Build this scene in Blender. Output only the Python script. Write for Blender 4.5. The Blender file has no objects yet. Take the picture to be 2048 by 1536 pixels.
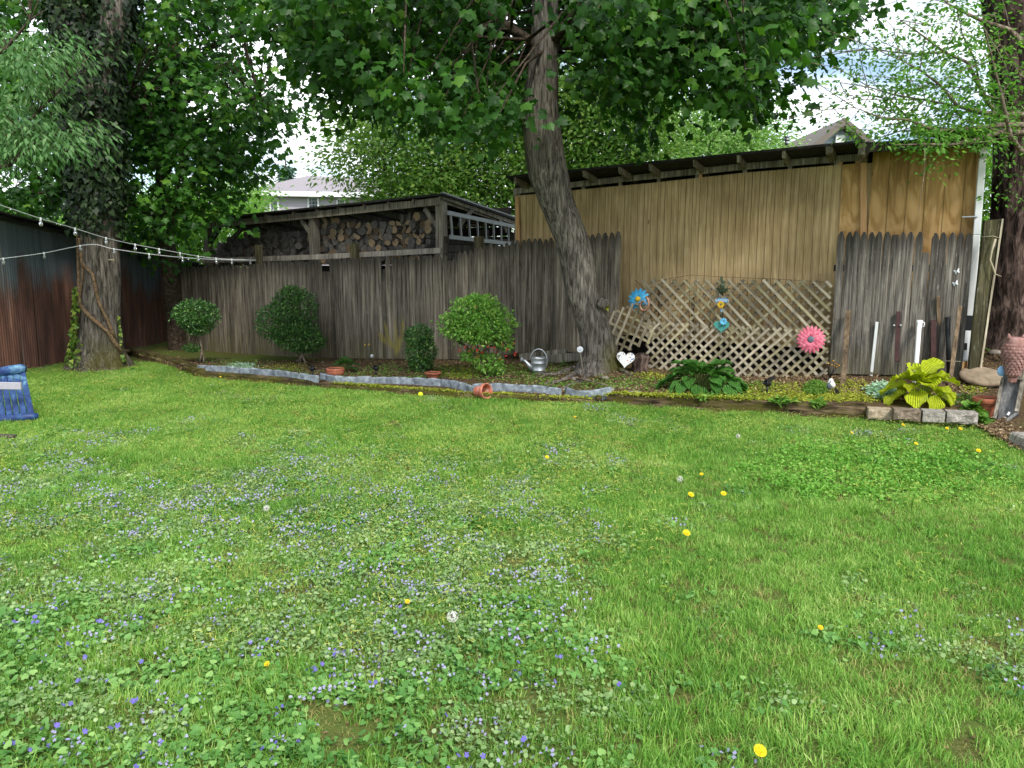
import bpy, bmesh, math, random
import numpy as np
from mathutils import Vector, Matrix, noise as mnoise
random.seed(11)
rng = np.random.default_rng(11)
SC = bpy.context.scene
COL = SC.collection
R = math.radians
# ------------------------------------------------------------------ camera, sky, sun, exposure
F = 1547.0            # focal length in photo pixels (photo 2048 x 1536)
H = 1.62              # eye height above the lawn
PITCH = R(8.5)
cam_d = bpy.data.cameras.new('camera')
cam_d.sensor_width = 36.0
cam_d.lens = 36.0 * F / 2048.0
cam_d.clip_end = 2000
cam = bpy.data.objects.new('camera', cam_d)
COL.objects.link(cam)
cam.location = (0, 0, H)
cam.rotation_euler = (math.pi / 2 - PITCH, 0, 0)
SC.camera = cam

SUN_EL, SUN_AZ = R(46), R(158)       # azimuth clockwise from +Y: behind the camera, to the right
world = bpy.data.worlds.new('World')
SC.world = world
world.use_nodes = True
wn, wl = world.node_tree.nodes, world.node_tree.links
wn.clear()
w_out = wn.new('ShaderNodeOutputWorld')
w_bg = wn.new('ShaderNodeBackground')
w_bg.inputs['Strength'].default_value = 0.125
sky = wn.new('ShaderNodeTexSky')
sky.sky_type = 'NISHITA'
sky.sun_disc = False
sky.sun_elevation = SUN_EL
sky.sun_rotation = SUN_AZ
sky.altitude = 100
tc = wn.new('ShaderNodeTexCoord')
sep = wn.new('ShaderNodeSeparateXYZ')
wl.new(tc.outputs['Generated'], sep.inputs[0])
zz = wn.new('ShaderNodeMath'); zz.operation = 'MAXIMUM'; zz.inputs[1].default_value = 0.0
wl.new(sep.outputs['Z'], zz.inputs[0])
za = wn.new('ShaderNodeMath'); za.operation = 'ADD'; za.inputs[1].default_value = 0.22
wl.new(zz.outputs[0], za.inputs[0])
dx = wn.new('ShaderNodeMath'); dx.operation = 'DIVIDE'
dy = wn.new('ShaderNodeMath'); dy.operation = 'DIVIDE'
wl.new(sep.outputs['X'], dx.inputs[0]); wl.new(za.outputs[0], dx.inputs[1])
wl.new(sep.outputs['Y'], dy.inputs[0]); wl.new(za.outputs[0], dy.inputs[1])
cxyz = wn.new('ShaderNodeCombineXYZ')
wl.new(dx.outputs[0], cxyz.inputs[0]); wl.new(dy.outputs[0], cxyz.inputs[1])
cxyz.inputs[2].default_value = 6.1
cn = wn.new('ShaderNodeTexNoise'); cn.inputs['Scale'].default_value = 1.15
cn.inputs['Detail'].default_value = 7; cn.inputs['Roughness'].default_value = 0.55
wl.new(cxyz.outputs[0], cn.inputs['Vector'])
cr = wn.new('ShaderNodeValToRGB')
cr.color_ramp.elements[0].position = 0.41; cr.color_ramp.elements[0].color = (0, 0, 0, 1)
cr.color_ramp.elements[1].position = 0.58; cr.color_ramp.elements[1].color = (1, 1, 1, 1)
wl.new(cn.outputs['Fac'], cr.inputs['Fac'])
cn2 = wn.new('ShaderNodeTexNoise'); cn2.inputs['Scale'].default_value = 2.3; cn2.inputs['Detail'].default_value = 5
wl.new(cxyz.outputs[0], cn2.inputs['Vector'])
cr2 = wn.new('ShaderNodeValToRGB')
cr2.color_ramp.elements[0].position = 0.3; cr2.color_ramp.elements[0].color = (6.6, 7.2, 8.0, 1)
cr2.color_ramp.elements[1].position = 0.62; cr2.color_ramp.elements[1].color = (11.5, 11.8, 12.0, 1)
wl.new(cn2.outputs['Fac'], cr2.inputs['Fac'])
cmix = wn.new('ShaderNodeMix'); cmix.data_type = 'RGBA'
wl.new(cr.outputs['Color'], cmix.inputs['Factor'])
wl.new(sky.outputs['Color'], cmix.inputs[6]); wl.new(cr2.outputs['Color'], cmix.inputs[7])
wl.new(cmix.outputs[2], w_bg.inputs['Color'])
wl.new(w_bg.outputs[0], w_out.inputs['Surface'])

sun_d = bpy.data.lights.new('sun', 'SUN')
sun_d.energy = 2.4
sun_d.angle = R(11)
sun_d.color = (1.0, 0.955, 0.88)
sun = bpy.data.objects.new('sun', sun_d)
COL.objects.link(sun)
sdir = Vector((math.sin(SUN_AZ) * math.cos(SUN_EL), math.cos(SUN_AZ) * math.cos(SUN_EL), math.sin(SUN_EL)))
sun.rotation_euler = sdir.to_track_quat('Z', 'Y').to_euler()

vs = SC.view_settings
SC.display_settings.display_device = 'sRGB'
vs.view_transform = 'Standard'
vs.look = 'None'
vs.exposure = 0.78
vs.gamma = 1.0
vs.use_curve_mapping = False
SC.cycles.use_denoising = True
SC.cycles.adaptive_threshold = 0.02
SC.render.filter_size = 0.9
SC.cycles.max_bounces = 7
SC.cycles.diffuse_bounces = 3
SC.cycles.glossy_bounces = 2
SC.cycles.transmission_bounces = 4
SC.cycles.transparent_max_bounces = 8
SC.cycles.sample_clamp_indirect = 6
SC.cycles.caustics_reflective = False
SC.cycles.caustics_refractive = False

# ------------------------------------------------------------------ geometry helpers
CAM = Vector((0, 0, H))
cp, sp = math.cos(PITCH), math.sin(PITCH)
def ray(u, v):
    a = (768 - v) / F
    return Vector(((u - 1024) / F, cp + a * sp, -sp + a * cp))
def at(u, v, Y):
    r = ray(u, v); return CAM + r * (Y / r.y)
def gz(u, v, z=0.0):
    r = ray(u, v); return CAM + r * ((z - H) / r.z)
FK = 0.533
F0 = Vector((0, 12.10, 0))
FD = Vector((1, -FK, 0)).normalized()        # along the fence, towards the right
FN = Vector((-FK, -1, 0)).normalized()       # out of the fence, towards the lawn
UP = Vector((0, 0, 1))
def fp(u, v, off=0.0):
    """point where the sight line meets the vertical plane parallel to the fence"""
    r = ray(u, v); q = F0 + FN * off
    return CAM + r * ((q - CAM).dot(FN) / r.dot(FN))
def px(p):
    d = p - CAM
    dep = d.y * cp - d.z * sp
    up = d.y * sp + d.z * cp
    return 1024 + F * d.x / dep, 768 - F * up / dep
def npx(P):
    dep = P[:, 1] * cp - (P[:, 2] - H) * sp
    up = P[:, 1] * sp + (P[:, 2] - H) * cp
    dep = np.where(dep < 0.3, 0.3, dep)
    return 1024 + F * P[:, 0] / dep, 768 - F * up / dep
def lerp_tab(x, xs, ys): return float(np.interp(x, xs, ys))
def inpoly(U, V, poly):
    poly = np.array(poly, float); n = len(poly)
    ins = np.zeros(len(U), bool); j = n - 1
    for i in range(n):
        xi, yi = poly[i]; xj, yj = poly[j]
        c = ((yi > V) != (yj > V)) & (U < (xj - xi) * (V - yi) / (yj - yi + 1e-9) + xi)
        ins ^= c; j = i
    return ins
_perm = np.random.default_rng(5).permutation(256); _perm = np.concatenate([_perm, _perm, _perm])
_grad = np.random.default_rng(6).normal(size=(256, 3)); _grad /= np.linalg.norm(_grad, axis=1, keepdims=True)
def vnoise(P, s=1.0, seed=0.0):
    """gradient noise of many points at once"""
    Q = np.asarray(P, float) * s + np.array([seed * 7.31, -seed * 3.17, seed * 5.77])
    I = np.floor(Q).astype(int); Fq = Q - I; W = Fq * Fq * Fq * (Fq * (Fq * 6 - 15) + 10); I &= 255
    out = np.zeros(len(Q))
    for a in (0, 1):
        for b in (0, 1):
            for c in (0, 1):
                h = _perm[_perm[_perm[I[:, 0] + a] + I[:, 1] + b] + I[:, 2] + c]
                g = np.sum(_grad[h] * (Fq - np.array([a, b, c])), 1)
                out += g * (W[:, 0] if a else 1 - W[:, 0]) * (W[:, 1] if b else 1 - W[:, 1]) * (W[:, 2] if c else 1 - W[:, 2])
    return out * 1.25

ORG = {}
def org(o): return ORG.get(o.name, Vector((0, 0, 0)))
def tag(o, label=None, cat=None, group=None, kind=None):
    if label: o['label'] = label
    if cat: o['category'] = cat
    if group: o['group'] = group
    if kind: o['kind'] = kind
    return o
def thing(name, label, cat, loc, group=None):
    o = bpy.data.objects.new(name, None); COL.objects.link(o)
    o.empty_display_size = 0.1
    o.location = loc; ORG[o.name] = Vector(loc)
    return tag(o, label, cat, group)
def link(name, me, parent=None, loc=None, rot=None, scale=None):
    """an object for existing mesh data, world location loc"""
    o = bpy.data.objects.new(name, me); COL.objects.link(o)
    base = org(parent) if parent else Vector((0, 0, 0))
    if parent: o.parent = parent
    w = Vector(loc) if loc is not None else base
    o.location = w - base
    if rot is not None: o.rotation_euler = rot
    if scale is not None: o.scale = scale if hasattr(scale, '__len__') else (scale,) * 3
    ORG[o.name] = w
    return o
def frame(d, up=UP):
    """3x3 with columns x, y, z where z runs along d"""
    z = Vector(d).normalized()
    x = Vector(up).cross(z)
    if x.length < 1e-4: x = Vector((1, 0, 0)).cross(z)
    x.normalize(); y = z.cross(x)
    return Matrix((x, y, z)).transposed()

class MB:
    def __init__(s): s.v = []; s.f = []; s.sm = []; s.mi = []; s.cur = 0
    def add(s, V, Fs, smooth=False, mi=None):
        b = len(s.v); s.v.extend([tuple(p) for p in V])
        m = s.cur if mi is None else mi
        for f in Fs:
            s.f.append(tuple(i + b for i in f)); s.sm.append(smooth); s.mi.append(m)
        return s
    def box(s, c, size, M=None, mi=None):
        c = Vector(c); V = []
        for z in (-.5, .5):
            for y in (-.5, .5):
                for x in (-.5, .5):
                    p = Vector((x * size[0], y * size[1], z * size[2]))
                    V.append(c + (M @ p if M else p))
        return s.add(V, [(0, 2, 3, 1), (4, 5, 7, 6), (0, 1, 5, 4), (2, 6, 7, 3), (0, 4, 6, 2), (1, 3, 7, 5)], mi=mi)
    def beam(s, a, b, w, h, up=UP, mi=None):
        a, b = Vector(a), Vector(b)
        return s.box((a + b) / 2, (w, h, (b - a).length), frame(b - a, up), mi=mi)
    def hexa(s, P, mi=None):       # 8 corners: front 4 (ccw) then back 4
        return s.add(P, [(0, 1, 2, 3), (7, 6, 5, 4), (4, 5, 1, 0), (5, 6, 2, 1), (6, 7, 3, 2), (7, 4, 0, 3)], mi=mi)
    def tube(s, pts, rad, n=8, cap=True, mi=None, smooth=True):
        pts = [Vector(p) for p in pts]
        if not hasattr(rad, '__len__'): rad = [rad] * len(pts)
        V = []; Fs = []; ref = None
        for i, p in enumerate(pts):
            d = (pts[min(i + 1, len(pts) - 1)] - pts[max(i - 1, 0)])
            if d.length < 1e-9: d = Vector((0, 0, 1))
            d.normalize()
            if ref is None:
                ref = d.cross(Vector((0.31, 0.95, 0.07)))
                if ref.length < .1: ref = d.cross(Vector((1, 0, 0)))
            x = (ref - d * ref.dot(d)).normalized(); y = d.cross(x); ref = x
            for k in range(n):
                a = 2 * math.pi * k / n
                V.append(p + (x * math.cos(a) + y * math.sin(a)) * rad[i])
        for i in range(len(pts) - 1):
            for k in range(n):
                k2 = (k + 1) % n
                Fs.append((i * n + k, i * n + k2, (i + 1) * n + k2, (i + 1) * n + k))
        s.add(V, Fs, smooth, mi)
        if cap:
            b = len(s.v) - len(V)
            s.f.append(tuple(b + k for k in reversed(range(n)))); s.sm.append(False); s.mi.append(s.cur if mi is None else mi)
            e = b + (len(pts) - 1) * n
            s.f.append(tuple(e + k for k in range(n))); s.sm.append(False); s.mi.append(s.cur if mi is None else mi)
        return s
    def lathe(s, prof, n=20, M=None, mi=None, smooth=True, arc=None):
        V = []; Fs = []
        for r, z in prof:
            for k in range(n):
                a = 2 * math.pi * k / n
                p = Vector((r * math.cos(a), r * math.sin(a), z))
                V.append(M @ p if M else p)
        for i in range(len(prof) - 1):
            for k in range(n):
                k2 = (k + 1) % n
                Fs.append((i * n + k, i * n + k2, (i + 1) * n + k2, (i + 1) * n + k))
        return s.add(V, Fs, smooth, mi)
    def prism(s, poly, d, M=None, mi=None):
        n = len(poly); V = []
        for z in (-d / 2, d / 2):
            for x, y in poly:
                p = Vector((x, y, z)); V.append(M @ p if M else p)
        Fs = [tuple(reversed(range(n))), tuple(range(n, 2 * n))]
        for k in range(n):
            k2 = (k + 1) % n; Fs.append((k, k2, n + k2, n + k))
        return s.add(V, Fs, mi=mi)
    def blob(s, c, r, nu=10, nv=7, M=None, rough=0.0, mi=None, seed=0):
        V = []; Fs = []; c = Vector(c)
        if not hasattr(r, '__len__'): r = (r, r, r)
        for i in range(nv + 1):
            th = math.pi * i / nv
            for k in range(nu):
                a = 2 * math.pi * k / nu
                d = Vector((math.sin(th) * math.cos(a), math.sin(th) * math.sin(a), math.cos(th)))
                q = 1 + rough * mnoise.noise(d * 1.7 + Vector((seed, seed * .7, 0)))
                p = Vector((d.x * r[0] * q, d.y * r[1] * q, d.z * r[2] * q))
                V.append(c + (M @ p if M else p))
        for i in range(nv):
            for k in range(nu):
                k2 = (k + 1) % nu
                Fs.append((i * nu + k, (i + 1) * nu + k, (i + 1) * nu + k2, i * nu + k2))
        return s.add(V, Fs, True, mi)
    def mesh(s, name, mats, origin=Vector((0, 0, 0))):
        me = bpy.data.meshes.new(name)
        me.from_pydata([(x - origin.x, y - origin.y, z - origin.z) for x, y, z in s.v], [], s.f)
        me.polygons.foreach_set('use_smooth', s.sm)
        for m in (mats if isinstance(mats, (list, tuple)) else [mats]): me.materials.append(m)
        me.polygons.foreach_set('material_index', s.mi)
        me.update()
        return me
    def build(s, name, mats, parent=None, bevel=0.0, origin=None):
        """coordinates in the builder are world coordinates"""
        w = Vector(origin) if origin is not None else (org(parent) if parent else Vector((0, 0, 0)))
        o = link(name, s.mesh(name, mats, w), parent, w)
        if bevel:
            b = o.modifiers.new('edge', 'BEVEL'); b.width = bevel; b.segments = 1; b.limit_method = 'ANGLE'
        return o
def tris_mesh(name, V, T, mat, tint=None):
    """fast mesh from arrays: V (n,3), T (m,3)"""
    me = bpy.data.meshes.new(name)
    me.vertices.add(len(V)); me.vertices.foreach_set('co', np.ascontiguousarray(V, dtype=np.float32).ravel())
    m = len(T)
    me.loops.add(m * 3); me.loops.foreach_set('vertex_index', np.ascontiguousarray(T, dtype=np.int32).ravel())
    me.polygons.add(m); me.polygons.foreach_set('loop_start', np.arange(0, m * 3, 3, dtype=np.int32))
    if tint is not None:
        a = me.attributes.new('tint', 'FLOAT', 'POINT'); a.data.foreach_set('value', np.ascontiguousarray(tint, dtype=np.float32))
    me.update(calc_edges=True)
    me.materials.append(mat)
    return me
def norm(A): return A / (np.linalg.norm(A, axis=1, keepdims=True) + 1e-9)
def spread_leaves(tmpl, pos, tip, nrm, size, tint):
    """tmpl = (verts (k,3), tris): y along the leaf, z its face; returns V, T, tint"""
    tv, tt = tmpl
    n, k = len(pos), len(tv)
    y = norm(tip); z = nrm - y * np.sum(nrm * y, 1, keepdims=True); z = norm(z); x = np.cross(y, z)
    V = (tv[None, :, 0:1] * x[:, None, :] + tv[None, :, 1:2] * y[:, None, :] + tv[None, :, 2:3] * z[:, None, :]) * size[:, None, None] + pos[:, None, :]
    T = tt[None, :, :] + (np.arange(n) * k)[:, None, None]
    return V.reshape(-1, 3), T.reshape(-1, 3), np.repeat(tint, k)
# ------------------------------------------------------------------ materials
def lin(c): return c / 12.92 if c <= 0.04045 else ((c + 0.055) / 1.055) ** 2.4
def hx(h): return tuple(lin(int(h[i:i + 2], 16) / 255) for i in (0, 2, 4)) + (1,)
class MT:
    def __init__(s, name):
        s.m = bpy.data.materials.new(name); s.m.use_nodes = True
        s.n = s.m.node_tree.nodes; s.l = s.m.node_tree.links
        s.b = s.n['Principled BSDF']; s.out = s.n['Material Output']
        s.b.inputs['Specular IOR Level'].default_value = 0.25
    def node(s, t, **kw):
        o = s.n.new(t)
        for k, v in kw.items(): setattr(o, k, v)
        return o
    def con(s, a, b): s.l.new(a, b)
    def coord(s, kind='Object', scale=(1, 1, 1), rand=0.0, rot=(0, 0, 0)):
        if kind == 'World': src = s.node('ShaderNodeNewGeometry').outputs['Position']
        else: src = s.node('ShaderNodeTexCoord').outputs[kind]
        mp = s.node('ShaderNodeMapping'); mp.inputs['Scale'].default_value = scale; mp.inputs['Rotation'].default_value = rot
        s.con(src, mp.inputs['Vector'])
        if rand:
            oi = s.node('ShaderNodeObjectInfo'); mu = s.node('ShaderNodeMath', operation='MULTIPLY'); mu.inputs[1].default_value = rand
            s.con(oi.outputs['Random'], mu.inputs[0]); s.con(mu.outputs[0], mp.inputs['Location'])
        return mp.outputs[0]
    def noise(s, vec, scale=5, detail=5, rough=.55, dist=0.0):
        n = s.node('ShaderNodeTexNoise'); n.inputs['Scale'].default_value = scale; n.inputs['Detail'].default_value = detail
        n.inputs['Roughness'].default_value = rough; n.inputs['Distortion'].default_value = dist
        if vec is not None: s.con(vec, n.inputs['Vector'])
        return n.outputs['Fac']
    def ramp(s, fac, stops):
        r = s.node('ShaderNodeValToRGB'); e = r.color_ramp.elements
        while len(e) < len(stops): e.new(0.5)
        for q, (p, c) in zip(e, stops):
            q.position = p; q.color = hx(c) if isinstance(c, str) else ((c, c, c, 1) if not hasattr(c, '__len__') else c)
        s.con(fac, r.inputs['Fac']); return r.outputs['Color']
    def mix(s, fac, a, b, mode='MIX'):
        m = s.node('ShaderNodeMix', data_type='RGBA', blend_type=mode)
        for sock, x in ((m.inputs['Factor'], fac), (m.inputs[6], a), (m.inputs[7], b)):
            if isinstance(x, (int, float)): sock.default_value = x
            elif isinstance(x, str): sock.default_value = hx(x)
            elif isinstance(x, tuple): sock.default_value = x
            else: s.con(x, sock)
        return m.outputs[2]
    def math(s, op, a, b=0.0, clamp=False):
        m = s.node('ShaderNodeMath', operation=op); m.use_clamp = clamp
        for sock, x in ((m.inputs[0], a), (m.inputs[1], b)):
            if isinstance(x, (int, float)): sock.default_value = x
            else: s.con(x, sock)
        return m.outputs[0]
    def bump(s, h, strength=.4, dist=.01):
        b = s.node('ShaderNodeBump'); b.inputs['Strength'].default_value = strength; b.inputs['Distance'].default_value = dist
        s.con(h, b.inputs['Height']); s.con(b.outputs[0], s.b.inputs['Normal']); return s
    def col(s, c):
        if isinstance(c, str): s.b.inputs['Base Color'].default_value = hx(c)
        else: s.con(c, s.b.inputs['Base Color'])
        return s
    def rough(s, r, metal=0.0, spec=None):
        if isinstance(r, (int, float)): s.b.inputs['Roughness'].default_value = r
        else: s.con(r, s.b.inputs['Roughness'])
        s.b.inputs['Metallic'].default_value = metal
        if spec is not None: s.b.inputs['Specular IOR Level'].default_value = spec
        return s
    def rnd(s): return s.node('ShaderNodeObjectInfo').outputs['Random']
    def attr(s, name, kind='GEOMETRY'):
        a = s.node('ShaderNodeAttribute', attribute_name=name, attribute_type=kind); return a.outputs['Fac']
    def translucent(s, fac, color):
        t = s.node('ShaderNodeBsdfTranslucent'); mx = s.node('ShaderNodeMixShader'); mx.inputs[0].default_value = fac
        s.con(color, t.inputs['Color']); s.con(s.b.outputs[0], mx.inputs[1]); s.con(t.outputs[0], mx.inputs[2])
        s.con(mx.outputs[0], s.out.inputs['Surface']); return s

def mottled(name, stops, scale=8, coord='Object', cs=(1, 1, 1), rough=.85, bump=.3, bd=.01, detail=6, rand=0.0, metal=0.0, spec=.25, dist=0.0):
    t = MT(name); vec = t.coord(coord, cs, rand)
    f = t.noise(vec, scale, detail, .6, dist)
    t.col(t.ramp(f, stops)).rough(rough, metal, spec)
    if bump: t.bump(f, bump, bd)
    return t.m
def plain(name, c, rough=.6, metal=0.0, spec=.3, var=.12, scale=30):
    t = MT(name); f = t.noise(t.coord('Object'), scale, 4)
    base = t.mix(1.0, c, t.ramp(f, [(.3, 1 - var), (.7, 1.0)]), 'MULTIPLY')
    t.col(base).rough(rough, metal, spec); return t.m
def leafmat(name, stops, trans=.35, rough=.5, spec=.3, tgain=(1.0, 1.15, .5, 1), vein=0):
    """stops over the per-leaf tint"""
    t = MT(name); f = t.attr('tint')
    c = t.ramp(f, stops)
    t.col(c).rough(rough, 0, spec)
    tcol = t.mix(1.0, c, tgain, 'MULTIPLY')
    return t.translucent(trans, tcol).m
def greywood(name, dark='3c3833', mid='6b655c', light='8f897e', moss=None, rand=9.0, grain=1.0, lich=.5, paint=False, bright=(.62, 1.12), tips=False):
    t = MT(name)
    v = t.coord('Object', (38 * grain, 38 * grain, 1.6), rand)
    g = t.noise(v, 1.0, 8, .62, .6)
    v2 = t.coord('Object', (9, 9, .7), rand * 1.7)
    g2 = t.noise(v2, 1.0, 5, .6, .3)
    c = t.ramp(g, [(.34, dark), (.51, mid), (.68, light)])
    c = t.mix(1.0, c, t.ramp(g2, [(.3, (.55, .54, .53, 1)), (.68, (1.12, 1.1, 1.06, 1))]), 'MULTIPLY')
    b = t.math('MULTIPLY_ADD', t.rnd(), bright[1] - bright[0]); b.node.inputs[2].default_value = bright[0]
    c = t.mix(1.0, c, b, 'MULTIPLY')
    sp = t.noise(t.coord('Object', (48, 48, 7), rand * 2.3), 1.0, 7, .75)
    c = t.mix(t.ramp(sp, [(.57, 0.0), (.68, lich)]), c, 'a3a196')
    st = t.noise(t.coord('World', (7, 7, .9)), 1.0, 4, .6)
    c = t.mix(t.ramp(st, [(.52, 0.0), (.7, .5)]), c, '2a2622')
    if moss is not None:
        z = t.node('ShaderNodeSeparateXYZ'); t.con(t.node('ShaderNodeNewGeometry').outputs['Position'], z.inputs[0])
        m = t.math('MULTIPLY', t.math('SUBTRACT', moss[0] + moss[1], z.outputs['Z']), 1.0 / moss[1], True)
        m = t.math('MULTIPLY', m, t.ramp(g2, [(.35, .1), (.7, .8)]))
        c = t.mix(m, c, '5d5a33')
    if paint:
        c = paint(t, c)
    if tips:
        gz_ = t.node('ShaderNodeSeparateXYZ'); t.con(t.node('ShaderNodeTexCoord').outputs['Generated'], gz_.inputs[0])
        q = t.math('ADD', gz_.outputs['Z'], t.math('MULTIPLY', t.math('SUBTRACT', g2, .5), .25))
        c = t.mix(t.ramp(q, [(.84, 0.0), (.97, .6)]), c, '2b2927')
    t.col(c).rough(.9, 0, .15).bump(g, .7, .008)
    return t.m

YC = fp(795, 672)
def yellow_spray(t, c):
    """old yellow-green paint fanned over a few pickets"""
    pos = t.node('ShaderNodeNewGeometry').outputs['Position']
    vm = t.node('ShaderNodeVectorMath', operation='SUBTRACT'); t.con(pos, vm.inputs[0]); vm.inputs[1].default_value = YC
    dt = t.node('ShaderNodeVectorMath', operation='DOT_PRODUCT'); t.con(vm.outputs[0], dt.inputs[0]); dt.inputs[1].default_value = FD
    sx = dt.outputs['Value']
    z = t.node('ShaderNodeSeparateXYZ'); t.con(vm.outputs[0], z.inputs[0])
    n = t.noise(t.coord('World', (9, 9, 2.5)), 1.0, 5, .65)
    m = None
    for (cx_, cz_, an, ln, wd) in ((-.30, -.05, .7, .16, .06), (-.2, .02, .25, .26, .045), (-.02, .04, .05, .30, .05), (.12, .08, -.1, .26, .045), (-.1, -.14, .9, .16, .06), (.02, -.16, -.3, .2, .07), (.3, -.08, -.6, .14, .05)):
        dx_ = t.math('SUBTRACT', sx, cx_); dz_ = t.math('SUBTRACT', z.outputs['Z'], cz_)
        la = t.math('ADD', t.math('MULTIPLY', dx_, -math.sin(an)), t.math('MULTIPLY', dz_, math.cos(an)))
        wa = t.math('ADD', t.math('MULTIPLY', dx_, math.cos(an)), t.math('MULTIPLY', dz_, math.sin(an)))
        e = t.math('SUBTRACT', 1.0, t.math('ADD', t.math('POWER', t.math('ABSOLUTE', t.math('DIVIDE', la, ln)), 2.0), t.math('POWER', t.math('ABSOLUTE', t.math('DIVIDE', wa, wd)), 2.0)))
        m = e if m is None else t.math('MAXIMUM', m, e)
    m = t.math('MULTIPLY', t.math('ADD', m, .25, True), n, True)
    m = t.ramp(m, [(.12, 0.0), (.5, .6)])
    return t.mix(m, c, '8f8638')
M = {}
M['picket'] = greywood('weathered_picket', '4c463e', '857c70', 'aca396', moss=(.05, .55), paint=yellow_spray, bright=(.6, 1.15), lich=.6, tips=True)
M['picket_r'] = greywood('weathered_picket_grey', '423f3c', '79746e', 'a6a198', moss=(.2, .5), bright=(.5, 1.15), lich=.7, tips=True)
M['oldwood'] = greywood('old_grey_timber', '5a554d', '8b8579', 'b0aa9d', rand=5, lich=.3, bright=(.8, 1.1))
M['darkwood'] = greywood('old_dark_timber', '2c2926', '4a4641', '66615a', rand=5, lich=.2, bright=(.8, 1.1))
M['postwood'] = greywood('mossy_post', '3a3524', '5e5840', '7a745c', rand=4, lich=.4)
M['lattice'] = greywood('lattice_wood', '857b68', 'b3aa96', 'd0c8b4', rand=12, lich=.25, bright=(.75, 1.12))
M['lattice_moss'] = greywood('lattice_wood_mossy', '7a735a', 'a29a7c', 'bdb598', rand=12, lich=.2, bright=(.75, 1.1))
M['lattice_back'] = greywood('lattice_wood_shaded', '5d5545', '857c69', 'a09782', rand=12, lich=.2, bright=(.7, 1.05))  # darker copy of the lattice wood, paints shadow onto the back slats
M['stake'] = greywood('stake_wood', '5c4d3d', '85725c', 'a08d76', rand=7, lich=.15)
M['greyboard'] = greywood('painted_grey_board', '5f6062', '77787a', '8d8e8e', rand=3, lich=.1, bright=(.9, 1.05))

def siding(name, dark, mid, light, sc, swirl, rnd, bw=.2, an=(10, 10, .8)):
    t = MT(name)
    v = t.coord('Object', an, rnd)
    warp = t.noise(v, .55, 3, .5, swirl)
    band = t.math('SINE', t.math('MULTIPLY', warp, sc))
    band = t.math('MULTIPLY_ADD', band, .5); band.node.inputs[2].default_value = .5
    fine = t.noise(t.coord('Object', (70, 70, 3.2), rnd * 2), 1.0, 5, .6, .4)
    fs = t.math('MULTIPLY_ADD', t.math('SUBTRACT', fine, .5), 1.02 - bw * 1.6); fs.node.inputs[2].default_value = .5 - bw / 2
    f = t.math('MULTIPLY_ADD', band, bw); t.con(fs, f.node.inputs[2])
    c = t.ramp(f, [(.28, dark), (.52, mid), (.78, light)])
    wide = t.noise(t.coord('World', (1.1, 1.1, .8)), 1.0, 4, .6)
    c = t.mix(1.0, c, t.ramp(wide, [(.36, (.70, .68, .64, 1)), (.62, (1.06, 1.05, 1.03, 1))]), 'MULTIPLY')
    wide2 = t.noise(t.coord('World', (4, 4, .7)), 1.0, 5, .65)
    c = t.mix(t.ramp(wide2, [(.54, 0.0), (.74, .45)]), c, '6f5c3c')
    b = t.math('MULTIPLY_ADD', t.rnd(), .07); b.node.inputs[2].default_value = .95
    c = t.mix(1.0, c, b, 'MULTIPLY')
    kn = t.node('ShaderNodeTexVoronoi'); kn.inputs['Scale'].default_value = 1.0; t.con(t.coord('Object', (5, 5, 1.6), rnd * 3), kn.inputs['Vector'])
    c = t.mix(t.ramp(kn.outputs['Distance'], [(.03, .75), (.075, 0.0)]), c, '4a3116')
    t.col(c).rough(.82, 0, .2).bump(fine, .35, .004)
    return t.m
M['siding'] = siding('weathered_plywood_siding', '9a845f', 'bda47a', 'd2bd96', 24, .8, 1.3)
M['siding_new'] = siding('newer_plywood_siding', 'a4804f', 'c39c66', 'd4b07d', 20, 2.0, .6, .36, (6, 6, 2.0))
M['trim_new'] = mottled('pine_trim', [(.3, 'a77d50'), (.7, 'd0a678')], 1.0, cs=(30, 30, 2), bump=.2, bd=.003)
M['felt'] = mottled('black_roofing_felt', [(.3, '1d1c1c'), (.7, '3a3938')], 14, rough=.95, bump=.5, bd=.01)
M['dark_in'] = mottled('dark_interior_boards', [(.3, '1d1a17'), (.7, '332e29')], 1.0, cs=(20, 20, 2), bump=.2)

# rusty corrugated iron: grey zinc above, red-brown rust below with blotches
t = MT('rusty_corrugated_iron')
n1 = t.noise(t.coord('World', (.9, 1.1, .55)), 1.0, 6, .6)
z = t.node('ShaderNodeSeparateXYZ'); t.con(t.node('ShaderNodeNewGeometry').outputs['Position'], z.inputs[0])
h = t.math('MULTIPLY_ADD', z.outputs['Z'], -.42); h.node.inputs[2].default_value = 1.12
rust = t.math('MULTIPLY_ADD', n1, 1.25); t.con(t.math('SUBTRACT', h, .62), rust.node.inputs[2])
streak = t.noise(t.coord('World', (2, 9, .25)), 1.0, 5, .6)
zinc = t.ramp(streak, [(.3, '3f484d'), (.7, '687277')])
rc = t.ramp(t.noise(t.coord('World', (1.5, 5, .6)), 1.0, 7, .65), [(.3, '382925'), (.5, '5f4339'), (.66, '805a4b'), (.8, 'a17e68')])
c = t.mix(t.ramp(rust, [(.42, 0.0), (.62, 1.0)]), zinc, rc)
st2 = t.noise(t.coord('World', (1, 3.4, .12)), 1.0, 4, .6)
c = t.mix(t.ramp(st2, [(.56, 0.0), (.70, .6)]), c, '96897c')
t.col(c).rough(.75, .15, .3).bump(n1, .15, .01)
M['rust'] = t.m

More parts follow.
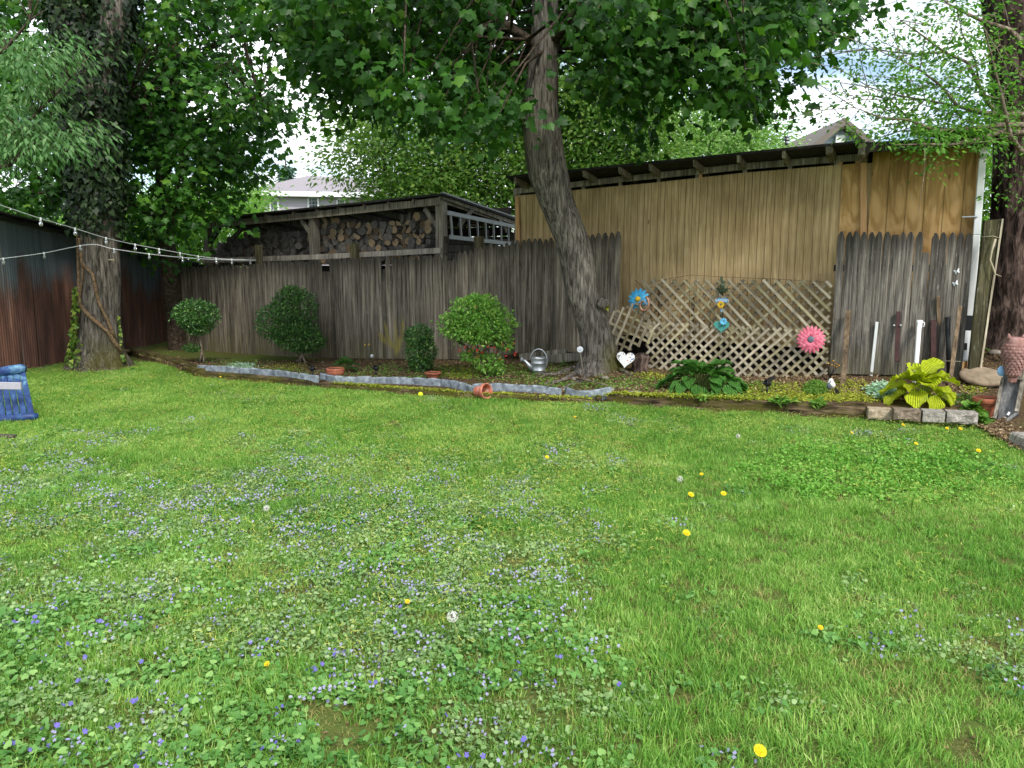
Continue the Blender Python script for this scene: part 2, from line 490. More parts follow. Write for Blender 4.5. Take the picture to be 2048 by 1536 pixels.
def bark(name, dark, mid, light, cs, moss=None, scale=1.0, bump=.8, bd=.02, lich=.0):
    t = MT(name); v = t.coord('Object', cs)
    a = t.noise(v, scale, 7, .62, .8); b2 = t.noise(t.coord('Object', (2.5, 2.5, 1.5)), 1, 5, .6)
    c = t.ramp(a, [(.36, dark), (.5, mid), (.64, light)])
    c = t.mix(1.0, c, t.ramp(b2, [(.3, (.72, .72, .72, 1)), (.7, (1.1, 1.08, 1.05, 1))]), 'MULTIPLY')
    if moss:
        z = t.node('ShaderNodeSeparateXYZ'); t.con(t.node('ShaderNodeTexCoord').outputs['Object'], z.inputs[0])
        ml = t.math('MULTIPLY', t.math('SUBTRACT', moss[0], z.outputs['Z']), 1 / moss[0], True)
        if moss[1]:   # grows on one side only
            ml = t.math('MULTIPLY', ml, t.math('MULTIPLY', t.math('ADD', z.outputs['X'], moss[1]), moss[2], True))
        mm = t.math('MULTIPLY', ml, t.ramp(b2, [(.42, 0.0), (.6, 1.0)]))
        c = t.mix(mm, c, '4d4c17')
    if lich:
        c = t.mix(t.ramp(t.noise(t.coord('Object', (14, 14, 9)), 1, 5, .7), [(.6, 0.0), (.7, lich)]), c, '9aa094')
    t.col(c).rough(.93, 0, .12).bump(a, bump, bd)
    return t.m
M['bark_maple'] = bark('maple_bark', '36322e', '6a645d', '918a81', (30, 30, 4.0), (1.15, .12, 3.0), lich=.2, bump=1.0, bd=.03)
M['bark_left'] = bark('furrowed_grey_bark', '322e2a', '686159', '928a80', (24, 24, 4.0), (.7, 0, 0), bump=1.0, bd=.035)
M['bark_right'] = bark('dark_deep_bark', '251d1a', '544640', '7d6b62', (16, 16, 4.5), bump=1.0, bd=.05)
M['bark_twig'] = bark('twig_bark', '2c261f', '463d33', '60554a', (20, 20, 20), bump=.2)
M['bark_branch'] = bark('pale_branch_bark', '4b4136', '74685a', '94897a', (20, 20, 8), bump=.4)
M['vine'] = bark('vine_bark', '574636', '80694f', 'a08870', (30, 30, 30), bump=.4)

M['leaf_maple'] = leafmat('maple_leaf', [(0, '1b3a13'), (.4, '2d561c'), (.7, '467526'), (.9, '6a9232'), (1, '96b247')], .42, .45, .3)
M['leaf_maple_left'] = leafmat('maple_leaf_dark', [(0, '1d3f15'), (.4, '315d1f'), (.7, '4c7f29'), (.9, '769f37'), (1, 'a6c04e')], .44, .45, .3)
M['leaf_narrow'] = leafmat('narrow_pale_leaf', [(0, '3a6634'), (.5, '5f8b50'), (1, '97b47c')], .42, .5, .3)
M['leaf_back'] = leafmat('back_tree_leaf', [(0, '3b6029'), (.5, '5f8637'), (.85, '829c4a'), (1, 'aaab72')], .45, .5, .2)
M['leaf_far'] = leafmat('far_tree_leaf', [(0, '527d38'), (.5, '7ba653'), (1, 'b3c98a')], .45, .55, .2)
M['leaf_bright'] = leafmat('bright_back_leaf', [(0, '406f25'), (.5, '679634'), (1, '9cc258')], .5, .5, .2)
M['leaf_ivy'] = leafmat('ivy_leaf', [(0, '131f14'), (.6, '26391f'), (1, '3f5330')], .15, .5, .25)
M['leaf_ivy_lime'] = leafmat('young_ivy_leaf', [(0, '47682a'), (.5, '6c8f38'), (1, 'b0c056')], .35, .45, .3)
M['leaf_locust'] = leafmat('small_oval_leaf', [(0, '3f6d2b'), (.5, '62963c'), (1, '9cc25a')], .45, .5, .25)
M['leaf_conifer'] = leafmat('conifer_needle', [(0, '2f5240'), (1, '5f8468')], .1, .6, .2)
M['leaf_box'] = leafmat('boxwood_leaf', [(0, '1f401b'), (.5, '3d6a2e'), (1, '7ba552')], .25, .36, .5)
M['leaf_azalea'] = leafmat('azalea_leaf', [(0, '45782a'), (.5, '6fa23e'), (1, 'a9c964')], .3, .42, .35)
M['leaf_red'] = leafmat('azalea_flower', [(0, 'a3231f'), (1, 'd6473a')], .3, .6, .1, (1.1, .6, .6, 1))
M['leaf_jenny'] = leafmat('creeping_jenny_leaf', [(0, '66762a'), (.5, '97a232'), (1, 'ccd05c')], .35, .5, .2, (1.1, 1.1, .4, 1))
M['leaf_weed'] = leafmat('weed_leaf', [(0, '3d6526'), (.5, '628c35'), (1, '8fb052')], .35, .5, .2)
M['leaf_silver'] = leafmat('silver_green_leaf', [(0, '5f8a66'), (.5, '9cbf9f'), (1, 'd0e2cd')], .25, .5, .2)
M['leaf_purple'] = leafmat('purple_plum_leaf', [(0, '3b1c2a'), (1, '6a3a4c')], .3, .5, .2)
M['litter'] = leafmat('dead_leaf_litter', [(0, '3f3024'), (.5, '786249'), (.85, 'a48e70'), (1, 'c4b698')], .1, .8, .1)
M['catkin'] = leafmat('fallen_maple_flower', [(0, '9aa63a'), (1, 'd6d77a')], .2, .7, .1)
def hosta(name, a, b, vein):
    t = MT(name); uv = t.coord('Object', (1, 1, 1))
    s3 = t.node('ShaderNodeSeparateXYZ'); t.con(uv, s3.inputs[0])
    n = t.noise(t.coord('Object', (9, 9, 9), 5), 1, 4)
    ve = t.math('ABSOLUTE', t.math('SINE', t.math('MULTIPLY', s3.outputs['X'], 42.0)))
    c = t.mix(t.ramp(n, [(.3, 0.0), (.7, 1.0)]), a, b)
    b2 = t.math('MULTIPLY_ADD', t.rnd(), .35); b2.node.inputs[2].default_value = .75
    c = t.mix(1.0, c, b2, 'MULTIPLY')
    t.col(c).rough(.5, 0, .25).bump(ve, .8, .02)
    return t.translucent(.28, t.mix(1.0, c, (1.05, 1.15, .5, 1), 'MULTIPLY')).m
M['hosta'] = hosta('green_hosta_leaf', '3c6d2b', '5e9440', 0)
M['hosta_lime'] = hosta('chartreuse_hosta_leaf', 'a9bd1c', 'd2dd38', 0)

M['terracotta'] = mottled('terracotta', [(.3, '7f4733'), (.6, 'a5634a'), (.8, 'b98a74')], 9, rough=.85, bump=.1)
M['terracotta_pale'] = mottled('worn_terracotta', [(.3, 'a35a48'), (.55, 'b9705c'), (.75, 'd9b3a4')], 12, rough=.85, bump=.1)
M['soil'] = mottled('dark_soil', [(.3, '2e241b'), (.7, '57473a')], 40, rough=1, bump=.8, bd=.02)
M['galv'] = mottled('galvanised_steel', [(.3, '8f9499'), (.7, 'c3c8cc')], 10, rough=.42, metal=.75, bump=.05)
M['edging'] = mottled('grey_plastic_edging', [(.28, '545b61'), (.5, '7c858d'), (.75, 'a7b0b9')], 14, rough=.75, bump=.6, bd=.01)
M['timber'] = bark('mossy_landscape_timber', '2b2218', '4b3c29', '6c583d', (3, 30, 30), bump=.5, bd=.01)
M['block'] = mottled('split_face_block', [(.25, '5d5850'), (.5, '918b82'), (.75, 'b5b0a6')], 26, rough=.95, bump=1.0, bd=.02)
M['block_tan'] = mottled('tan_block', [(.25, '6f624f'), (.5, 'a0917a'), (.75, 'bdb09a')], 26, rough=.95, bump=.8, bd=.012)
M['block_brown'] = mottled('brown_block', [(.25, '4a4036'), (.5, '776a5b'), (.75, '9a8c7b')], 26, rough=.95, bump=1.0, bd=.02)
M['rock'] = mottled('brown_slab', [(.3, '6d5f4e'), (.7, '95846e')], 9, rough=.85, bump=.3)
M['stone'] = mottled('grey_stone', [(.3, '5a544a'), (.7, '8d857a')], 12, rough=.9, bump=.5)
M['white_pl'] = plain('white_plastic', 'dfe2e2', .45, var=.1, scale=9)
M['black_pl'] = plain('black_plastic', '1a1b1d', .4)
M['glass_d'] = plain('dark_solar_glass', '10141c', .12, spec=.6)
M['red_post'] = mottled('red_brown_steel', [(.3, '33211f'), (.7, '4d3230')], 14, rough=.6, bump=.1)
M['alu'] = plain('dull_aluminium', '8f9192', .55, .5, var=.2, scale=12)
M['wire'] = plain('rusty_wire', '4a3826', .7)
M['pink'] = mottled('pink_enamel', [(.32, 'a8485c'), (.5, 'd0687e'), (.75, 'e4a0ab')], 22, rough=.45, bump=0)
M['pink_c'] = plain('slate_enamel', '5c6a74', .5)
M['blue_fl'] = mottled('blue_enamel', [(.3, '1f7fb4'), (.7, '54b0da')], 14, rough=.4, bump=0)
M['teal'] = plain('teal_enamel', '4f9c92', .45, var=.1)
M['sky_fl'] = plain('pale_blue_enamel', '6cc0e8', .45)
M['yellow_fl'] = plain('yellow_enamel', 'd9b021', .45)
M['sign_blue'] = plain('blue_sign_paint', '4b93c4', .5)
M['sign_white'] = plain('white_sign_paint', 'eef2f0', .5)
M['verdigris'] = mottled('verdigris_metal', [(.3, '343f2c'), (.7, '63715a')], 30, rough=.7, bump=.2)
M['copper'] = plain('pale_copper', 'b58a72', .35, .4)
M['owl'] = mottled('weathered_owl_clay', [(.3, '704e45'), (.55, '96716a'), (.75, 'a98c86')], 24, rough=.85, bump=.6, bd=.01)
M['sky_glass'] = plain('blue_glass', '8fbbe0', .25)
M['ball'] = plain('yellow_ball_felt', 'c9d82c', .9, var=.1, scale=60)
M['gold'] = plain('amber_bead', 'c9923a', .25, .2)
t = MT('blue_marbled_plastic')
f = t.noise(t.coord('Object', (5, 5, 9)), 1.0, 5, .6, 1.2)
t.col(t.ramp(f, [(.38, '1c305f'), (.55, '294776'), (.72, '6590a4')])).rough(.5, 0, .35); M['chair'] = t.m
M['ledge'] = greywood('pale_ledge_timber', '8f887c', 'b9b2a6', 'd2ccc0', rand=5, lich=.2, bright=(.95, 1.05))
M['netting'] = plain('dull_netting_wire', '55585a', .6, .3)
M['grey_pl'] = plain('pale_grey_board', 'a7a4ad', .6)
M['wire_white'] = plain('white_cable', 'd9dcdc', .5)
t = MT('clear_bulb_glass'); t.col('eef2f4').rough(.06, 0, .5); t.b.inputs['Transmission Weight'].default_value = .85; M['bulb'] = t.m
M['siding_h'] = plain('grey_vinyl_siding', 'b5aeb8', .7, var=.06, scale=4)
M['roof_h'] = mottled('mauve_shingles', [(.3, '7d777b'), (.7, '9d979b')], 30, rough=.95, bump=.3)
M['white_trim'] = plain('white_trim', 'e6e8ea', .6, var=.05)
M['pane'] = plain('window_pane', '31464c', .08, spec=.6)
M['gable_wall'] = plain('pale_blue_gable', 'aebfd0', .7, var=.08)
M['gable_roof'] = plain('grey_rake_board', '6f675f', .7)
M['white_dot'] = plain('white_mosaic', 'e9e8e4', .3, var=.15, scale=60)
M['dot_dark'] = plain('dark_mosaic', '33262a', .3)
M['dot_red'] = plain('red_mosaic', 'c02a3c', .3)
M['dot_blue'] = plain('blue_mosaic', '3559b0', .3)
M['dot_yellow'] = plain('yellow_mosaic', 'd8b431', .3)
M['dandy'] = plain('dandelion_yellow', 'e9c414', .7, var=.2, scale=90)
M['puff'] = plain('dandelion_seed_fluff', 'dcdad2', .9, var=.1)
M['stem'] = plain('dandelion_stem', '7b8a4a', .6)
M['bird_white'] = plain('white_bird_paint', 'd9d9d4', .5)
M['bird_grey'] = plain('slate_bird_paint', '4b525a', .5)
M['flower_white'] = plain('frosted_white_flower', 'dfe3e8', .4)
M['cord'] = plain('pale_cord', 'a79c84', .8)

# lawn soil with thatch, bare patches show as earth
t = MT('lawn_soil')
f = t.noise(t.coord('World'), 1.1, 6, .6); g = t.noise(t.coord('World'), 60, 5, .7)
c = t.ramp(g, [(.3, '3a3320'), (.5, '5a5232'), (.72, '857a52')])
c = t.mix(t.ramp(f, [(.36, .15), (.66, .75)]), c, '4f6a2c')
t.col(c).rough(1, 0, .05).bump(g, .6, .02); M['lawn'] = t.m
t = MT('bed_soil')
f = t.noise(t.coord('World'), 2.2, 6, .65); g = t.noise(t.coord('World'), 55, 6, .75)
c = t.ramp(g, [(.28, '2e241b'), (.5, '5c4a39'), (.75, '95806a')])
c = t.mix(t.ramp(f, [(.45, 0.0), (.62, .55)]), c, '5c5a2a')
t.col(c).rough(1, 0, .05).bump(g, .9, .03); M['bed'] = t.m
M['far_ground'] = mottled('far_ground', [(.3, '38451f'), (.7, '5a6b30')], .6, coord='World', rough=1, bump=0)
def grassmat(name, stops, trans, tint2):
    t = MT(name)
    r = t.node('ShaderNodeObjectInfo').outputs['Random']
    w = t.noise(t.coord('World'), .9, 4, .6)
    b = t.attr('tint')
    f = t.math('ADD', t.math('MULTIPLY', r, .3), t.math('MULTIPLY', b, .5))
    f = t.math('ADD', f, t.math('MULTIPLY', t.math('SUBTRACT', w, .5), .9))
    c = t.ramp(f, stops)
    t.col(c).rough(.5, 0, .25)
    return t.translucent(trans, t.mix(1.0, c, tint2, 'MULTIPLY')).m
M['grass'] = grassmat('grass_blade', [(.0, '4d822d'), (.3, '70a340'), (.6, '9dc25e'), (.9, 'd0de92')], .42, (1.0, 1.08, .6, 1))
M['grass_dry'] = grassmat('dry_grass_blade', [(.0, '8c8a4a'), (.9, 'b5ab6e')], .3, (1, 1, .6, 1))
M['violet_leaf'] = grassmat('violet_leaf', [(.0, '3f7030'), (.35, '66964a'), (.7, '93b868'), (1., 'c3d79a')], .3, (1.0, 1.1, .5, 1))
M['ivy_leaf_l'] = grassmat('ground_ivy_leaf', [(.0, '587c44'), (.4, '82a264'), (.9, 'b2c48e')], .3, (1.0, 1.1, .6, 1))
M['clover'] = grassmat('clover_leaf', [(.0, '4f8a2c'), (.4, '6fa63e'), (.9, '9fc764')], .35, (1.0, 1.1, .5, 1))
M['crumb'] = grassmat('soil_crumb', [(.0, '4a3826'), (.5, '76603f'), (.9, 'a8926a')], .1, (1, 1, 1, 1))
M['violet'] = plain('violet_petal', '6a60b0', .6, var=.25, scale=70)
M['violet_pale'] = plain('pale_violet_petal', '9f9abf', .6, var=.25, scale=70)
# ------------------------------------------------------------------ ground
# foot of the edging timbers on the lawn, in photo columns, measured on the lawn level
EU = [150, 265, 385, 640, 930, 1205, 1500, 1735, 1960, 2010, 2100, 2250]
EV = [705, 712, 752, 778, 797, 811, 826, 840, 853, 885, 935, 985]
# ground along the foot of the fence
BU = [150, 345, 510, 700, 880, 1050, 1235, 1450, 1670, 1940, 2100, 2250]
BV = [690, 704, 713, 719, 721, 718, 724, 752, 750, 756, 770, 780]
LIFT_U = [150, 300, 400, 640, 930, 1180, 1225, 1735, 1955, 1975, 2250]
LIFT_V = [.02, .09, .09, .09, .07, .07, .15, .15, .18, .06, .01]
def e_edge(u): return gz(u, lerp_tab(u, EU, EV), 0)
def e_back(u): return fp(u, lerp_tab(u, BU, BV), 0)
def bed_pt(u, f):
    """f: 0 at the edging, 1 at the fence, up to 2 well behind it"""
    e, b = e_edge(u), e_back(u)
    e = Vector((e.x, e.y, lerp_tab(u, LIFT_U, LIFT_V)))
    if f <= 1:
        p = e.lerp(b, f)
        k = f * f * (3 - 2 * f)
        p.z = e.z + (b.z - e.z) * (.45 * f + .55 * k)
    else:
        d = Vector((b.x, b.y, 0)).normalized()
        p = b + d * (f - 1) * 3.5
        rise = lerp_tab(u, [1700, 1850, 1960, 2250], [0, .06, .30, .36])
        p.z = b.z + rise * min(1, (f - 1) * 3.0)
    p.z += .022 * mnoise.noise(Vector((p.x * 1.9, p.y * 1.9, 0))) * min(1, f * 5) + .012 * mnoise.noise(Vector((p.x * 6, p.y * 6, 3))) * min(1, f * 5)
    return p
def B(u, v):
    """point of the bed seen at a pixel"""
    lo, hi = 0.0, 2.0
    for _ in range(30):
        m = (lo + hi) / 2
        if px(bed_pt(u, m))[1] > v: lo = m
        else: hi = m
    return bed_pt(u, (lo + hi) / 2)
_gu = np.linspace(150, 2250, 421); _gf = np.concatenate([np.linspace(0, 1, 41), np.linspace(1.05, 2, 20)])
_gp = np.array([[tuple(bed_pt(u, f)) for f in _gf] for u in _gu])
_gv = np.array([npx(row)[1] for row in _gp])
def B_many(U, V):
    """the same for many pixels, from a table"""
    out = np.zeros((len(U), 3))
    for k, (u, v) in enumerate(zip(U, V)):
        i = int(min(420, max(0, round((u - 150) / 5)))); r = _gv[i][::-1]; p = _gp[i][::-1]
        out[k, 1] = np.interp(v, r, p[:, 1]); out[k, 2] = np.interp(v, r, p[:, 2]); out[k, 0] = out[k, 1] * p[0, 0] / p[0, 1] + (u - _gu[i]) / F * out[k, 1]
    return out
def lawn_z(x, y):
    return .018 * mnoise.noise(Vector((x * .45, y * .45, 5))) + .008 * mnoise.noise(Vector((x * 1.9, y * 1.9, 1)))
# lawn
xs = np.linspace(-13, 13, 131); ys = np.linspace(.4, 19, 94)
mb = MB()
V = [(x, y, lawn_z(x, y)) for y in ys for x in xs]
nx = len(xs)
mb.add(V, [(j * nx + i, j * nx + i + 1, (j + 1) * nx + i + 1, (j + 1) * nx + i) for j in range(len(ys) - 1) for i in range(nx - 1)], True)
tag(mb.build('lawn', M['lawn']), 'green lawn dotted with violets and dandelions', kind='structure')
mb = MB()
mb.add([(-400, -60, -.12), (400, -60, -.12), (400, 900, -.12), (-400, 900, -.12)], [(0, 1, 2, 3)])
tag(mb.build('far_ground', M['far_ground']), 'ground beyond the yard', kind='structure')
us = np.linspace(150, 2250, 190)
fs = [0, .004] + list(np.linspace(.05, 1, 22)) + [1.08, 1.16, 1.25, 1.4, 1.7, 2.0]
V = []
for f in fs:
    for u in us:
        p = bed_pt(u, max(f, 0)) if f > 0 else Vector((e_edge(u).x, e_edge(u).y, -.05))
        V.append(p)
nu = len(us)
mb = MB()
mb.add(V, [(j * nu + i, j * nu + i + 1, (j + 1) * nu + i + 1, (j + 1) * nu + i) for j in range(len(fs) - 1) for i in range(nu - 1)], True)
tag(mb.build('garden_bed_ground', M['bed']), 'brown soil of the garden bed along the fence', kind='structure')
# ------------------------------------------------------------------ stockade fence
def picket_mesh(name, w, th, h, tip, mat, cut=None, seed=0):
    """gothic-topped picket: half-round front, origin at its foot; x across, -y towards the lawn"""
    rr = random.Random(seed)
    mb = MB()
    prof = []
    levels = [0, h * .3, h * .62, h - tip, h - tip * .62, h - tip * .33, h - tip * .1, h]
    wid = [1, .99, .985, .97, .86, .62, .36, .12]
    if cut is not None:
        levels = [0, h * .3, h * .62, h - tip, h - tip * cut, h - tip * cut + .004]
        wid = [1, 1, .98, .97, .8, .5]
    cs = [(-.5, 1), (-.5, .22), (-.36, .04), (0, -.0), (.36, .04), (.5, .22), (.5, 1)]
    V = []
    for z, k in zip(levels, wid):
        ox = rr.uniform(-.003, .003)
        for (a, b) in cs:
            V.append((a * w * k + ox, (b - 1) * th, z + (rr.uniform(-.004, .004) if 0 < z < h - .001 else 0)))
    n = len(cs); Fs = []
    for i in range(len(levels) - 1):
        for k in range(n - 1): Fs.append((i * n + k, i * n + k + 1, (i + 1) * n + k + 1, (i + 1) * n + k))
        Fs.append((i * n + n - 1, i * n, (i + 1) * n, (i + 1) * n + n - 1))
    e = (len(levels) - 1) * n
    Fs.append(tuple(e + k for k in range(n)))
    mb.add(V, Fs)
    return mb.mesh(name, mat)
FROT = math.atan2(FD.y, FD.x)
def run_fence(root, u0, u1, tops, bots, pitch, mat, off=0.0, cuts=(), shorts={}, jitter=.012, gaps=()):
    s0 = (fp(u0, 600, off) - F0).dot(FD); s1 = (fp(u1, 600, off) - F0).dot(FD)
    n = int(round((s1 - s0) / pitch))
    cache = {}
    for i in range(n):
        s = s0 + (i + .5) * (s1 - s0) / n
        base = F0 + FN * off + FD * s
        u, _ = px(Vector((base.x, base.y, 1.0)))
        zt = fp(u, lerp_tab(u, *tops), off).z; zb = fp(u, lerp_tab(u, *bots), off).z
        for (a, b, dv) in gaps:
            if a <= u <= b: zt = fp(u, lerp_tab(u, *tops) + dv, off).z
        zt += random.uniform(-jitter, jitter)
        h = zt - zb
        key = (round(h * 25) / 25, random.randrange(3), any(abs(u - c) < 6 for c in cuts))
        if key not in cache:
            cache[key] = picket_mesh('picket', pitch * random.uniform(.985, 1.0), .024, key[0], .105, mat, .45 if key[2] else None, hash(key) % 999)
        o = link('picket', cache[key], root, Vector((base.x, base.y, zb)) + FN * random.uniform(-.002, .003),
                 (random.uniform(-.004, .004), random.gauss(0, .004 if u < 1400 else .0015), FROT), (1, 1, h / key[0]))
        o.delta_rotation_euler = (0, 0, 0)
TU = [345, 430, 457, 509, 532, 606, 626, 644, 669, 758, 779, 886, 918, 944, 975, 1009, 1045, 1110, 1180, 1238]
TV = [533, 533, 531, 529, 524, 524, 520, 520, 518, 515, 513, 510, 504, 499, 488, 487, 479, 476, 469, 463]
BoU = [345, 400, 510, 700, 880, 1008, 1016, 1238]
BoV = [700, 704, 710, 716, 718, 717, 706, 702]
root = thing('stockade_fence', 'long weathered grey stockade fence with pointed pickets behind the shrubs', 'fence', fp(800, 718))
run_fence(root, 345, 1239, (TU, TV), (BoU, BoV), .0945, M['picket'], 0.0, cuts=(655, 770, 905), gaps=((650, 667, 20), (764, 775, 26), (893, 913, 10)))
for (a, b) in ((348, 1015), (1016, 1236)):     # rails at the back, seen through the gaps
    for dv in (.25, .8):
        p0, p1 = [fp(u, lerp_tab(u, BoU, BoV) * (1 - dv) + lerp_tab(u, TU, TV) * dv, -.06) for u in (a, b)]
        MB().beam(p0, p1, .05, .08).build('rail', M['darkwood'], root)
for (u, v, w) in ((517, 490, .11), (709, 487, .125), (958, 473, .13)):
    p = fp(u, v, -.11)
    mb = MB(); mb.box((p.x, p.y, p.z / 2), (w, w, p.z), Matrix.Rotation(FROT, 3, 'Z'))
    mb.build('fence_post', M['postwood'], root, .012)
root = thing('stockade_fence', 'short section of grey picket fence with leaning stakes beside the white downspout', 'fence', fp(1800, 752))
RU, RVt = [1655, 1700, 1790, 1850, 1945], [463, 463, 464, 465, 467]
RB, RVb = [1655, 1790, 1945], [747, 750, 756]
run_fence(root, 1668, 1936, (RU, RVt), (RB, RVb), .0865, M['picket_r'], .03, cuts=(1774, 1838), gaps=((1830, 1848, 34),), jitter=.008)
for dv in (.2, .75):
    p0, p1 = [fp(u, 750 - 285 * dv, -.03) for u in (1668, 1934)]
    MB().beam(p0, p1, .05, .08).build('rail', M['darkwood'], root)
# old planks lying below the raised fence panel
for k, (a, b) in enumerate((((1040, 716), (1132, 706)), ((1075, 722), (1165, 712)))):
    p0, p1 = fp(*a, .10 + .1 * k), fp(*b, .10 + .1 * k)
    o = MB().beam(p0, p1, .03, .13, UP).build('plank', M['oldwood'], None, .004)
    tag(o, ['old grey plank under the raised fence panel, against the pickets', 'old grey plank lying before another one beneath the raised fence panel'][k], 'plank')

# ------------------------------------------------------------------ tan plywood shed
WO = -.35     # wall plane behind the fence
root = thing('plywood_shed', 'long tan plywood shed with black eave behind the lattice', 'shed', fp(1500, 752, WO))
def strips(u0, u1, pitch, topf, botv, mat, proud=0.0, name='siding_board'):
    s0 = (fp(u0, 500, WO) - F0).dot(FD); s1 = (fp(u1, 500, WO) - F0).dot(FD)
    n = max(1, int(round((s1 - s0) / pitch))); w = (s1 - s0) / n
    for i in range(n):
        s = s0 + (i + .5) * w
        c = F0 + FN * (WO + proud) + FD * s
        u, _ = px(Vector((c.x, c.y, 2)))
        def zt(uu, vv): return fp(uu, vv, WO).z
        ul, ur = [px(Vector(tuple((c + FD * q * w / 2).xy) + (2.2,)))[0] for q in (-1, 1)]
        bz = fp(u, 664, WO).z if 1238 < u < 1662 else .1
        zl, zr = zt(ul, topf(ul)), zt(ur, topf(ur))
        g = .0032
        x0, x1 = -w / 2 + g, w / 2 - g
        mb = MB()
        mb.add([(x0, 0, bz), (x1, 0, bz), (x1, 0, zr), (x0, 0, zl), (x0, .012, bz), (x1, .012, bz), (x1, .012, zr), (x0, .012, zl)],
               [(0, 1, 2, 3), (4, 7, 6, 5), (0, 3, 7, 4), (1, 5, 6, 2), (3, 2, 6, 7), (0, 4, 5, 1)])
        link(name, mb.mesh(name, mat), root, (c.x, c.y, 0), (0, 0, FROT))
def wall_top(u): return lerp_tab(u, [1030, 1235, 1300, 1480, 1660, 1722], [392, 372, 366, 346, 331, 326])
strips(1030, 1673, .1016, wall_top, 760, M['siding'])
strips(1675, 1720, .19, wall_top, 760, M['siding_new'])
strips(1733, 1957, .2032, lambda u: lerp_tab(u, [1733, 1957], [306, 293]), 760, M['siding_new'], .02)
# sheet behind the boards so the grooves are closed
mb = MB()
q = [fp(1030, 760, WO - .012), fp(1957, 760, WO - .012), fp(1957, 300, WO - .012), fp(1722, 328, WO - .012), fp(1030, 394, WO - .012)]
q[0].z, q[1].z = fp(1240, 662, WO).z, fp(1660, 662, WO).z - .3
mb.add(q + [p - FN * .01 for p in q], [(0, 1, 2, 3, 4), (9, 8, 7, 6, 5)])
mb.build('wall_backing', M['siding'], root)
a, b = fp(1727, 306, WO + .035), fp(1727, 700, WO + .035)
MB().beam(a, b, .075, .03, FN).build('trim_board', M['trim_new'], root, .003)
a, b = fp(1034, 394, WO + .03), fp(1037, 504, WO + .03)
MB().beam(a, b, .06, .03, FN).build('trim_board', M['trim_new'], root, .003)
a, b = fp(1958, 300, WO + .03), fp(1938, 735, WO + .03)
MB().beam(a, b, .05, .03, FN).build('trim_board', M['trim_new'], root, .003)
# top plate, studs in the gap, dark interior
PLU, PLV = [1028, 1240, 1480, 1722], [383, 359, 334, 314]
def seg_beams(us, vs, off, w, h, name, mat):
    for (ua, ub), (va, vb) in zip(zip(us, us[1:]), zip(vs, vs[1:])):
        MB().beam(fp(ua, va, off), fp(ub, vb, off), w, h, UP).build(name, mat, root, .003)
seg_beams(PLU, PLV, WO + .0, .05, .085, 'top_plate', M['oldwood'])
for u in (1032, 1038, 1167, 1241, 1318, 1395, 1401, 1490, 1580, 1672, 1681, 1715):
    v0 = lerp_tab(u, PLU, PLV)
    MB().beam(fp(u, v0, WO - .03), fp(u, wall_top(u) + 6, WO - .03), .05, .04, FN).build('stud', M['trim_new'] if u in (1681, 1401, 1715) else M['oldwood'], root)
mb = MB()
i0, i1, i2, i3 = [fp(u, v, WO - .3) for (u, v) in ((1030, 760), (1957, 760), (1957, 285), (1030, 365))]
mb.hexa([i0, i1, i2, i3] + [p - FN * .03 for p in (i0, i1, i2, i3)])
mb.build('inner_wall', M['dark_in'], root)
# roof sheets and rafters; the eave overhangs towards the lawn
EVU, EVV = [1013, 1240, 1480, 1725], [352, 329, 304.5, 280]
EO = WO + .48
def eave(u, dv=0): return fp(u, lerp_tab(u, EVU, EVV) + dv, EO)
mb = MB()
for (ua, ub) in zip(EVU, EVU[1:]):
    A, Bq = eave(ua), eave(ub)
    dA, dB = [-FN * 4.2 + UP * -.42] * 2
    mb.hexa([A - UP * .03, Bq - UP * .03, Bq, A] + [A + dA - UP * .03, Bq + dB - UP * .03, Bq + dB, A + dA])
mb.build('roof', M['felt'], root)
mb = MB()
A, Bq = fp(1722, 285, EO - .1), fp(1980, 270, EO - .1)
d = -FN * 4.2 + UP * -.42
mb.hexa([A - UP * .03, Bq - UP * .03, Bq, A] + [A + d - UP * .03, Bq + d - UP * .03, Bq + d, A + d])
mb.build('roof', M['felt'], root)
MB().beam(A - UP * .075, Bq - UP * .075, .03, .09).build('fascia', M['darkwood'], root)
for k, u in enumerate((1028, 1085, 1166, 1238, 1299, 1388, 1476, 1567, 1655, 1662, 1724)):
    e = eave(u) - UP * .032 + FN * -.02
    b = e - FN * 1.5 + UP * -.15
    h = .105 if u != 1724 else .17
    mb = MB()
    X = FD * (.021 if u != 1724 else .04)
    tail = e - UP * h * .8 - FN * .035
    mb.hexa([tail - X, tail + X, e + X, e - X, b - UP * h - X, b - UP * h + X, b + X, b - X])
    mb.build('rafter', M['oldwood'], root)
# flashing and a torn scrap of felt on the right roof
mb = MB()
for k in range(5):
    c = fp(1868 + k * 24, 268 - (k % 2) * 3, EO - .5 - .1 * k)
    mb.box(c, (.5, .5, .02), Matrix.Rotation(FROT + k * .3, 3, 'Z') @ Matrix.Rotation(.25 - .12 * k, 3, 'Y'))
mb.build('roofing_scrap', M['felt'], root)
p = fp(1573, 290, -1.6)
mb = MB(); mb.tube([p, p + UP * .06], .025, 10); mb.lathe([(.025, .06), (.045, .065), (.045, .085), (.03, .085), (.03, .105), (.05, .11), (.05, .12), (0, .125)], 12, Matrix.Translation(p))
mb.build('roof_vent', M['galv'], root)
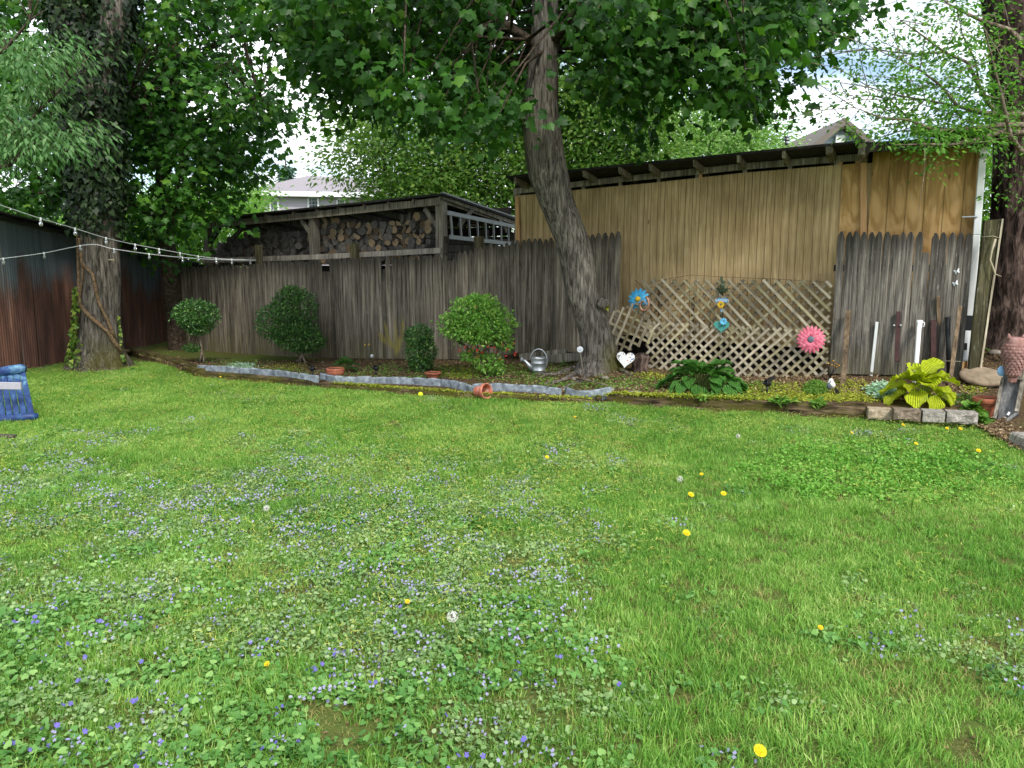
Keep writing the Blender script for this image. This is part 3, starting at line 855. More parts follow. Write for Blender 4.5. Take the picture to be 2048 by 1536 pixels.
# white gutter downspout
root = thing('downspout', 'white downspout on the right corner of the tan shed', 'downspout', fp(1930, 730, WO + .16))
top = fp(1964, 292, WO + .12)
sp_pts = [fp(1965, 316, WO + .12), fp(1953, 470, WO + .12), fp(1940, 632, WO + .14)]
mb = MB()
for a, b in zip(sp_pts, sp_pts[1:]): mb.beam(a, b, .078, .06, FN)
mb.build('pipe', M['white_pl'], root, .008)
mb = MB(); mb.beam(fp(1959, 308, WO + .12), fp(1977, 303, WO + .12), .11, .11, FN); mb.build('gutter_end', M['white_pl'], root, .006)
mb = MB(); mb.beam(fp(1939, 632, WO + .14), fp(1936, 662, WO + .18), .10, .08, FN); mb.build('adapter', M['black_pl'], root, .008)
a, b = fp(1936, 662, WO + .18), fp(1928, 722, WO + .28)
mb = MB(); fr = frame(b - a, FN)
for (sx, sy, wx, wy) in ((-.036, 0, .006, .065), (.036, 0, .006, .065), (0, -.03, .078, .006), (0, .03, .078, .006)):
    o = fr @ Vector((sx, sy, 0)); mb.box((a + b) / 2 + o, (wx, wy, (b - a).length), fr)
mb.build('spout', M['white_pl'], root)
mb = MB(); mb.beam(fp(1924, 434, WO + .175), fp(1955, 433, WO + .175), .012, .05, FN); mb.build('strap', M['galv'], root)

# ------------------------------------------------------------------ rusty corrugated shed on the left
WX = -7.75
root = thing('corrugated_shed', 'rusty corrugated iron shed behind the ivy-covered tree', 'shed', (WX, 13.5, 0))
y0, y1 = 10.4, 19.0
def shed_top(y): return 2.36 - .088 * (y - 11.7)
ys_ = np.arange(y0, y1, .72)
for k, ya in enumerate(ys_):
    yb = min(ya + .76, y1)
    mb = MB(); V = []; n = int((yb - ya) / .0095)
    off = .004 * (k % 2) + random.uniform(0, .004)
    lean = random.uniform(-.012, .012)
    for i in range(n + 1):
        y = ya + (yb - ya) * i / n
        x = WX + .016 * math.sin(2 * math.pi * y / .057) + off
        V += [(x, y + lean, 0.0 + .02 * math.sin(k * 2.1)), (x, y - lean * .5, shed_top(y) + .015 * math.sin(k * 1.7))]
    mb.add(V, [(2 * i, 2 * i + 2, 2 * i + 3, 2 * i + 1) for i in range(n)], True)
    o = mb.build('corrugated_sheet', M['rust'], root)
mb = MB()
mb.hexa([Vector((WX + .16, y0, shed_top(y0) - .0)), Vector((WX + .16, y1, shed_top(y1))), Vector((WX + .16, y1, shed_top(y1) + .04)), Vector((WX + .16, y0, shed_top(y0) + .04)),
         Vector((WX - 4, y0, shed_top(y0) + .3)), Vector((WX - 4, y1, shed_top(y1) + .3)), Vector((WX - 4, y1, shed_top(y1) + .34)), Vector((WX - 4, y0, shed_top(y0) + .34))])
mb.build('roof', M['felt'], root)
for k in range(9):      # ragged courses of roofing along the eave
    y = 11 + k * .62
    mb = MB(); c = Vector((WX + .05, y, shed_top(y) + .085))
    mb.box(c, (.38, .6, .022), Matrix.Rotation(-.088 + random.uniform(-.03, .03), 3, 'X') @ Matrix.Rotation(random.uniform(-.06, .12), 3, 'Y'))
    mb.build('roofing_strip', M['felt'], root)
# dark boards at the back end of the yard, between iron shed and picket fence
root = thing('back_wall', 'dark boarded wall in the gap between iron shed and picket fence', 'wall', (-7.4, 18.6, 0))
for k in range(9):
    p = Vector((-7.75 + k * .16, 18.45 - k * .03, 0))
    MB().box((p.x, p.y, .85), (.15, .02, 1.7 + .04 * (k % 3))).build('board', M['dark_in'], root)

# ------------------------------------------------------------------ firewood shed behind the fence
FO = -1.35
root = thing('firewood_shed', 'open grey timber firewood shed with wire netting behind the fence', 'shed', fp(700, 720, FO))
def tf(u, v, o=0): return fp(u, v, FO + o)
RW = [M['oldwood'], M['darkwood']]
for (u, vt, w) in ((414, 444, .14), (627, 424, .15), (882, 390, .16)):
    a = tf(u, vt); b = Vector((a.x, a.y, .0))
    MB().box(((a.x + b.x) / 2, (a.y + b.y) / 2, a.z / 2), (w, w, a.z), Matrix.Rotation(FROT, 3, 'Z')).build('post', M['oldwood'], root, .006)
hdr = [(410, 452), (627, 430), (884, 402)]
for (p, q) in zip(hdr, hdr[1:]):
    MB().beam(tf(*p, .09), tf(*q, .09), .05, .13).build('header_beam', M['oldwood'], root, .004)
for (p, q) in (((405, 522), (640, 514)), ((640, 514), (884, 501))):
    MB().beam(tf(*p, .1), tf(*q, .1), .05, .10).build('shelf_rail', M['ledge'], root, .004)
CR = tf(884, 388, .12)              # high front corner of the roof
SD = -FN                            # side wall runs straight back
def side(u, v):                     # plane of the side wall
    r = ray(u, v); return CAM + r * ((CR - CAM).dot(FD) / r.dot(FD))
fl, fr_, = tf(406, 437, .2), tf(886, 386, .2)
bk = side(1032, 439)
depth = (bk - CR).dot(SD)
dz = bk.z - CR.z
mb = MB()
bl, br = fl + SD * depth + UP * dz, fr_ + SD * depth + UP * dz
mb.hexa([fl - UP * .035, fr_ - UP * .035, fr_, fl, bl - UP * .035, br - UP * .035, br, bl])
mb.build('roof', M['felt'], root)
for k, u in enumerate((425, 470, 530, 585, 632, 675, 727, 776, 826, 878)):
    v = lerp_tab(u, [406, 886], [437, 386])
    e = tf(u, v, .14) - UP * .04
    b = e + SD * (depth - .1) + UP * dz
    X = FD * .022; h = .11
    mb = MB(); mb.hexa([e - UP * h - X, e - UP * h + X, e + X, e - X, b - UP * h - X, b - UP * h + X, b + X, b - X])
    mb.build('rafter', M['oldwood'], root)
MB().beam(side(884, 392), side(1034, 446), .05, .12).build('side_rafter', M['oldwood'], root, .004)
MB().beam(side(884, 391) + UP * .05, side(1034, 441) + UP * .05, .06, .025).build('roof_edge', M['alu'], root)
for (p, q) in (((930, 440), (940, 418)), ((1017, 460), (1000, 436))):
    pass
for (p, q) in (((918, 452), (945, 418)), ((1013, 463), (997, 436))):
    MB().beam(side(*p), side(*q), .04, .08).build('side_brace', M['oldwood'], root)
MB().beam(tf(850, 418, .03), tf(878, 458, .03), .05, .08).build('brace', M['oldwood'], root)
MB().beam(tf(603, 440, .03), tf(624, 470, .03), .05, .08).build('brace', M['oldwood'], root)
MB().beam(tf(440, 455, .03), tf(420, 488, .03), .05, .08).build('brace', M['darkwood'], root)
MB().beam(tf(490, 452, .03), tf(462, 480, .03), .05, .08).build('brace', M['darkwood'], root)
for q in (.55, 1.0):
    for u in (414, 627, 882):
        a = tf(u, 430) + SD * depth * q
        MB().box((a.x, a.y, (a.z - .2) / 2), (.13, .13, a.z - .2 - .0), Matrix.Rotation(FROT, 3, 'Z')).build('post', M['darkwood'], root)
for k in range(5):   # boards of the side wall below the ladder
    a, b = side(890, 480 + k * 16), side(1032, 486 + k * 13)
    MB().beam(a, b, .02, .13).build('side_board', M['darkwood'], root)
# back boards
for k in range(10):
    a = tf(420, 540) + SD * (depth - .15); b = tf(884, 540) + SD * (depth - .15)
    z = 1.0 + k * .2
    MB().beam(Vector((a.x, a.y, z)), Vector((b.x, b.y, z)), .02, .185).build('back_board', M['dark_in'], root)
# wire netting: diagonal wires on the front
mb = MB()
def net(u0, u1, vt0, vt1, vb0, vb1, cell, off, th):
    s0 = (tf(u0, 450, off) - F0).dot(FD); s1 = (tf(u1, 450, off) - F0).dot(FD)
    zt0, zt1 = tf(u0, vt0, off).z, tf(u1, vt1, off).z; zb0, zb1 = tf(u0, vb0, off).z, tf(u1, vb1, off).z
    base = F0 + FN * (FO + off)
    def ok(s, z):
        k = (s - s0) / (s1 - s0)
        return 0 <= k <= 1 and zb0 + (zb1 - zb0) * k <= z <= zt0 + (zt1 - zt0) * k
    span = (s1 - s0) + (max(zt0, zt1) - min(zb0, zb1))
    for sg in (1, -1):
        c = -span
        while c < span:
            pts = []
            N = 60
            for i in range(N + 1):
                s = s0 + (s1 - s0) * i / N
                z = min(zb0, zb1) + sg * (s - s0) * .7 + c
                if ok(s, z): pts.append((s, z))
            if len(pts) >= 2:
                a, b = pts[0], pts[-1]
                mb.tube([base + FD * a[0] + UP * a[1], base + FD * b[0] + UP * b[1]], th, 3, False)
            c += cell
net(414, 627, 452, 430, 522, 518, .062, .06, .0016)
net(627, 882, 430, 404, 518, 503, .062, .06, .0016)
mb.build('wire_netting', M['netting'], root)

# aluminium ladder hung along the side of the firewood shed
root = thing('ladder', 'aluminium ladder hanging sideways on the firewood shed', 'ladder', side(950, 470) + FD * .1)
o = FD * .1
la, lb, lc, ld = side(886, 426) + o, side(1032, 456) + o, side(890, 474) + o, side(1032, 490) + o
MB().beam(la, lb, .03, .075).build('stile', M['alu'], root, .003)
MB().beam(lc, ld, .03, .075).build('stile', M['alu'], root, .003)
for k in range(9):
    f = (k + .3) / 9
    MB().beam(la.lerp(lb, f), lc.lerp(ld, f), .03, .032, FD).build('rung', M['alu'], root)
# ------------------------------------------------------------------ houses beyond the yard
Yh = 46.0
c0 = at(508, 420, Yh)
root = thing('grey_house', 'far grey clapboard house with mauve roof above the firewood shed', 'house', (c0.x, Yh, 0))
def hp(u, v, dY=0): return at(u, v, Yh + dY)
za, zb_ = 0.0, hp(510, 392).z
xl, xr = hp(508, 400).x, hp(800, 400).x
# wall turns slightly away: right end a little farther
def hy(x): return Yh + (x - xl) * .18
n = 26
for k in range(n):
    z0 = 1.2 + (zb_ - 1.2) * k / n; z1 = 1.2 + (zb_ - 1.2) * (k + 1) / n
    mb = MB()
    mb.hexa([Vector((xl, hy(xl) - .03, z0)), Vector((xr, hy(xr) - .03, z0)), Vector((xr, hy(xr) + .0, z1)), Vector((xl, hy(xl) + .0, z1)),
             Vector((xl, hy(xl) + .2, z0)), Vector((xr, hy(xr) + .2, z0)), Vector((xr, hy(xr) + .2, z1)), Vector((xl, hy(xl) + .2, z1))])
    mb.build('clapboard', M['siding_h'], root)
mb = MB(); mb.hexa([Vector((xl, hy(xl) + .2, 0)), Vector((xr, hy(xr) + .2, 0)), Vector((xr, hy(xr) + .2, zb_)), Vector((xl, hy(xl) + .2, zb_)),
                    Vector((xl - 1.5, hy(xl) + 8, 0)), Vector((xr - 1.5, hy(xr) + 8, 0)), Vector((xr - 1.5, hy(xr) + 8, zb_)), Vector((xl - 1.5, hy(xl) + 8, zb_))])
mb.build('wall', M['siding_h'], root)
MB().box((xl - .05, hy(xl) - .06, zb_ / 2), (.18, .1, zb_)).build('corner_board', M['white_trim'], root)
e0, e1 = Vector((xl - .5, hy(xl) - .6, zb_ + .25)), Vector((xr + .4, hy(xr) - .6, zb_ + .25))
r0, r1 = Vector((xl + 2.2, hy(xl) + 3.6, zb_ + 1.55)), Vector((xr - 1, hy(xr) + 3.6, zb_ + 1.55))
b0, b1 = Vector((xl - 2, hy(xl) + 8.6, zb_ + .25)), Vector((xr - 1, hy(xr) + 8.6, zb_ + .25))
mb = MB(); mb.add([e0, e1, r1, r0, b0, b1], [(0, 1, 2, 3), (3, 2, 5, 4), (0, 3, 4), (1, 5, 2)])
mb.build('roof', M['roof_h'], root)
MB().beam(e0 - UP * .14, e1 - UP * .14, .1, .28).build('gutter', M['white_trim'], root)
for (ua, ub, va, vb) in ((539, 555, 397, 416), (612, 632, 393, 412), (668, 684, 396, 412)):
    xa, xb = hp(ua, 400).x, hp(ub, 400).x; zt, z0 = hp(ua, va).z, hp(ua, vb).z - .3
    xm = (xa + xb) / 2; y = hy(xm)
    fw = MB()
    for (x, z, w, h) in ((xa, (zt + z0) / 2, .09, zt - z0), (xb, (zt + z0) / 2, .09, zt - z0), (xm, zt, xb - xa + .09, .09), (xm, z0, xb - xa + .09, .09)):
        fw.box((x, y - .09, z), (w, .1, h))
    win = fw.build('window', M['white_trim'], root)
    for i in range(3):
        for j in range(4):
            w, h = (xb - xa) / 3, (zt - z0) / 4
            MB().box((xa + w * (i + .5), y - .05, z0 + h * (j + .5)), (w - .05, .02, h - .05)).build('pane', M['pane'], win)
# gable end on the right, beyond the tan shed
Yg = 30.0
def gp(u, v): return at(u, v, Yg)
root = thing('gabled_house', 'far pale gable end peeping over the shed roof', 'house', (gp(1680, 290).x, Yg, 0))
ap, le, re = gp(1679, 240), gp(1600, 306), gp(1762, 306)
mb = MB()
w0 = [Vector((le.x + .3, Yg, 0)), Vector((re.x - .3, Yg, 0)), Vector((re.x - .3, Yg, re.z)), Vector((ap.x, Yg, ap.z - .25)), Vector((le.x + .3, Yg, le.z))]
mb.add(w0 + [p + Vector((0, 7, 0)) for p in w0], [(0, 1, 2, 3, 4), (9, 8, 7, 6, 5), (0, 4, 9, 5), (1, 6, 7, 2)])
mb.build('wall', M['gable_wall'], root)
for k in range(10):
    z = ap.z - .45 - k * .13
    half = max(.05, (ap.z - .3 - z) * (ap.x - le.x) / (ap.z - le.z))
    MB().box((ap.x, Yg - .02, z), (2 * half, .03, .012)).build('clapboard_joint', M['white_trim'], root)
for end in (le, re):
    mb = MB(); d = (end - ap); ext = end + d * .15
    f0, f1 = ap + Vector((0, -.5, 0)), ext + Vector((0, -.5, 0))
    mb.hexa([f0 - UP * .28, f1 - UP * .28, f1, f0, f0 - UP * .28 + Vector((0, 8, 0)), f1 - UP * .28 + Vector((0, 8, 0)), f1 + Vector((0, 8, 0)), f0 + Vector((0, 8, 0))])
    mb.build('roof_slope', M['gable_roof'], root)
MB().box((ap.x, Yg - .15, ap.z - .75), (.34, .1, .34)).build('vent', M['white_trim'], root)
# ------------------------------------------------------------------ leaf templates and trees
def fan(outline, c, zf):
    V = [(c[0], c[1], zf(*c))] + [(x, y, zf(x, y)) for x, y in outline]
    n = len(outline)
    return np.array(V, float), np.array([(0, 1 + i, 1 + (i + 1) % n) for i in range(n)])
half = [(.0, .08), (.30, -.03), (.44, .07), (.35, .22), (.62, .36), (.58, .50), (.34, .52), (.31, .66), (.15, .78)]
MAPLE = fan(half + [(0, 1)] + [(-x, y) for x, y in reversed(half[1:])], (0, .36), lambda x, y: -.34 * abs(x) ** 1.3 - .3 * max(0, y - .4) ** 1.3 + .05 * math.sin(9 * x + 7 * y))
OVATE = (np.array([(0, 0, 0), (.24, .38, .05), (0, 1, -.05), (-.24, .38, .05)], float), np.array([(0, 1, 2), (0, 2, 3)]))
NARROW = (np.array([(0, 0, 0), (.16, .38, .03), (0, 1, -.16), (-.16, .38, .03)], float), np.array([(0, 1, 2), (0, 2, 3)]))
ROUND = fan([(.12, 0), (.42, .25), (.42, .62), (.2, .92), (0, 1), (-.2, .92), (-.42, .62), (-.42, .25), (-.12, 0)], (0, .45), lambda x, y: .1 * abs(x))
IVY = fan([(.0, .05), (.35, -.05), (.42, .3), (.2, .55), (0, 1), (-.2, .55), (-.42, .3), (-.35, -.05)], (0, .35), lambda x, y: -.1 * abs(x))
NEEDLE = (np.array([(-.03, 0, 0), (.03, 0, 0), (0, 1, -.1)], float), np.array([(0, 1, 2)]))
def unit(n): return norm(rng.normal(size=(n, 3)))
def foliage(name, centers, per, spread, size, tmpl, mat, parent, droop=.6, up=.7, out=.6, flat=.6, tint=(.0, 1.0), heart=None, var=.3, face=0.0, kind='stuff'):
    C = np.repeat(centers, per, 0); n = len(C)
    ct = np.repeat(rng.uniform(0, 1, len(centers)), per)
    off = rng.normal(size=(n, 3)) * np.array([1, 1, flat]) * spread
    pos = C + off
    h = np.mean(centers, 0) if heart is None else np.array(heart)
    o = norm(pos - h); o[:, 2] *= .3
    nr = o * out + np.array([0, 0, 1.0]) * up + rng.normal(size=(n, 3)) * .75
    if face: nr += np.array([0, -1.0, 0]) * face
    tip = norm(off + .3 * spread * rng.normal(size=(n, 3))) + np.array([0, 0, -droop]) + o * .3
    s = size * rng.uniform(1 - var, 1 + var, n)
    tn = tint[0] + (tint[1] - tint[0]) * np.clip(.45 * ct + .55 * rng.beta(2, 2.4, n), 0, 1)
    V, T, tt = spread_leaves(tmpl, pos, tip, nr, s, tn)
    b = org(parent) if parent else Vector((0, 0, 0))
    me = tris_mesh(name, V - np.array(b), T, mat, tt)
    ob = link(name, me, parent, b)
    if kind: ob['kind'] = kind
    return ob
def trunk(mb, pts, rad, n=40, ridge=.05, freq=9, rows=None, roots=0, seed=0, vert=.5):
    """high-resolution trunk with real furrows"""
    pts = [Vector(p) for p in pts]
    L = [0]
    for a, b in zip(pts, pts[1:]): L.append(L[-1] + (b - a).length)
    rows = rows or max(12, int(L[-1] / .045))
    V = []
    for i in range(rows + 1):
        d = L[-1] * i / rows
        # smooth interpolation
        k = max(0, min(len(L) - 2, np.searchsorted(L, d) - 1)); f = (d - L[k]) / (L[k + 1] - L[k])
        p0, p1, p2, p3 = pts[max(k - 1, 0)], pts[k], pts[k + 1], pts[min(k + 2, len(pts) - 1)]
        P = .5 * ((2 * p1) + (p2 - p0) * f + (2 * p0 - 5 * p1 + 4 * p2 - p3) * f * f + (3 * p1 - p0 - 3 * p2 + p3) * f ** 3)
        r = rad[k] + (rad[k + 1] - rad[k]) * (f * f * (3 - 2 * f))
        for j in range(n):
            a = 2 * math.pi * j / n
            w = mnoise.noise(Vector((math.cos(a) * freq * .5 + seed, math.sin(a) * freq * .5, d * vert * 3)))
            w2 = mnoise.noise(Vector((math.cos(a) * freq * 1.3, math.sin(a) * freq * 1.3 + seed, d * vert * 4)))
            big = mnoise.noise(Vector((math.cos(a) * .9 + seed, math.sin(a) * .9, d * .8)))
            q = 1 + ridge * (1 - 2 * abs(w)) + ridge * .6 * w2 + .05 * big
            if roots:
                fl = max(0, 1 - d / .55) ** 2
                q += fl * .36 * max(0, math.cos(a * roots + seed)) + fl * .08
            V.append(P + Vector((math.cos(a), math.sin(a), 0)) * r * q)
    Fs = [(i * n + j, i * n + (j + 1) % n, (i + 1) * n + (j + 1) % n, (i + 1) * n + j) for i in range(rows) for j in range(n)]
    mb.add(V, Fs, True)
def twigs(name, centers, limbs, parent, mat, r=.012, droop=.15):
    """thin branches joining every leaf cluster to the nearest point of a limb"""
    L = np.array([p for l in limbs for p in l], float)
    mb = MB()
    for c in centers:
        d = np.linalg.norm(L - c, axis=1) + .6 * np.maximum(0, L[:, 2] - c[2])
        a = Vector(L[int(np.argmin(d))]); b = Vector(c)
        m = a.lerp(b, .5) + Vector(rng.normal(size=3)) * .12 * (b - a).length + UP * droop * (b - a).length
        rr = min(r * 2.2, r * (.6 + .5 * (b - a).length))
        mb.tube([a, a.lerp(m, .6), m, m.lerp(b, .6), b], [rr, rr * .8, rr * .6, rr * .45, rr * .2], 5, False)
    return mb.build(name, mat, parent)
def limb(mb, pts, r0, r1, n=10):
    k = len(pts); mb.tube(pts, [r0 + (r1 - r0) * i / (k - 1) for i in range(k)], n, False)
def dense(pts, step=.25):
    out = []
    for a, b in zip(pts, pts[1:]):
        a, b = Vector(a), Vector(b); n = max(1, int((b - a).length / step))
        out += [tuple(a.lerp(b, i / n)) for i in range(n)]
    return out
def sample_crown(n, c, r, poly, over=1.0, gap=.0, gs=.8, seed=3.0, inset=0):
    """points in an ellipsoid; those in view must fall inside the outline; noise opens gaps"""
    out = []
    c = np.array(c); r = np.array(r)
    tries = 0
    while len(out) < n and tries < 60:
        tries += 1
        P = unit(n) * (rng.uniform(0, 1, (n, 1)) ** (1 / 2.4)) * r + c
        U, V = npx(P)
        inside = inpoly(U, V, poly)
        vis = (U > -60) & (U < 2108) & (V > -60)
        keep = np.where(vis, inside, rng.uniform(0, 1, n) < over)
        if gap:
            g = vnoise(P, gs, seed); keep &= g > -gap
        out += list(P[keep])
    return np.array(out[:n])

# --- central maple with the curved trunk
pb = B(1200, 741); YM = pb.y
MC = [(1194, 752, 150), (1197, 735, 100), (1199, 705, 80), (1186, 650, 75), (1167, 600, 74), (1150, 500, 78), (1128, 440, 80), (1112, 400, 82), (1097, 350, 83), (1089, 300, 80), (1084, 250, 76), (1082, 200, 72), (1088, 100, 60), (1090, 0, 52), (1086, -200, 46), (1080, -480, 40), (1070, -800, 30)]
pts = [at(c, v, YM) for c, v, w in MC]; rad = [w / F * YM / 2 * (.86 if v > 380 else .92) for c, v, w in MC]
pts[0].z -= .12; rad[0] *= .8
root = thing('maple_tree', 'large maple with curved grey trunk leaning before the fence and shed', 'tree', (pb.x, pb.y, pb.z))
mb = MB(); trunk(mb, pts, rad, 56, .028, 14, 190, roots=5, seed=1.3, vert=.22)
tr = mb.build('trunk', M['bark_maple'], root, origin=(pb.x, pb.y, pb.z))
# knot on the trunk
mb = MB(); k = fp(1203, 604, .0); k = at(1203, 606, YM - .15)
mb.blob(k, (.085, .09, .075), 22, 14, rough=.45, seed=4); mb.build('burl', M['bark_maple'], root)
# surface roots
for (a, b, c, r) in (((1165, 735), (1110, 752), (1060, 748), .04), ((1172, 742), (1120, 765), (1075, 770), .035), ((1190, 748), (1160, 765), (1110, 782), .03), ((1225, 738), (1262, 752), (1300, 748), .03)):
    P = [B(*q) + UP * .015 for q in (a, b, c)]
    mb = MB(); mb.tube([P[0], P[0].lerp(P[1], .5) + UP * .015, P[1], P[1].lerp(P[2], .5), P[2] - UP * .03], [r * 1.3, r, r * .8, r * .5, r * .2], 8); mb.build('root', M['bark_maple'], root)
MPOLY = [(470, -80), (520, 30), (560, 110), (625, 165), (640, 215), (690, 225), (730, 200), (780, 250), (850, 285), (930, 265), (1000, 290), (1050, 290), (1065, 215), (1125, 215), (1140, 150), (1180, 190), (1215, 180), (1235, 215), (1280, 260), (1325, 295), (1350, 205), (1400, 185), (1450, 205), (1510, 215), (1545, 235), (1555, 190), (1520, 125), (1560, 105), (1625, 125), (1668, 45), (1690, -80)]
limbs = []
T0 = lambda i: Vector(pts[i])
for (i, d, L) in ((12, (-3.6, -1.5, .9), 1), (13, (3.6, -1.2, .7), 1), (13, (-3.0, .8, 1.4), 1), (14, (2.6, 1.2, 1.6), 1), (14, (-.5, -3.2, 1.2), 1), (14, (1.6, -3.0, .8), 1), (15, (-2.4, -1, 2.0), 1), (15, (2.4, -.5, 2.2), 1), (12, (1.5, -1.6, .5), 1)):
    a = T0(i); d = Vector(d); limbs.append([a, a + d * .3 + UP * .25, a + d * .62 + UP * .25, a + d])
for l in limbs:
    mb = MB(); limb(mb, l, .07, .02); mb.build('limb', M['bark_twig'], root)  # dark twig bark puts the crown's shade into the limb colour
LP = [dense(l) for l in limbs] + [dense([T0(12), T0(16)])]
cc = sample_crown(600, (.75, YM - .6, 5.6), (5.1, 3.6, 3.1), MPOLY, over=.09, gap=.05, gs=.85)
U_, V_ = npx(cc)
cc = cc[~((U_ > 985) & (U_ < 1190) & (V_ > -120) & (cc[:, 1] < YM + .35))]     # the trunk stays in view
foliage('crown', cc, 44, .26, .104, MAPLE, M['leaf_maple'], root, var=.4, droop=.75, up=.75, out=.5, flat=.55, heart=(.7, YM, 6), face=.08, tint=(0, 1))
twigs('branches', cc, LP, root, M['bark_twig'])
# the leaves that show largest are pieces of their own
lm = []
V, T, tt = spread_leaves(MAPLE, np.zeros((1, 3)), np.array([[0, 1.0, 0]]), np.array([[0, 0, 1.0]]), np.array([1.0]), np.array([.5]))
for q in (.2, .4, .58, .78): lm.append(tris_mesh('leaf', V, T, M['leaf_maple'], np.full(len(V), q)))
near = cc[(cc[:, 1] < YM - .4)]; U_, V_ = npx(near); near = near[(V_ > -30) & (U_ > 400) & (U_ < 1720)]
for k in range(240):
    while True:
        c = near[rng.integers(len(near))] + rng.normal(size=3) * np.array([.25, .2, .16]) + np.array([0, -.22, -.02])
        uu, vv = npx(c[None, :])
        if inpoly(uu, vv, MPOLY)[0] and not 1020 < uu[0] < 1150: break
    z = Vector((rng.normal() * .5, -1 + rng.normal() * .4, .55)).normalized(); y = Vector((rng.normal() * .6, -.25, -1)); y = (y - z * y.dot(z)).normalized(); x = y.cross(z)
    o = link('leaf', lm[rng.integers(4)], root, c, Matrix((x, y, z)).transposed().to_euler(), rng.uniform(.095, .145))

# --- ivy-clad tree on the left
pl = gz(203, 738); YL = pl.y
LC = [(200, 748, 150), (200, 725, 118), (201, 690, 96), (201, 620, 84), (200, 540, 80), (197, 480, 78), (193, 400, 78), (190, 300, 76), (186, 220, 84), (180, 165, 100)]
pts = [at(c, v, YL) for c, v, w in LC]; rad = [w / F * YL / 2 * .83 for c, v, w in LC]
pts[0].z = -.1
root = thing('ivy_tree', 'forked old tree with thick vines and dark ivy on its trunk at the left', 'tree', (pl.x, pl.y, 0))
mb = MB(); trunk(mb, pts, rad, 72, .085, 15, 150, roots=6, seed=3.1, vert=.3)
f0 = pts[-2]
trunk(mb, [f0, at(160, 120, YL), at(143, 40, YL + .1), at(128, -80, YL + .1), at(110, -400, YL)], [.3, .26, .24, .22, .16], 32, .05, 9, 60, seed=2)
trunk(mb, [f0, at(215, 120, YL), at(230, 40, YL - .1), at(236, -80, YL - .1), at(250, -400, YL)], [.28, .22, .2, .19, .14], 32, .05, 9, 60, seed=5)
mb.build('trunk', M['bark_left'], root, origin=(pl.x, pl.y, 0))
def on_trunk(u, v, dr=.02):
    vv = [q[1] for q in LC][::-1]
    cx = np.interp(v, vv, [q[0] for q in LC][::-1]); w = np.interp(v, vv, [q[2] for q in LC][::-1]) * .86
    c = at(cx, v, YL); r = w / F * YL / 2
    t_ = max(-.97, min(.97, (u - cx) / (w / 2)))
    return c + Vector((t_ * (r + dr), -math.sqrt(1 - t_ * t_) * (r + dr), 0))
for k, (path, r) in enumerate(((((262, 706), (246, 700), (228, 660), (216, 645), (195, 625), (178, 605), (166, 560), (165, 500), (172, 470)), .032),
                               (((250, 705), (236, 672), (228, 640), (214, 600), (205, 548), (193, 535), (184, 525), (182, 500), (178, 478)), .028),
                               (((222, 650), (205, 632), (182, 610), (178, 596), (186, 560), (186, 530), (180, 510)), .022))):
    P = [on_trunk(u, v, .03) for u, v in path]
    if k < 2: P[0] = gz(*path[0]) + UP * .03
    MB().tube([q for a, b in zip(P, P[1:]) for q in (a, a.lerp(b, .5))] + [P[-1]], [r * (1.1 - .5 * i / (2 * len(P))) for i in range(2 * len(P) - 1)], 8).build('vine', M['vine'], root)
P_, N_ = [], []
for k in range(8200):
    v = rng.uniform(-60, 480); a = rng.uniform(-math.pi, math.pi)
    if v > 165:
        vv = [q[1] for q in LC][::-1]
        cx = np.interp(v, vv, [q[0] for q in LC][::-1]); r = np.interp(v, vv, [q[2] for q in LC][::-1]) / F * YL / 2
        if v > 410 and rng.uniform() < (v - 410) / 70: continue
    else:
        if rng.uniform() < .55: cx = np.interp(v, [-80, 40, 120, 165], [128, 143, 160, 176]); r = .26
        else: cx = np.interp(v, [-80, 40, 120, 165], [236, 230, 215, 196]); r = .22
    c = at(cx, v, YL); rr = r + abs(rng.normal()) * .07 + .02
    P_.append(c + Vector((math.cos(a) * rr, math.sin(a) * rr, 0))); N_.append((math.cos(a), math.sin(a), .4))
n = len(P_)
V, T, tt = spread_leaves(IVY, np.array(P_), np.array([0, 0, -1.0]) + rng.normal(size=(n, 3)) * .45, np.array(N_) + rng.normal(size=(n, 3)) * .4, rng.uniform(.06, .12, n), rng.uniform(0, 1, n))
o = link('ivy', tris_mesh('ivy', V - np.array(org(root)), T, M['leaf_ivy'], tt), root); o['kind'] = 'stuff'
P_, N_ = [], []
for k in range(300):
    v = rng.uniform(575, 725); u = rng.normal(166 + (v - 640) * .06, 7 + (v - 575) * .03)
    p = on_trunk(u, v, .05 + rng.uniform(0, .06)); P_.append(p); N_.append((-.3, -1, .5))
for k in range(30):
    v = rng.uniform(630, 720); u = rng.normal(252, 5); P_.append(on_trunk(u, v, .05)); N_.append((.5, -1, .5))
n = len(P_)
V, T, tt = spread_leaves(IVY, np.array(P_), np.array([0, 0, -1.0]) + rng.normal(size=(n, 3)) * .6, np.array(N_) + rng.normal(size=(n, 3)) * .4, rng.uniform(.04, .085, n), rng.uniform(0, 1, n))
o = link('young_ivy', tris_mesh('young_ivy', V - np.array(org(root)), T, M['leaf_ivy_lime'], tt), root); o['kind'] = 'stuff'
cc = sample_crown(60, (pl.x - .3, YL, 8.4), (3.5, 3.5, 1.8), [(0, -900), (500, -900), (500, -120), (0, -120)], over=.5)
foliage('crown', cc, 26, .35, .13, MAPLE, M['leaf_maple_left'], root, heart=(pl.x, YL, 8))

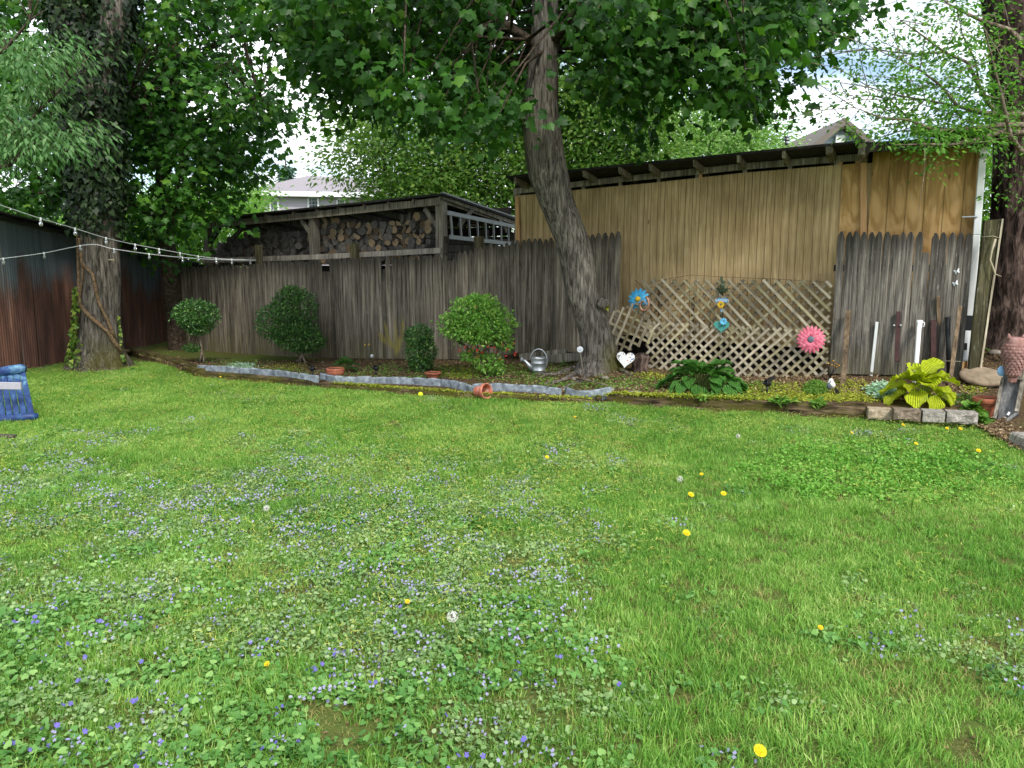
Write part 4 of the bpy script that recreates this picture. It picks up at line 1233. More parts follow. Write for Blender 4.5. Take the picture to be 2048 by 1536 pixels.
# --- dark maple on the left, behind the ivy tree
YD = 15.6
bd = at(345, 500, YD)
root = thing('maple_tree', 'dark leafy maple hanging over the iron shed and fence corner', 'tree', (bd.x, YD, 0))
mb = MB()
tp = [Vector((bd.x, YD, -.1)), at(338, 520, YD), at(325, 440, YD), at(330, 300, YD), at(350, 150, YD), at(340, 0, YD), at(330, -200, YD)]
trunk(mb, tp, [.2, .16, .14, .13, .12, .1, .07], 24, .05, 8, 70, seed=7)
mb.build('trunk', M['bark_twig'], root)
limbs = []
for (i, d) in ((2, (-2.6, -1.2, 1.4)), (2, (1.7, -.6, 1.1)), (3, (2.4, -1.0, .8)), (3, (-2.8, -.5, 1.2)), (4, (2.2, .5, 1.2)), (4, (-2.2, -1, 1.4)), (3, (.4, -2.4, .6)), (5, (1.5, -1, 1.4)), (2, (-1.2, -2.2, .3)), (2, (1.0, -1.8, -.2))):
    a = tp[i]; d = Vector(d); limbs.append([a, a + d * .35 + UP * .2, a + d * .7 + UP * .2, a + d])
for l in limbs:
    mb = MB(); limb(mb, l, .06, .015, 8); mb.build('limb', M['bark_twig'], root)
DPOLY = [(-80, -80), (545, -80), (560, 20), (520, 60), (505, 130), (515, 185), (545, 190), (572, 215), (595, 272), (572, 292), (535, 298), (512, 322), (485, 355), (470, 385), (460, 425), (420, 438), (430, 455), (415, 500), (370, 515), (320, 520), (250, 500), (235, 455), (160, 440), (110, 430), (70, 440), (0, 430), (-80, 430)]
cc = sample_crown(520, (bd.x - .6, YD - .5, 4.9), (4.6, 2.6, 3.6), DPOLY, over=.08, gap=.06, gs=.9, seed=8)
foliage('crown', cc, 40, .29, .108, MAPLE, M['leaf_maple_left'], root, var=.4, droop=.75, up=.75, out=.5, flat=.55, heart=(bd.x, YD, 5), face=.08)
twigs('branches', cc, [dense(l) for l in limbs] + [dense(tp[2:])], root, M['bark_twig'])

# --- pale narrow-leaved tree coming in from the left
root = thing('willowy_tree', 'pale tree with narrow drooping leaves before the ivy trunk', 'tree', (-7.6, 9.6, 0))
mb = MB(); base = Vector((-8.0, 9.3, 0))
tp = [base - UP * .1, base + Vector((.1, 0, 1.2)), base + Vector((.3, .1, 2.4)), base + Vector((.7, .2, 3.6)), base + Vector((1.0, .3, 5))]
trunk(mb, tp, [.09, .075, .065, .055, .03], 16, .04, 7, 40, seed=4); mb.build('trunk', M['bark_twig'], root)
limbs = [[tp[2], at(40, 260, 10), at(110, 190, 10.2), at(200, 90, 10.6)], [tp[2], at(20, 330, 9.8), at(90, 270, 10.2), at(170, 270, 10.4)], [tp[3], at(10, 100, 10), at(60, 40, 10), at(90, 20, 10)]]
for l in limbs:
    mb = MB(); limb(mb, l, .03, .006, 7); mb.build('limb', M['bark_twig'], root)
NPOLY = [(-80, 60), (60, 55), (110, 60), (200, 55), (235, 80), (245, 95), (190, 105), (120, 120), (110, 170), (130, 195), (80, 205), (40, 220), (60, 245), (140, 250), (200, 265), (185, 285), (150, 300), (140, 345), (100, 330), (60, 320), (0, 330), (-80, 330)]
cc = sample_crown(170, (-6.6, 10.2, 3.9), (2.6, 1.3, 2.0), NPOLY, over=.25, gap=.05, gs=1.3, seed=2)
foliage('crown', cc, 36, .18, .098, NARROW, M['leaf_narrow'], root, droop=1.1, up=.8, out=.3, flat=.5, face=.5)
twigs('branches', cc, [dense(l) for l in limbs], root, M['bark_twig'], r=.006)

# --- trees beyond the fence
def back_tree(name, label, u, Y, zc, r, poly, n, per, size, mat, tm=OVATE, spread=.42, gap=.28, over=.25, tr_r=.14, seed=1.0, droop=.3, gs=.6, group='trees beyond the fence'):
    b = at(u, 600, Y)
    root = thing(name, label, 'tree', (b.x, Y, 0), group)
    c = (b.x, Y, zc)
    tp = [Vector((b.x, Y, -.15)), Vector((b.x + .1, Y, zc * .35)), Vector((b.x - .1, Y, zc * .8)), Vector((b.x, Y, zc + r[2] * .6))]
    mb = MB(); trunk(mb, tp, [tr_r, tr_r * .8, tr_r * .6, tr_r * .2], 14, .05, 6, 30, seed=seed); mb.build('trunk', M['bark_twig'], root)
    limbs = []
    for k in range(9):
        a = k * 2.4 + seed; i = 1 + k % 2; st = tp[i]
        d = Vector((math.cos(a) * r[0] * .7, math.sin(a) * r[1] * .7, r[2] * random.uniform(.1, .6)))
        limbs.append([st, st + d * .4 + UP * .3, st + d])
    for l in limbs:
        mb = MB(); limb(mb, l, tr_r * .35, .012, 6); mb.build('limb', M['bark_twig'], root)
    cc = sample_crown(n, c, r, poly, over=over, gap=gap, gs=gs, seed=seed)
    foliage('crown', cc, per, spread, size, tm, mat, root, droop=droop, up=.7, out=.5, flat=.7, heart=c, face=.2)
    twigs('branches', cc[::3], [dense(l, .5) for l in limbs], root, M['bark_twig'], r=.01)
    return root
YPOLY = [(700, 425), (690, 370), (650, 345), (665, 260), (740, 215), (800, 200), (860, 160), (960, 120), (1080, 90), (1200, 110), (1290, 160), (1330, 190), (1340, 290), (1330, 400), (1040, 460), (700, 440)]
back_tree('backyard_tree', 'yellow-green tree rising between firewood shed and maple trunk', 900, 21, 4.2, (3.9, 2.6, 3.3), YPOLY, 560, 75, .13, M['leaf_back'], seed=1.5)
back_tree('backyard_tree', 'yellow-green tree right of the maple trunk above the shed roof', 1215, 20, 4.6, (2.6, 2.2, 3.2), YPOLY, 440, 75, .13, M['leaf_back'], seed=4.1)
LPOLY = [(1310, 420), (1320, 240), (1350, 205), (1400, 185), (1470, 195), (1530, 215), (1565, 255), (1570, 330), (1560, 420)]
back_tree('backyard_tree', 'pale far tree rising over the middle of the shed roof', 1440, 29, 6.0, (2.6, 2.2, 3.6), LPOLY, 340, 70, .15, M['leaf_far'], seed=6.2, spread=.45, gap=.35)
FPOLY = [(-80, 560), (-80, 380), (100, 390), (300, 400), (420, 400), (470, 420), (480, 560)]
back_tree('backyard_tree', 'sunny green tree behind the rusty iron shed', 160, 24, 2.6, (4.2, 2.6, 2.6), FPOLY, 260, 60, .12, M['leaf_bright'], seed=3.3)
back_tree('backyard_tree', 'bright green tree glimpsed below the dark maple leaves', 400, 25, 2.4, (3.0, 2.2, 3.0), FPOLY + [(520, 400)], 230, 60, .12, M['leaf_bright'], seed=7.7)
back_tree('backyard_bush', 'low bright bush between the dark maple and firewood shed', 404, 21, 1.5, (1.4, 1.2, 1.7), [(330, 560), (330, 440), (470, 440), (470, 560)], 130, 60, .12, M['leaf_bright'], seed=9.1, tr_r=.05)
RPOLY = [(1935, 640), (1940, 300), (1960, 270), (2060, 260), (2110, 270), (2110, 640)]
back_tree('backyard_tree', 'lime green tree behind the downspout and dark trunk', 1985, 15, 2.6, (1.7, 1.5, 2.3), RPOLY, 230, 60, .10, M['leaf_bright'], seed=2.7, tr_r=.08, spread=.3)
back_tree('plum_tree', 'purple-leaved bush behind the right corner of the shed', 1996, 19, 4.2, (.7, .7, .7), [(1960, 340), (1960, 270), (2030, 260), (2030, 340)], 30, 50, .09, M['leaf_purple'], seed=5, tr_r=.05, spread=.25, group='')
back_tree('backyard_tree', 'small pale tree left of the far grey house', 490, 40, 4.0, (1.6, 1.6, 2.4), [(470, 430), (470, 370), (500, 350), (515, 365), (512, 430)], 60, 60, .16, M['leaf_far'], seed=8, spread=.5)
# conifer beside the far house
b = at(574, 400, 62)
root = thing('conifer', 'blue-green conifer rising behind the far house roof', 'tree', (b.x, 62, 0), None)
MB().tube([(b.x, 62, 0), (b.x, 62, 10.5)], [.25, .04], 8).build('trunk', M['bark_twig'], root)
zt = at(574, 335, 62).z
cc = []
for k in range(420):
    f = rng.uniform(0, 1) ** .7; z = zt - f * 7; rr = f * 2.6 * rng.uniform(.3, 1); a = rng.uniform(0, 6.28)
    cc.append((b.x + math.cos(a) * rr, 62 + math.sin(a) * rr, z - .25 * rr))
foliage('crown', np.array(cc), 24, .22, .34, NARROW, M['leaf_conifer'], root, droop=.5, flat=.4)

# --- big dark-barked tree at the right edge
YR = 10.2
RC = [(2042, 715, 240), (2042, 690, 196), (2046, 640, 172), (2046, 580, 150), (2048, 500, 130), (2052, 400, 116), (2054, 300, 112), (2050, 200, 112), (2044, 100, 114), (2034, 0, 120), (2024, -120, 110), (2016, -400, 90)]
pts = [at(c, v, YR) for c, v, w in RC]; rad = [w / F * YR / 2 * .93 for c, v, w in RC]
root = thing('rough_barked_tree', 'massive dark trunk with furrowed bark at the right edge', 'tree', pts[1])
pts[0].z -= .15
mb = MB(); trunk(mb, pts, rad, 72, .075, 17, 170, roots=5, seed=9, vert=.45)
mb.build('trunk', M['bark_right'], root)
cc = sample_crown(60, (6.6, YR, 8.6), (3.5, 3.5, 1.6), [(1700, -900), (2400, -900), (2400, -150), (1700, -150)], over=.5)
foliage('crown', cc, 26, .4, .12, OVATE, M['leaf_locust'], root)

# --- slender branchy tree with small leaves in front of that trunk
YS = 9.1
root = thing('small_leaved_tree', 'airy branching tree with small pale leaves at the upper right', 'tree', at(2080, 700, YS))
mb = MB()
trunk_l = [at(2088, 712, YS), at(2092, 500, YS), at(2080, 330, YS), at(2062, 230, YS), at(2090, 60, YS), at(2130, -200, YS)]
mb.tube(trunk_l, [.07, .06, .055, .05, .04, .02], 10); mb.build('trunk', M['bark_branch'], root)
LB = [[(2062, 230), (2000, 228), (1960, 225), (1915, 212), (1880, 170), (1840, 140), (1800, 120)],
      [(2062, 232), (2005, 235), (1975, 205), (1960, 175), (1935, 125), (1890, 105), (1830, 60), (1800, 40)],
      [(2075, 250), (2000, 250), (1930, 258), (1870, 262), (1820, 240), (1760, 235), (1710, 215)],
      [(2080, 270), (2010, 262), (1950, 280), (1900, 290), (1850, 288), (1790, 290)],
      [(2080, 120), (2020, 60), (1960, 40), (1900, 10), (1850, -30)],
      [(2085, 330), (2040, 300), (2020, 270), (2005, 200), (1985, 120), (1970, 60)],
      [(1915, 212), (1850, 200), (1790, 190), (1740, 175), (1680, 165)],
      [(1890, 105), (1820, 108), (1740, 98), (1660, 105)],
      [(1960, 175), (1950, 120), (1925, 70), (1915, 20)],
      [(1820, 240), (1780, 200), (1740, 190), (1690, 190)],
      [(1870, 262), (1800, 262), (1730, 285)],
      [(2090, 180), (2040, 150), (2000, 90), (1990, 30)]]
limbs = []
mb = MB()
for k, l in enumerate(LB):
    dy = rng.uniform(-.35, .35)
    P = [at(u, v, YS + dy * min(1, i * .4) - .08 * i) for i, (u, v) in enumerate(l)]
    limbs.append(P)
    limb(mb, P, .035 if k < 6 else .012, .004, 7)
for k in range(70):          # bare twigs
    l = limbs[rng.integers(len(limbs))]; a = Vector(l[rng.integers(len(l))])
    d = Vector((rng.normal() * .5 - .25, rng.normal() * .25, rng.normal() * .35)); mb.tube([a, a + d * .5 + Vector(rng.normal(size=3)) * .04, a + d], [.006, .004, .002], 4, False)
mb.build('branches', M['bark_branch'], root)
SPOLY = [(1600, 80), (1690, -80), (2110, -80), (2110, 420), (2040, 400), (1990, 300), (1960, 290), (1900, 300), (1850, 345), (1820, 290), (1760, 290), (1700, 285), (1640, 250), (1640, 200), (1600, 165)]
LPn = np.array([p for l in limbs for p in dense(l, .12)])
cc = LPn[rng.integers(len(LPn), size=640)] + rng.normal(size=(640, 3)) * np.array([.17, .2, .15])
U_, V_ = npx(cc); cc = cc[inpoly(U_, V_, SPOLY) & ((U_ < 1985) | (rng.uniform(0, 1, len(U_)) < .3))]
ex = [at(u, v, YS - .3) for (u, v) in ((1880, 315), (1890, 335), (1850, 350), (1840, 300), (1985, 395), (2020, 390), (2035, 405), (1870, 300), (1810, 296), (1780, 292), (1990, 330), (1640, 225), (1660, 250), (1700, 258))]
cc = np.vstack([cc, np.array(ex)])
foliage('crown', cc, 14, .095, .058, OVATE, M['leaf_locust'], root, droop=.35, up=.9, out=.2, flat=.45, var=.35)
# ------------------------------------------------------------------ grass, violets and litter (uncountable)
PROTO = bpy.data.collections.new('prototypes')       # not linked to the scene: only scattered from
def scatter(name, label, pts, rot, scl, idx, protos, cname):
    col = bpy.data.collections.new(cname)
    for k, (me) in enumerate(protos):
        o = bpy.data.objects.new('%s_%02d' % (cname, k), me); col.objects.link(o)
    me = bpy.data.meshes.new(name)
    me.vertices.add(len(pts)); me.vertices.foreach_set('co', np.ascontiguousarray(pts, dtype=np.float32).ravel())
    a = me.attributes.new('rot', 'FLOAT_VECTOR', 'POINT'); a.data.foreach_set('vector', np.ascontiguousarray(rot, dtype=np.float32).ravel())
    a = me.attributes.new('scl', 'FLOAT', 'POINT'); a.data.foreach_set('value', np.ascontiguousarray(scl, dtype=np.float32))
    a = me.attributes.new('idx', 'INT', 'POINT'); a.data.foreach_set('value', np.ascontiguousarray(idx, dtype=np.int32))
    me.update()
    ng = bpy.data.node_groups.new(name + '_nodes', 'GeometryNodeTree')
    ng.interface.new_socket('Geometry', in_out='INPUT', socket_type='NodeSocketGeometry')
    ng.interface.new_socket('Geometry', in_out='OUTPUT', socket_type='NodeSocketGeometry')
    N, L = ng.nodes, ng.links
    gi, go = N.new('NodeGroupInput'), N.new('NodeGroupOutput')
    ip = N.new('GeometryNodeInstanceOnPoints'); ci = N.new('GeometryNodeCollectionInfo')
    ci.inputs['Collection'].default_value = col; ci.inputs['Separate Children'].default_value = True; ci.inputs['Reset Children'].default_value = True
    def na(n, t):
        q = N.new('GeometryNodeInputNamedAttribute'); q.data_type = t; q.inputs['Name'].default_value = n
        return [s for s in q.outputs if s.enabled and s.name == 'Attribute'][0]
    er = N.new('FunctionNodeEulerToRotation'); L.new(na('rot', 'FLOAT_VECTOR'), er.inputs[0])
    L.new(gi.outputs[0], ip.inputs['Points']); L.new(ci.outputs[0], ip.inputs['Instance'])
    ip.inputs['Pick Instance'].default_value = True
    L.new(na('idx', 'INT'), ip.inputs['Instance Index']); L.new(er.outputs[0], ip.inputs['Rotation']); L.new(na('scl', 'FLOAT'), ip.inputs['Scale'])
    L.new(ip.outputs[0], go.inputs[0])
    o = bpy.data.objects.new(name, me); COL.objects.link(o)
    md = o.modifiers.new('scatter', 'NODES'); md.node_group = ng
    return tag(o, label, name.replace('_', ' '), kind='stuff')
def grass_clump(n, rad, h, w, mat, curl=.5, seed=0):
    r = np.random.default_rng(seed); V = []; T = []; tn = []
    for k in range(n):
        a, d = r.uniform(0, 6.283), rad * math.sqrt(r.uniform())
        bx, by = d * math.cos(a), d * math.sin(a)
        la = r.uniform(0, 6.283); hh = h * r.uniform(.5, 1.15); ln = curl * hh * r.uniform(.3, 1.3)
        dx, dy = math.cos(la), math.sin(la); sx, sy = -dy * w / 2, dx * w / 2
        b = len(V); q = r.uniform()
        V += [(bx - sx, by - sy, -.005), (bx + sx, by + sy, -.005), (bx + dx * ln * .35 - sx * .8, by + dy * ln * .35 - sy * .8, hh * .6), (bx + dx * ln * .35 + sx * .8, by + dy * ln * .35 + sy * .8, hh * .6), (bx + dx * ln, by + dy * ln, hh * (1 - .25 * r.uniform()))]
        T += [(b, b + 1, b + 3), (b, b + 3, b + 2), (b + 2, b + 3, b + 4)]; tn += [q] * 5
    return tris_mesh('grass_clump', np.array(V), np.array(T), mat, np.array(tn))
def round_clump(n, rad, h, s, mat, seed=0, tm=ROUND):
    r = np.random.default_rng(seed)
    a = r.uniform(0, 6.283, n); d = rad * np.sqrt(r.uniform(0, 1, n))
    pos = np.stack([d * np.cos(a), d * np.sin(a), h * r.uniform(.2, 1, n)], 1)
    tip = np.stack([np.cos(a), np.sin(a), r.uniform(-.3, .3, n)], 1) + r.normal(size=(n, 3)) * .5
    V, T, tt = spread_leaves(tm, pos, tip, np.array([0, 0, 1.0]) + r.normal(size=(n, 3)) * .6, s * r.uniform(.45, 1.25, n), r.uniform(0, 1, n))
    return tris_mesh('leaf_clump', V, T, mat, tt)
def flower_clump(n, rad, h, s, mat, seed=0):
    r = np.random.default_rng(seed); V = []; T = []
    for k in range(n):
        c = np.array([r.normal() * rad, r.normal() * rad, h * r.uniform(.6, 1.1)])
        fn = norm(np.array([[r.normal() * .5, r.normal() * .5 - .6, .8]]))[0]
        x = np.cross(fn, [0, 0, 1.0]); x /= np.linalg.norm(x); y = np.cross(fn, x)
        for p in range(5):
            a = p * 1.2566 + r.uniform(-.2, .2); b = len(V)
            d1 = x * math.cos(a) + y * math.sin(a); d2 = x * math.cos(a + 1.57) + y * math.sin(a + 1.57)
            V += [c, c + (d1 * .6 + d2 * .34) * s, c + d1 * s + fn * .1 * s, c + (d1 * .6 - d2 * .34) * s]; T += [(b, b + 1, b + 2), (b, b + 2, b + 3)]
    return tris_mesh('flower_clump', np.array(V), np.array(T), mat)
# --- where things grow
def scat_points(dens, y0=1.9, y1=13.2, lo=None):
    """uniform points of the lawn inside the widened field of view"""
    area_pts = []
    n = int(dens * (y1 - y0) * 2 * (.72 * y1 + 1.2) * 1.0)
    y = rng.uniform(y0, y1, n); x = rng.uniform(-1, 1, n) * (.72 * y1 + 1.2)
    k = np.abs(x) < .72 * y + 1.0
    return np.stack([x[k], y[k], np.zeros(k.sum())], 1)
def n2(P, s, seed): return vnoise(P, s, seed)
eu = np.linspace(150, 2250, 60); EP = np.array([tuple(e_edge(u)) for u in eu])
ratio = EP[:, 0] / EP[:, 1]
def on_lawn(P, m=.03):
    r = P[:, 0] / P[:, 1]
    ye = np.interp(r, ratio, EP[:, 1])
    k = P[:, 1] < ye - m - .035
    k &= P[:, 0] > WX + .05
    tl = np.hypot(P[:, 0] - pl.x, P[:, 1] - pl.y) > .48
    path = (P[:, 0] - 4.35 > (7.6 - P[:, 1]) * .0 + .52 * (P[:, 1] - 4.5)) & (P[:, 1] > 5.2)     # trodden earth at the right edge
    pathn = n2(P, 2.5, 3) > -.35
    return k & tl & ~(path & pathn)
BARE = [(700, 1475, .11), (650, 1440, .08), (455, 1118, .08), (588, 1186, .07), (640, 1226, .06), (1018, 1070, .07), (1030, 1130, .08), (540, 1135, .06), (1940, 1500, .07), (860, 1235, .06), (2010, 1125, .09)]
BW = [(gz(u, v), r) for u, v, r in BARE]
def bare(P):
    k = np.zeros(len(P), bool); nn = n2(P, 7.0, 9)
    for c, r in BW: k |= np.hypot((P[:, 0] - c.x), (P[:, 1] - c.y) * 1.0) < r * (1 + .55 * nn)
    return k
def regions(P):
    """violet / ground ivy share and clover share of each spot"""
    U, V = npx(P)
    a = n2(P, .9, 1) * .6 + n2(P, 2.6, 4) * .55
    left = np.clip((1480 - U) / 700, 0, 1) * np.clip((V - 830) / 160, 0, 1)
    low = np.clip((V - 1150) / 250, 0, 1) * .8
    vio = a + left * .62 + low * .4 - .22
    cl = np.exp(-(((U - 1750) / 300) ** 2 + ((V - 950) / 75) ** 2) ** 1.5) + .25 * n2(P, 2.2, 6) - .35
    return vio, cl
def rots(n, tilt=.18):
    return np.stack([rng.normal(size=n) * tilt, rng.normal(size=n) * tilt, rng.uniform(0, 6.283, n)], 1)
def settle(P):
    P = P.copy(); P[:, 2] = [lawn_z(x, y) for x, y in P[:, :2]]; return P
grass_p = [grass_clump(40, .055, .036, .0028, M['grass'], .9, k) for k in range(5)] + [grass_clump(34, .045, .052, .0028, M['grass'], .75, 20 + k) for k in range(3)] + [grass_clump(24, .06, .028, .003, M['grass_dry'], 1.3, 30)] + [grass_clump(16, .05, .042, .005, M['grass'], 1.2, 50 + k) for k in range(2)]
P = scat_points(580); P = P[on_lawn(P, .0)]; P = P[~bare(P)]
vio, cl = regions(P)
keep = rng.uniform(0, 1, len(P)) > np.clip(vio * .7, 0, .42) + np.clip(cl * 1.2, 0, .7)
P = P[keep]; tallm = n2(P, 1.3, 12) + .35 * n2(P, 5, 2)
idx = np.where(tallm > .27, rng.integers(5, 8, len(P)), rng.integers(0, 5, len(P)))
idx = np.where(rng.uniform(0, 1, len(P)) < .06 + .10 * (n2(P, 1.0, 31) > .25), 8, idx)
idx = np.where((n2(P, 2.2, 55) > .3) & (rng.uniform(0, 1, len(P)) < .6), rng.integers(9, 11, len(P)), idx)
gs_ = rng.uniform(.65, 1.3, len(P)) * (1 + .25 * np.clip(tallm, -.5, .6))
scatter('grass', 'short bright green grass blades of the lawn', settle(P), rots(len(P)), gs_, idx, grass_p, 'grass_proto')
P = scat_points(700); P = P[on_lawn(P, -.02)]; P = P[bare(P)]
dry_p = [grass_clump(10, .05, .012, .0025, M['grass_dry'], 3.0, 70 + k) for k in range(3)] + [round_clump(5, .05, .008, .018, M['crumb'], 80 + k, OVATE) for k in range(3)]
scatter('straw', 'dry straw and crumbs on the bare patches of the lawn', settle(P), rots(len(P), .1), rng.uniform(.6, 1.3, len(P)), rng.integers(0, 6, len(P)), dry_p, 'straw_proto')
# ground ivy and violet leaves
HEARTL = fan([(.03, .12), (.22, -.06), (.44, .08), (.46, .36), (.28, .72), (0, 1), (-.28, .72), (-.46, .36), (-.44, .08), (-.22, -.06), (-.03, .12)], (0, .4), lambda x, y: .28 * abs(x) - .1 * y * y)
vl = [round_clump(11, .055, .035, .024, M['violet_leaf'], k, HEARTL) for k in range(4)] + [round_clump(20, .06, .035, .015, M['ivy_leaf_l'], 10 + k) for k in range(4)]
P = scat_points(400); P = P[on_lawn(P, .05)]; P = P[~bare(P)]
vio, cl = regions(P)
P = P[rng.uniform(0, 1, len(P)) < np.clip(vio * 1.5 + .10, 0, .9)]
U_, V_ = npx(P)
big = (n2(P, 1.9, 21) + np.clip((V_ - 1240) / 300, 0, .30)) > .2
idx = np.where(big, rng.integers(0, 4, len(P)), rng.integers(4, 8, len(P)))
scatter('violet_leaves', 'low round-leaved violets and ground ivy in the lawn', settle(P), rots(len(P), .1), rng.uniform(.75, 1.25, len(P)), idx, vl, 'violet_leaf_proto')
vf = [flower_clump(1, .01, .05, .009, M['violet'], 1), flower_clump(2, .03, .045, .009, M['violet'], 2), flower_clump(6, .03, .045, .0065, M['violet_pale'], 3), flower_clump(9, .035, .04, .0065, M['violet_pale'], 4)]
P = scat_points(260); P = P[on_lawn(P, .2)]; P = P[~bare(P)]
vio, cl = regions(P); cl3 = n2(P, 3.2, 17)
P = P[(rng.uniform(0, 1, len(P)) < np.clip((vio - .06) * 1.3, 0, .6)) & (cl3 > -.10)]
U_, V_ = npx(P)
idx = np.where(rng.uniform(0, 1, len(P)) < np.clip((V_ - 1150) / 400, .06, .55), rng.integers(0, 2, len(P)), rng.integers(2, 4, len(P)))
scatter('violet_flowers', 'tiny blue-violet flowers scattered through the lawn', settle(P), rots(len(P), .1), rng.uniform(.8, 1.3, len(P)), idx, vf, 'violet_flower_proto')
cv = [round_clump(22, .065, .05, .02, M['clover'], 40 + k) for k in range(4)]
P = scat_points(330, 4.5, 9); P = P[on_lawn(P, .05)]
vio, cl = regions(P)
P = P[rng.uniform(0, 1, len(P)) < np.clip(cl * 1.8, 0, .9)]
scatter('clover', 'fresh green clover patch on the right of the lawn', settle(P), rots(len(P), .1), rng.uniform(.75, 1.2, len(P)), rng.integers(0, 4, len(P)), cv, 'clover_proto')
# fallen maple flowers: thin curved yellow-green strands
def strand(seed):
    r = np.random.default_rng(seed); V = []; T = []
    for k in range(5):
        a = r.uniform(0, 6.28); p = np.array([r.normal() * .03, r.normal() * .03, .032 + .015 * r.uniform()])
        for i in range(4):
            q = p + np.array([math.cos(a), math.sin(a), r.normal() * .2]) * .0062; a += r.normal() * .8
            s = np.array([-math.sin(a), math.cos(a), 0]) * .0013; b = len(V)
            V += [p - s, p + s, q + s, q - s]; T += [(b, b + 1, b + 2), (b, b + 2, b + 3)]; p = q
    return tris_mesh('strand', np.array(V), np.array(T), M['catkin'], np.full(len(V), r.uniform()))
P = scat_points(240, 3.0, 13); P = P[on_lawn(P, -.1)]
w = n2(P, .7, 41) + np.clip((P[:, 1] - 4.5) / 5, -.4, .5)
P = P[w > rng.uniform(-.3, .5, len(P))]
scatter('fallen_maple_flowers', 'pale yellow-green fallen maple flowers strewn over the grass', settle(P), rots(len(P), .2), rng.uniform(.8, 1.5, len(P)), rng.integers(0, 5, len(P)), [strand(k) for k in range(5)], 'strand_proto')

# ------------------------------------------------------------------ dandelions
def dandelion(u, v, h, r, label, seed=0):
    rr = random.Random(seed); top = None
    # (u, v) is where the head shows; the foot is found below it on the lawn
    g = gz(u, v, h * .95); foot = Vector((g.x + rr.uniform(-.01, .01), g.y + .0, lawn_z(g.x, g.y)))
    root = thing('dandelion', label, 'flower', foot, 'yellow dandelions in the lawn')
    head = Vector((g.x, g.y, h))
    MB().tube([foot, foot.lerp(head, .5) + Vector((.006, 0, 0)), head], [.0028, .0024, .0022], 6).build('stem', M['stem'], root)
    mb = MB(); fn = Vector((rr.uniform(-.2, .2), -.55, .85)).normalized(); fr = frame(fn)
    for ring, (n, L, lift) in enumerate(((20, r, .12), (16, r * .78, .4), (12, r * .5, .8))):
        for k in range(n):
            a = 2 * math.pi * (k + .3 * ring) / n + rr.uniform(-.06, .06)
            d = Vector((math.cos(a), math.sin(a), lift)).normalized(); s = Vector((-math.sin(a), math.cos(a), 0)) * L * .13
            P = [head + fr @ (d * L * .12 - s * .5), head + fr @ (d * L * .12 + s * .5), head + fr @ (d * L + s), head + fr @ (d * L - s)]
            mb.add(P, [(0, 1, 2, 3)])
    mb.build('flower_head', M['dandy'], root)
    mb = MB(); mb.lathe([(0, -.012), (.006, -.01), (.008, 0), (.006, .004)], 8, Matrix.Translation(head) @ fr.to_4x4()); mb.build('calyx', M['stem'], root)
DL = [(1520, 1504, .09, .021, 'big yellow dandelion at the very bottom of the lawn'), (1373, 1067, .08, .022, 'yellow dandelion nearest below the pair in mid lawn'),
      (1382, 990, .08, .021, 'yellow dandelion just below the white seed head in mid lawn'), (1447, 988, .08, .02, 'yellow dandelion level with its twin, on the right of the pair'),
      (1403, 949, .06, .014, 'tiny half-open dandelion just right of the white seed head'), (1094, 915, .08, .017, 'lone yellow dandelion in the grass below the curved maple'),
      (1832, 888, .08, .018, 'yellow dandelion in front of the block edging, middle of the right group'), (1957, 902, .08, .02, 'yellow dandelion close to the trodden earth at right'),
      (1806, 850, .07, .016, 'yellow dandelion against the left end of the block edging'), (1894, 857, .07, .016, 'yellow dandelion against the grey block, left of two'),
      (1921, 858, .07, .018, 'yellow dandelion against the rough grey block, right of two'), (1704, 866, .06, .013, 'small yellow dandelion before the long timber, right of its middle'),
      (1150, 834, .06, .012, 'small yellow dandelion in the grass before the edging end'), (1641, 1256, .05, .012, 'orange-yellow bud low among violet leaves on the right'),
      (815, 1204, .05, .012, 'small yellow flower among the violets left of the tall seed head'), (534, 1329, .05, .012, 'tiny yellow flower among the violets at lower left'), (441, 754, .08, .014, 'small yellow flower before the far mossy timber')]
for k, d in enumerate(DL): dandelion(*d, seed=k)
def puff(u, v, h, r, label, seed):
    g = gz(u, v, h); foot = Vector((g.x + .02, g.y + .01, lawn_z(g.x, g.y))); head = Vector(g)
    root = thing('dandelion_seed_head', label, 'seed head', foot, 'white dandelion seed heads in the lawn')
    MB().tube([foot, foot.lerp(head, .5) + Vector((.01, 0, 0)), head], [.003, .0026, .0022], 6).build('stem', M['stem'], root)
    r2 = np.random.default_rng(seed); mb = MB()
    for d in norm(r2.normal(size=(130, 3))):
        d = Vector(d); tip = head + d * r; x = d.cross(UP).normalized() if abs(d.z) < .95 else Vector((1, 0, 0)); y = d.cross(x)
        mb.add([head + x * .0004, head - x * .0004, tip], [(0, 1, 2)])
        for k in range(5):
            a = k * 1.2566; q = tip + (x * math.cos(a) + y * math.sin(a)) * r * .26 + d * r * .06
            s = (x * -math.sin(a) + y * math.cos(a)) * r * .035
            mb.add([tip - s, tip + s, q], [(0, 1, 2)])
    mb.build('fluff', M['puff'], root)
    mb = MB(); mb.blob(head, r * .3, 8, 6); mb.build('core', M['litter'], root)
puff(905, 1233, .16, .024, 'white dandelion seed head on a tall stem amid violets', 1)
puff(533, 1016, .13, .02, 'white seed head on a reddish stem at far left lawn', 2)
puff(1360, 958, .10, .021, 'white seed head beside the yellow dandelions in mid lawn', 3)
puff(1476, 872, .10, .02, 'white seed head near the long timber edging', 4)
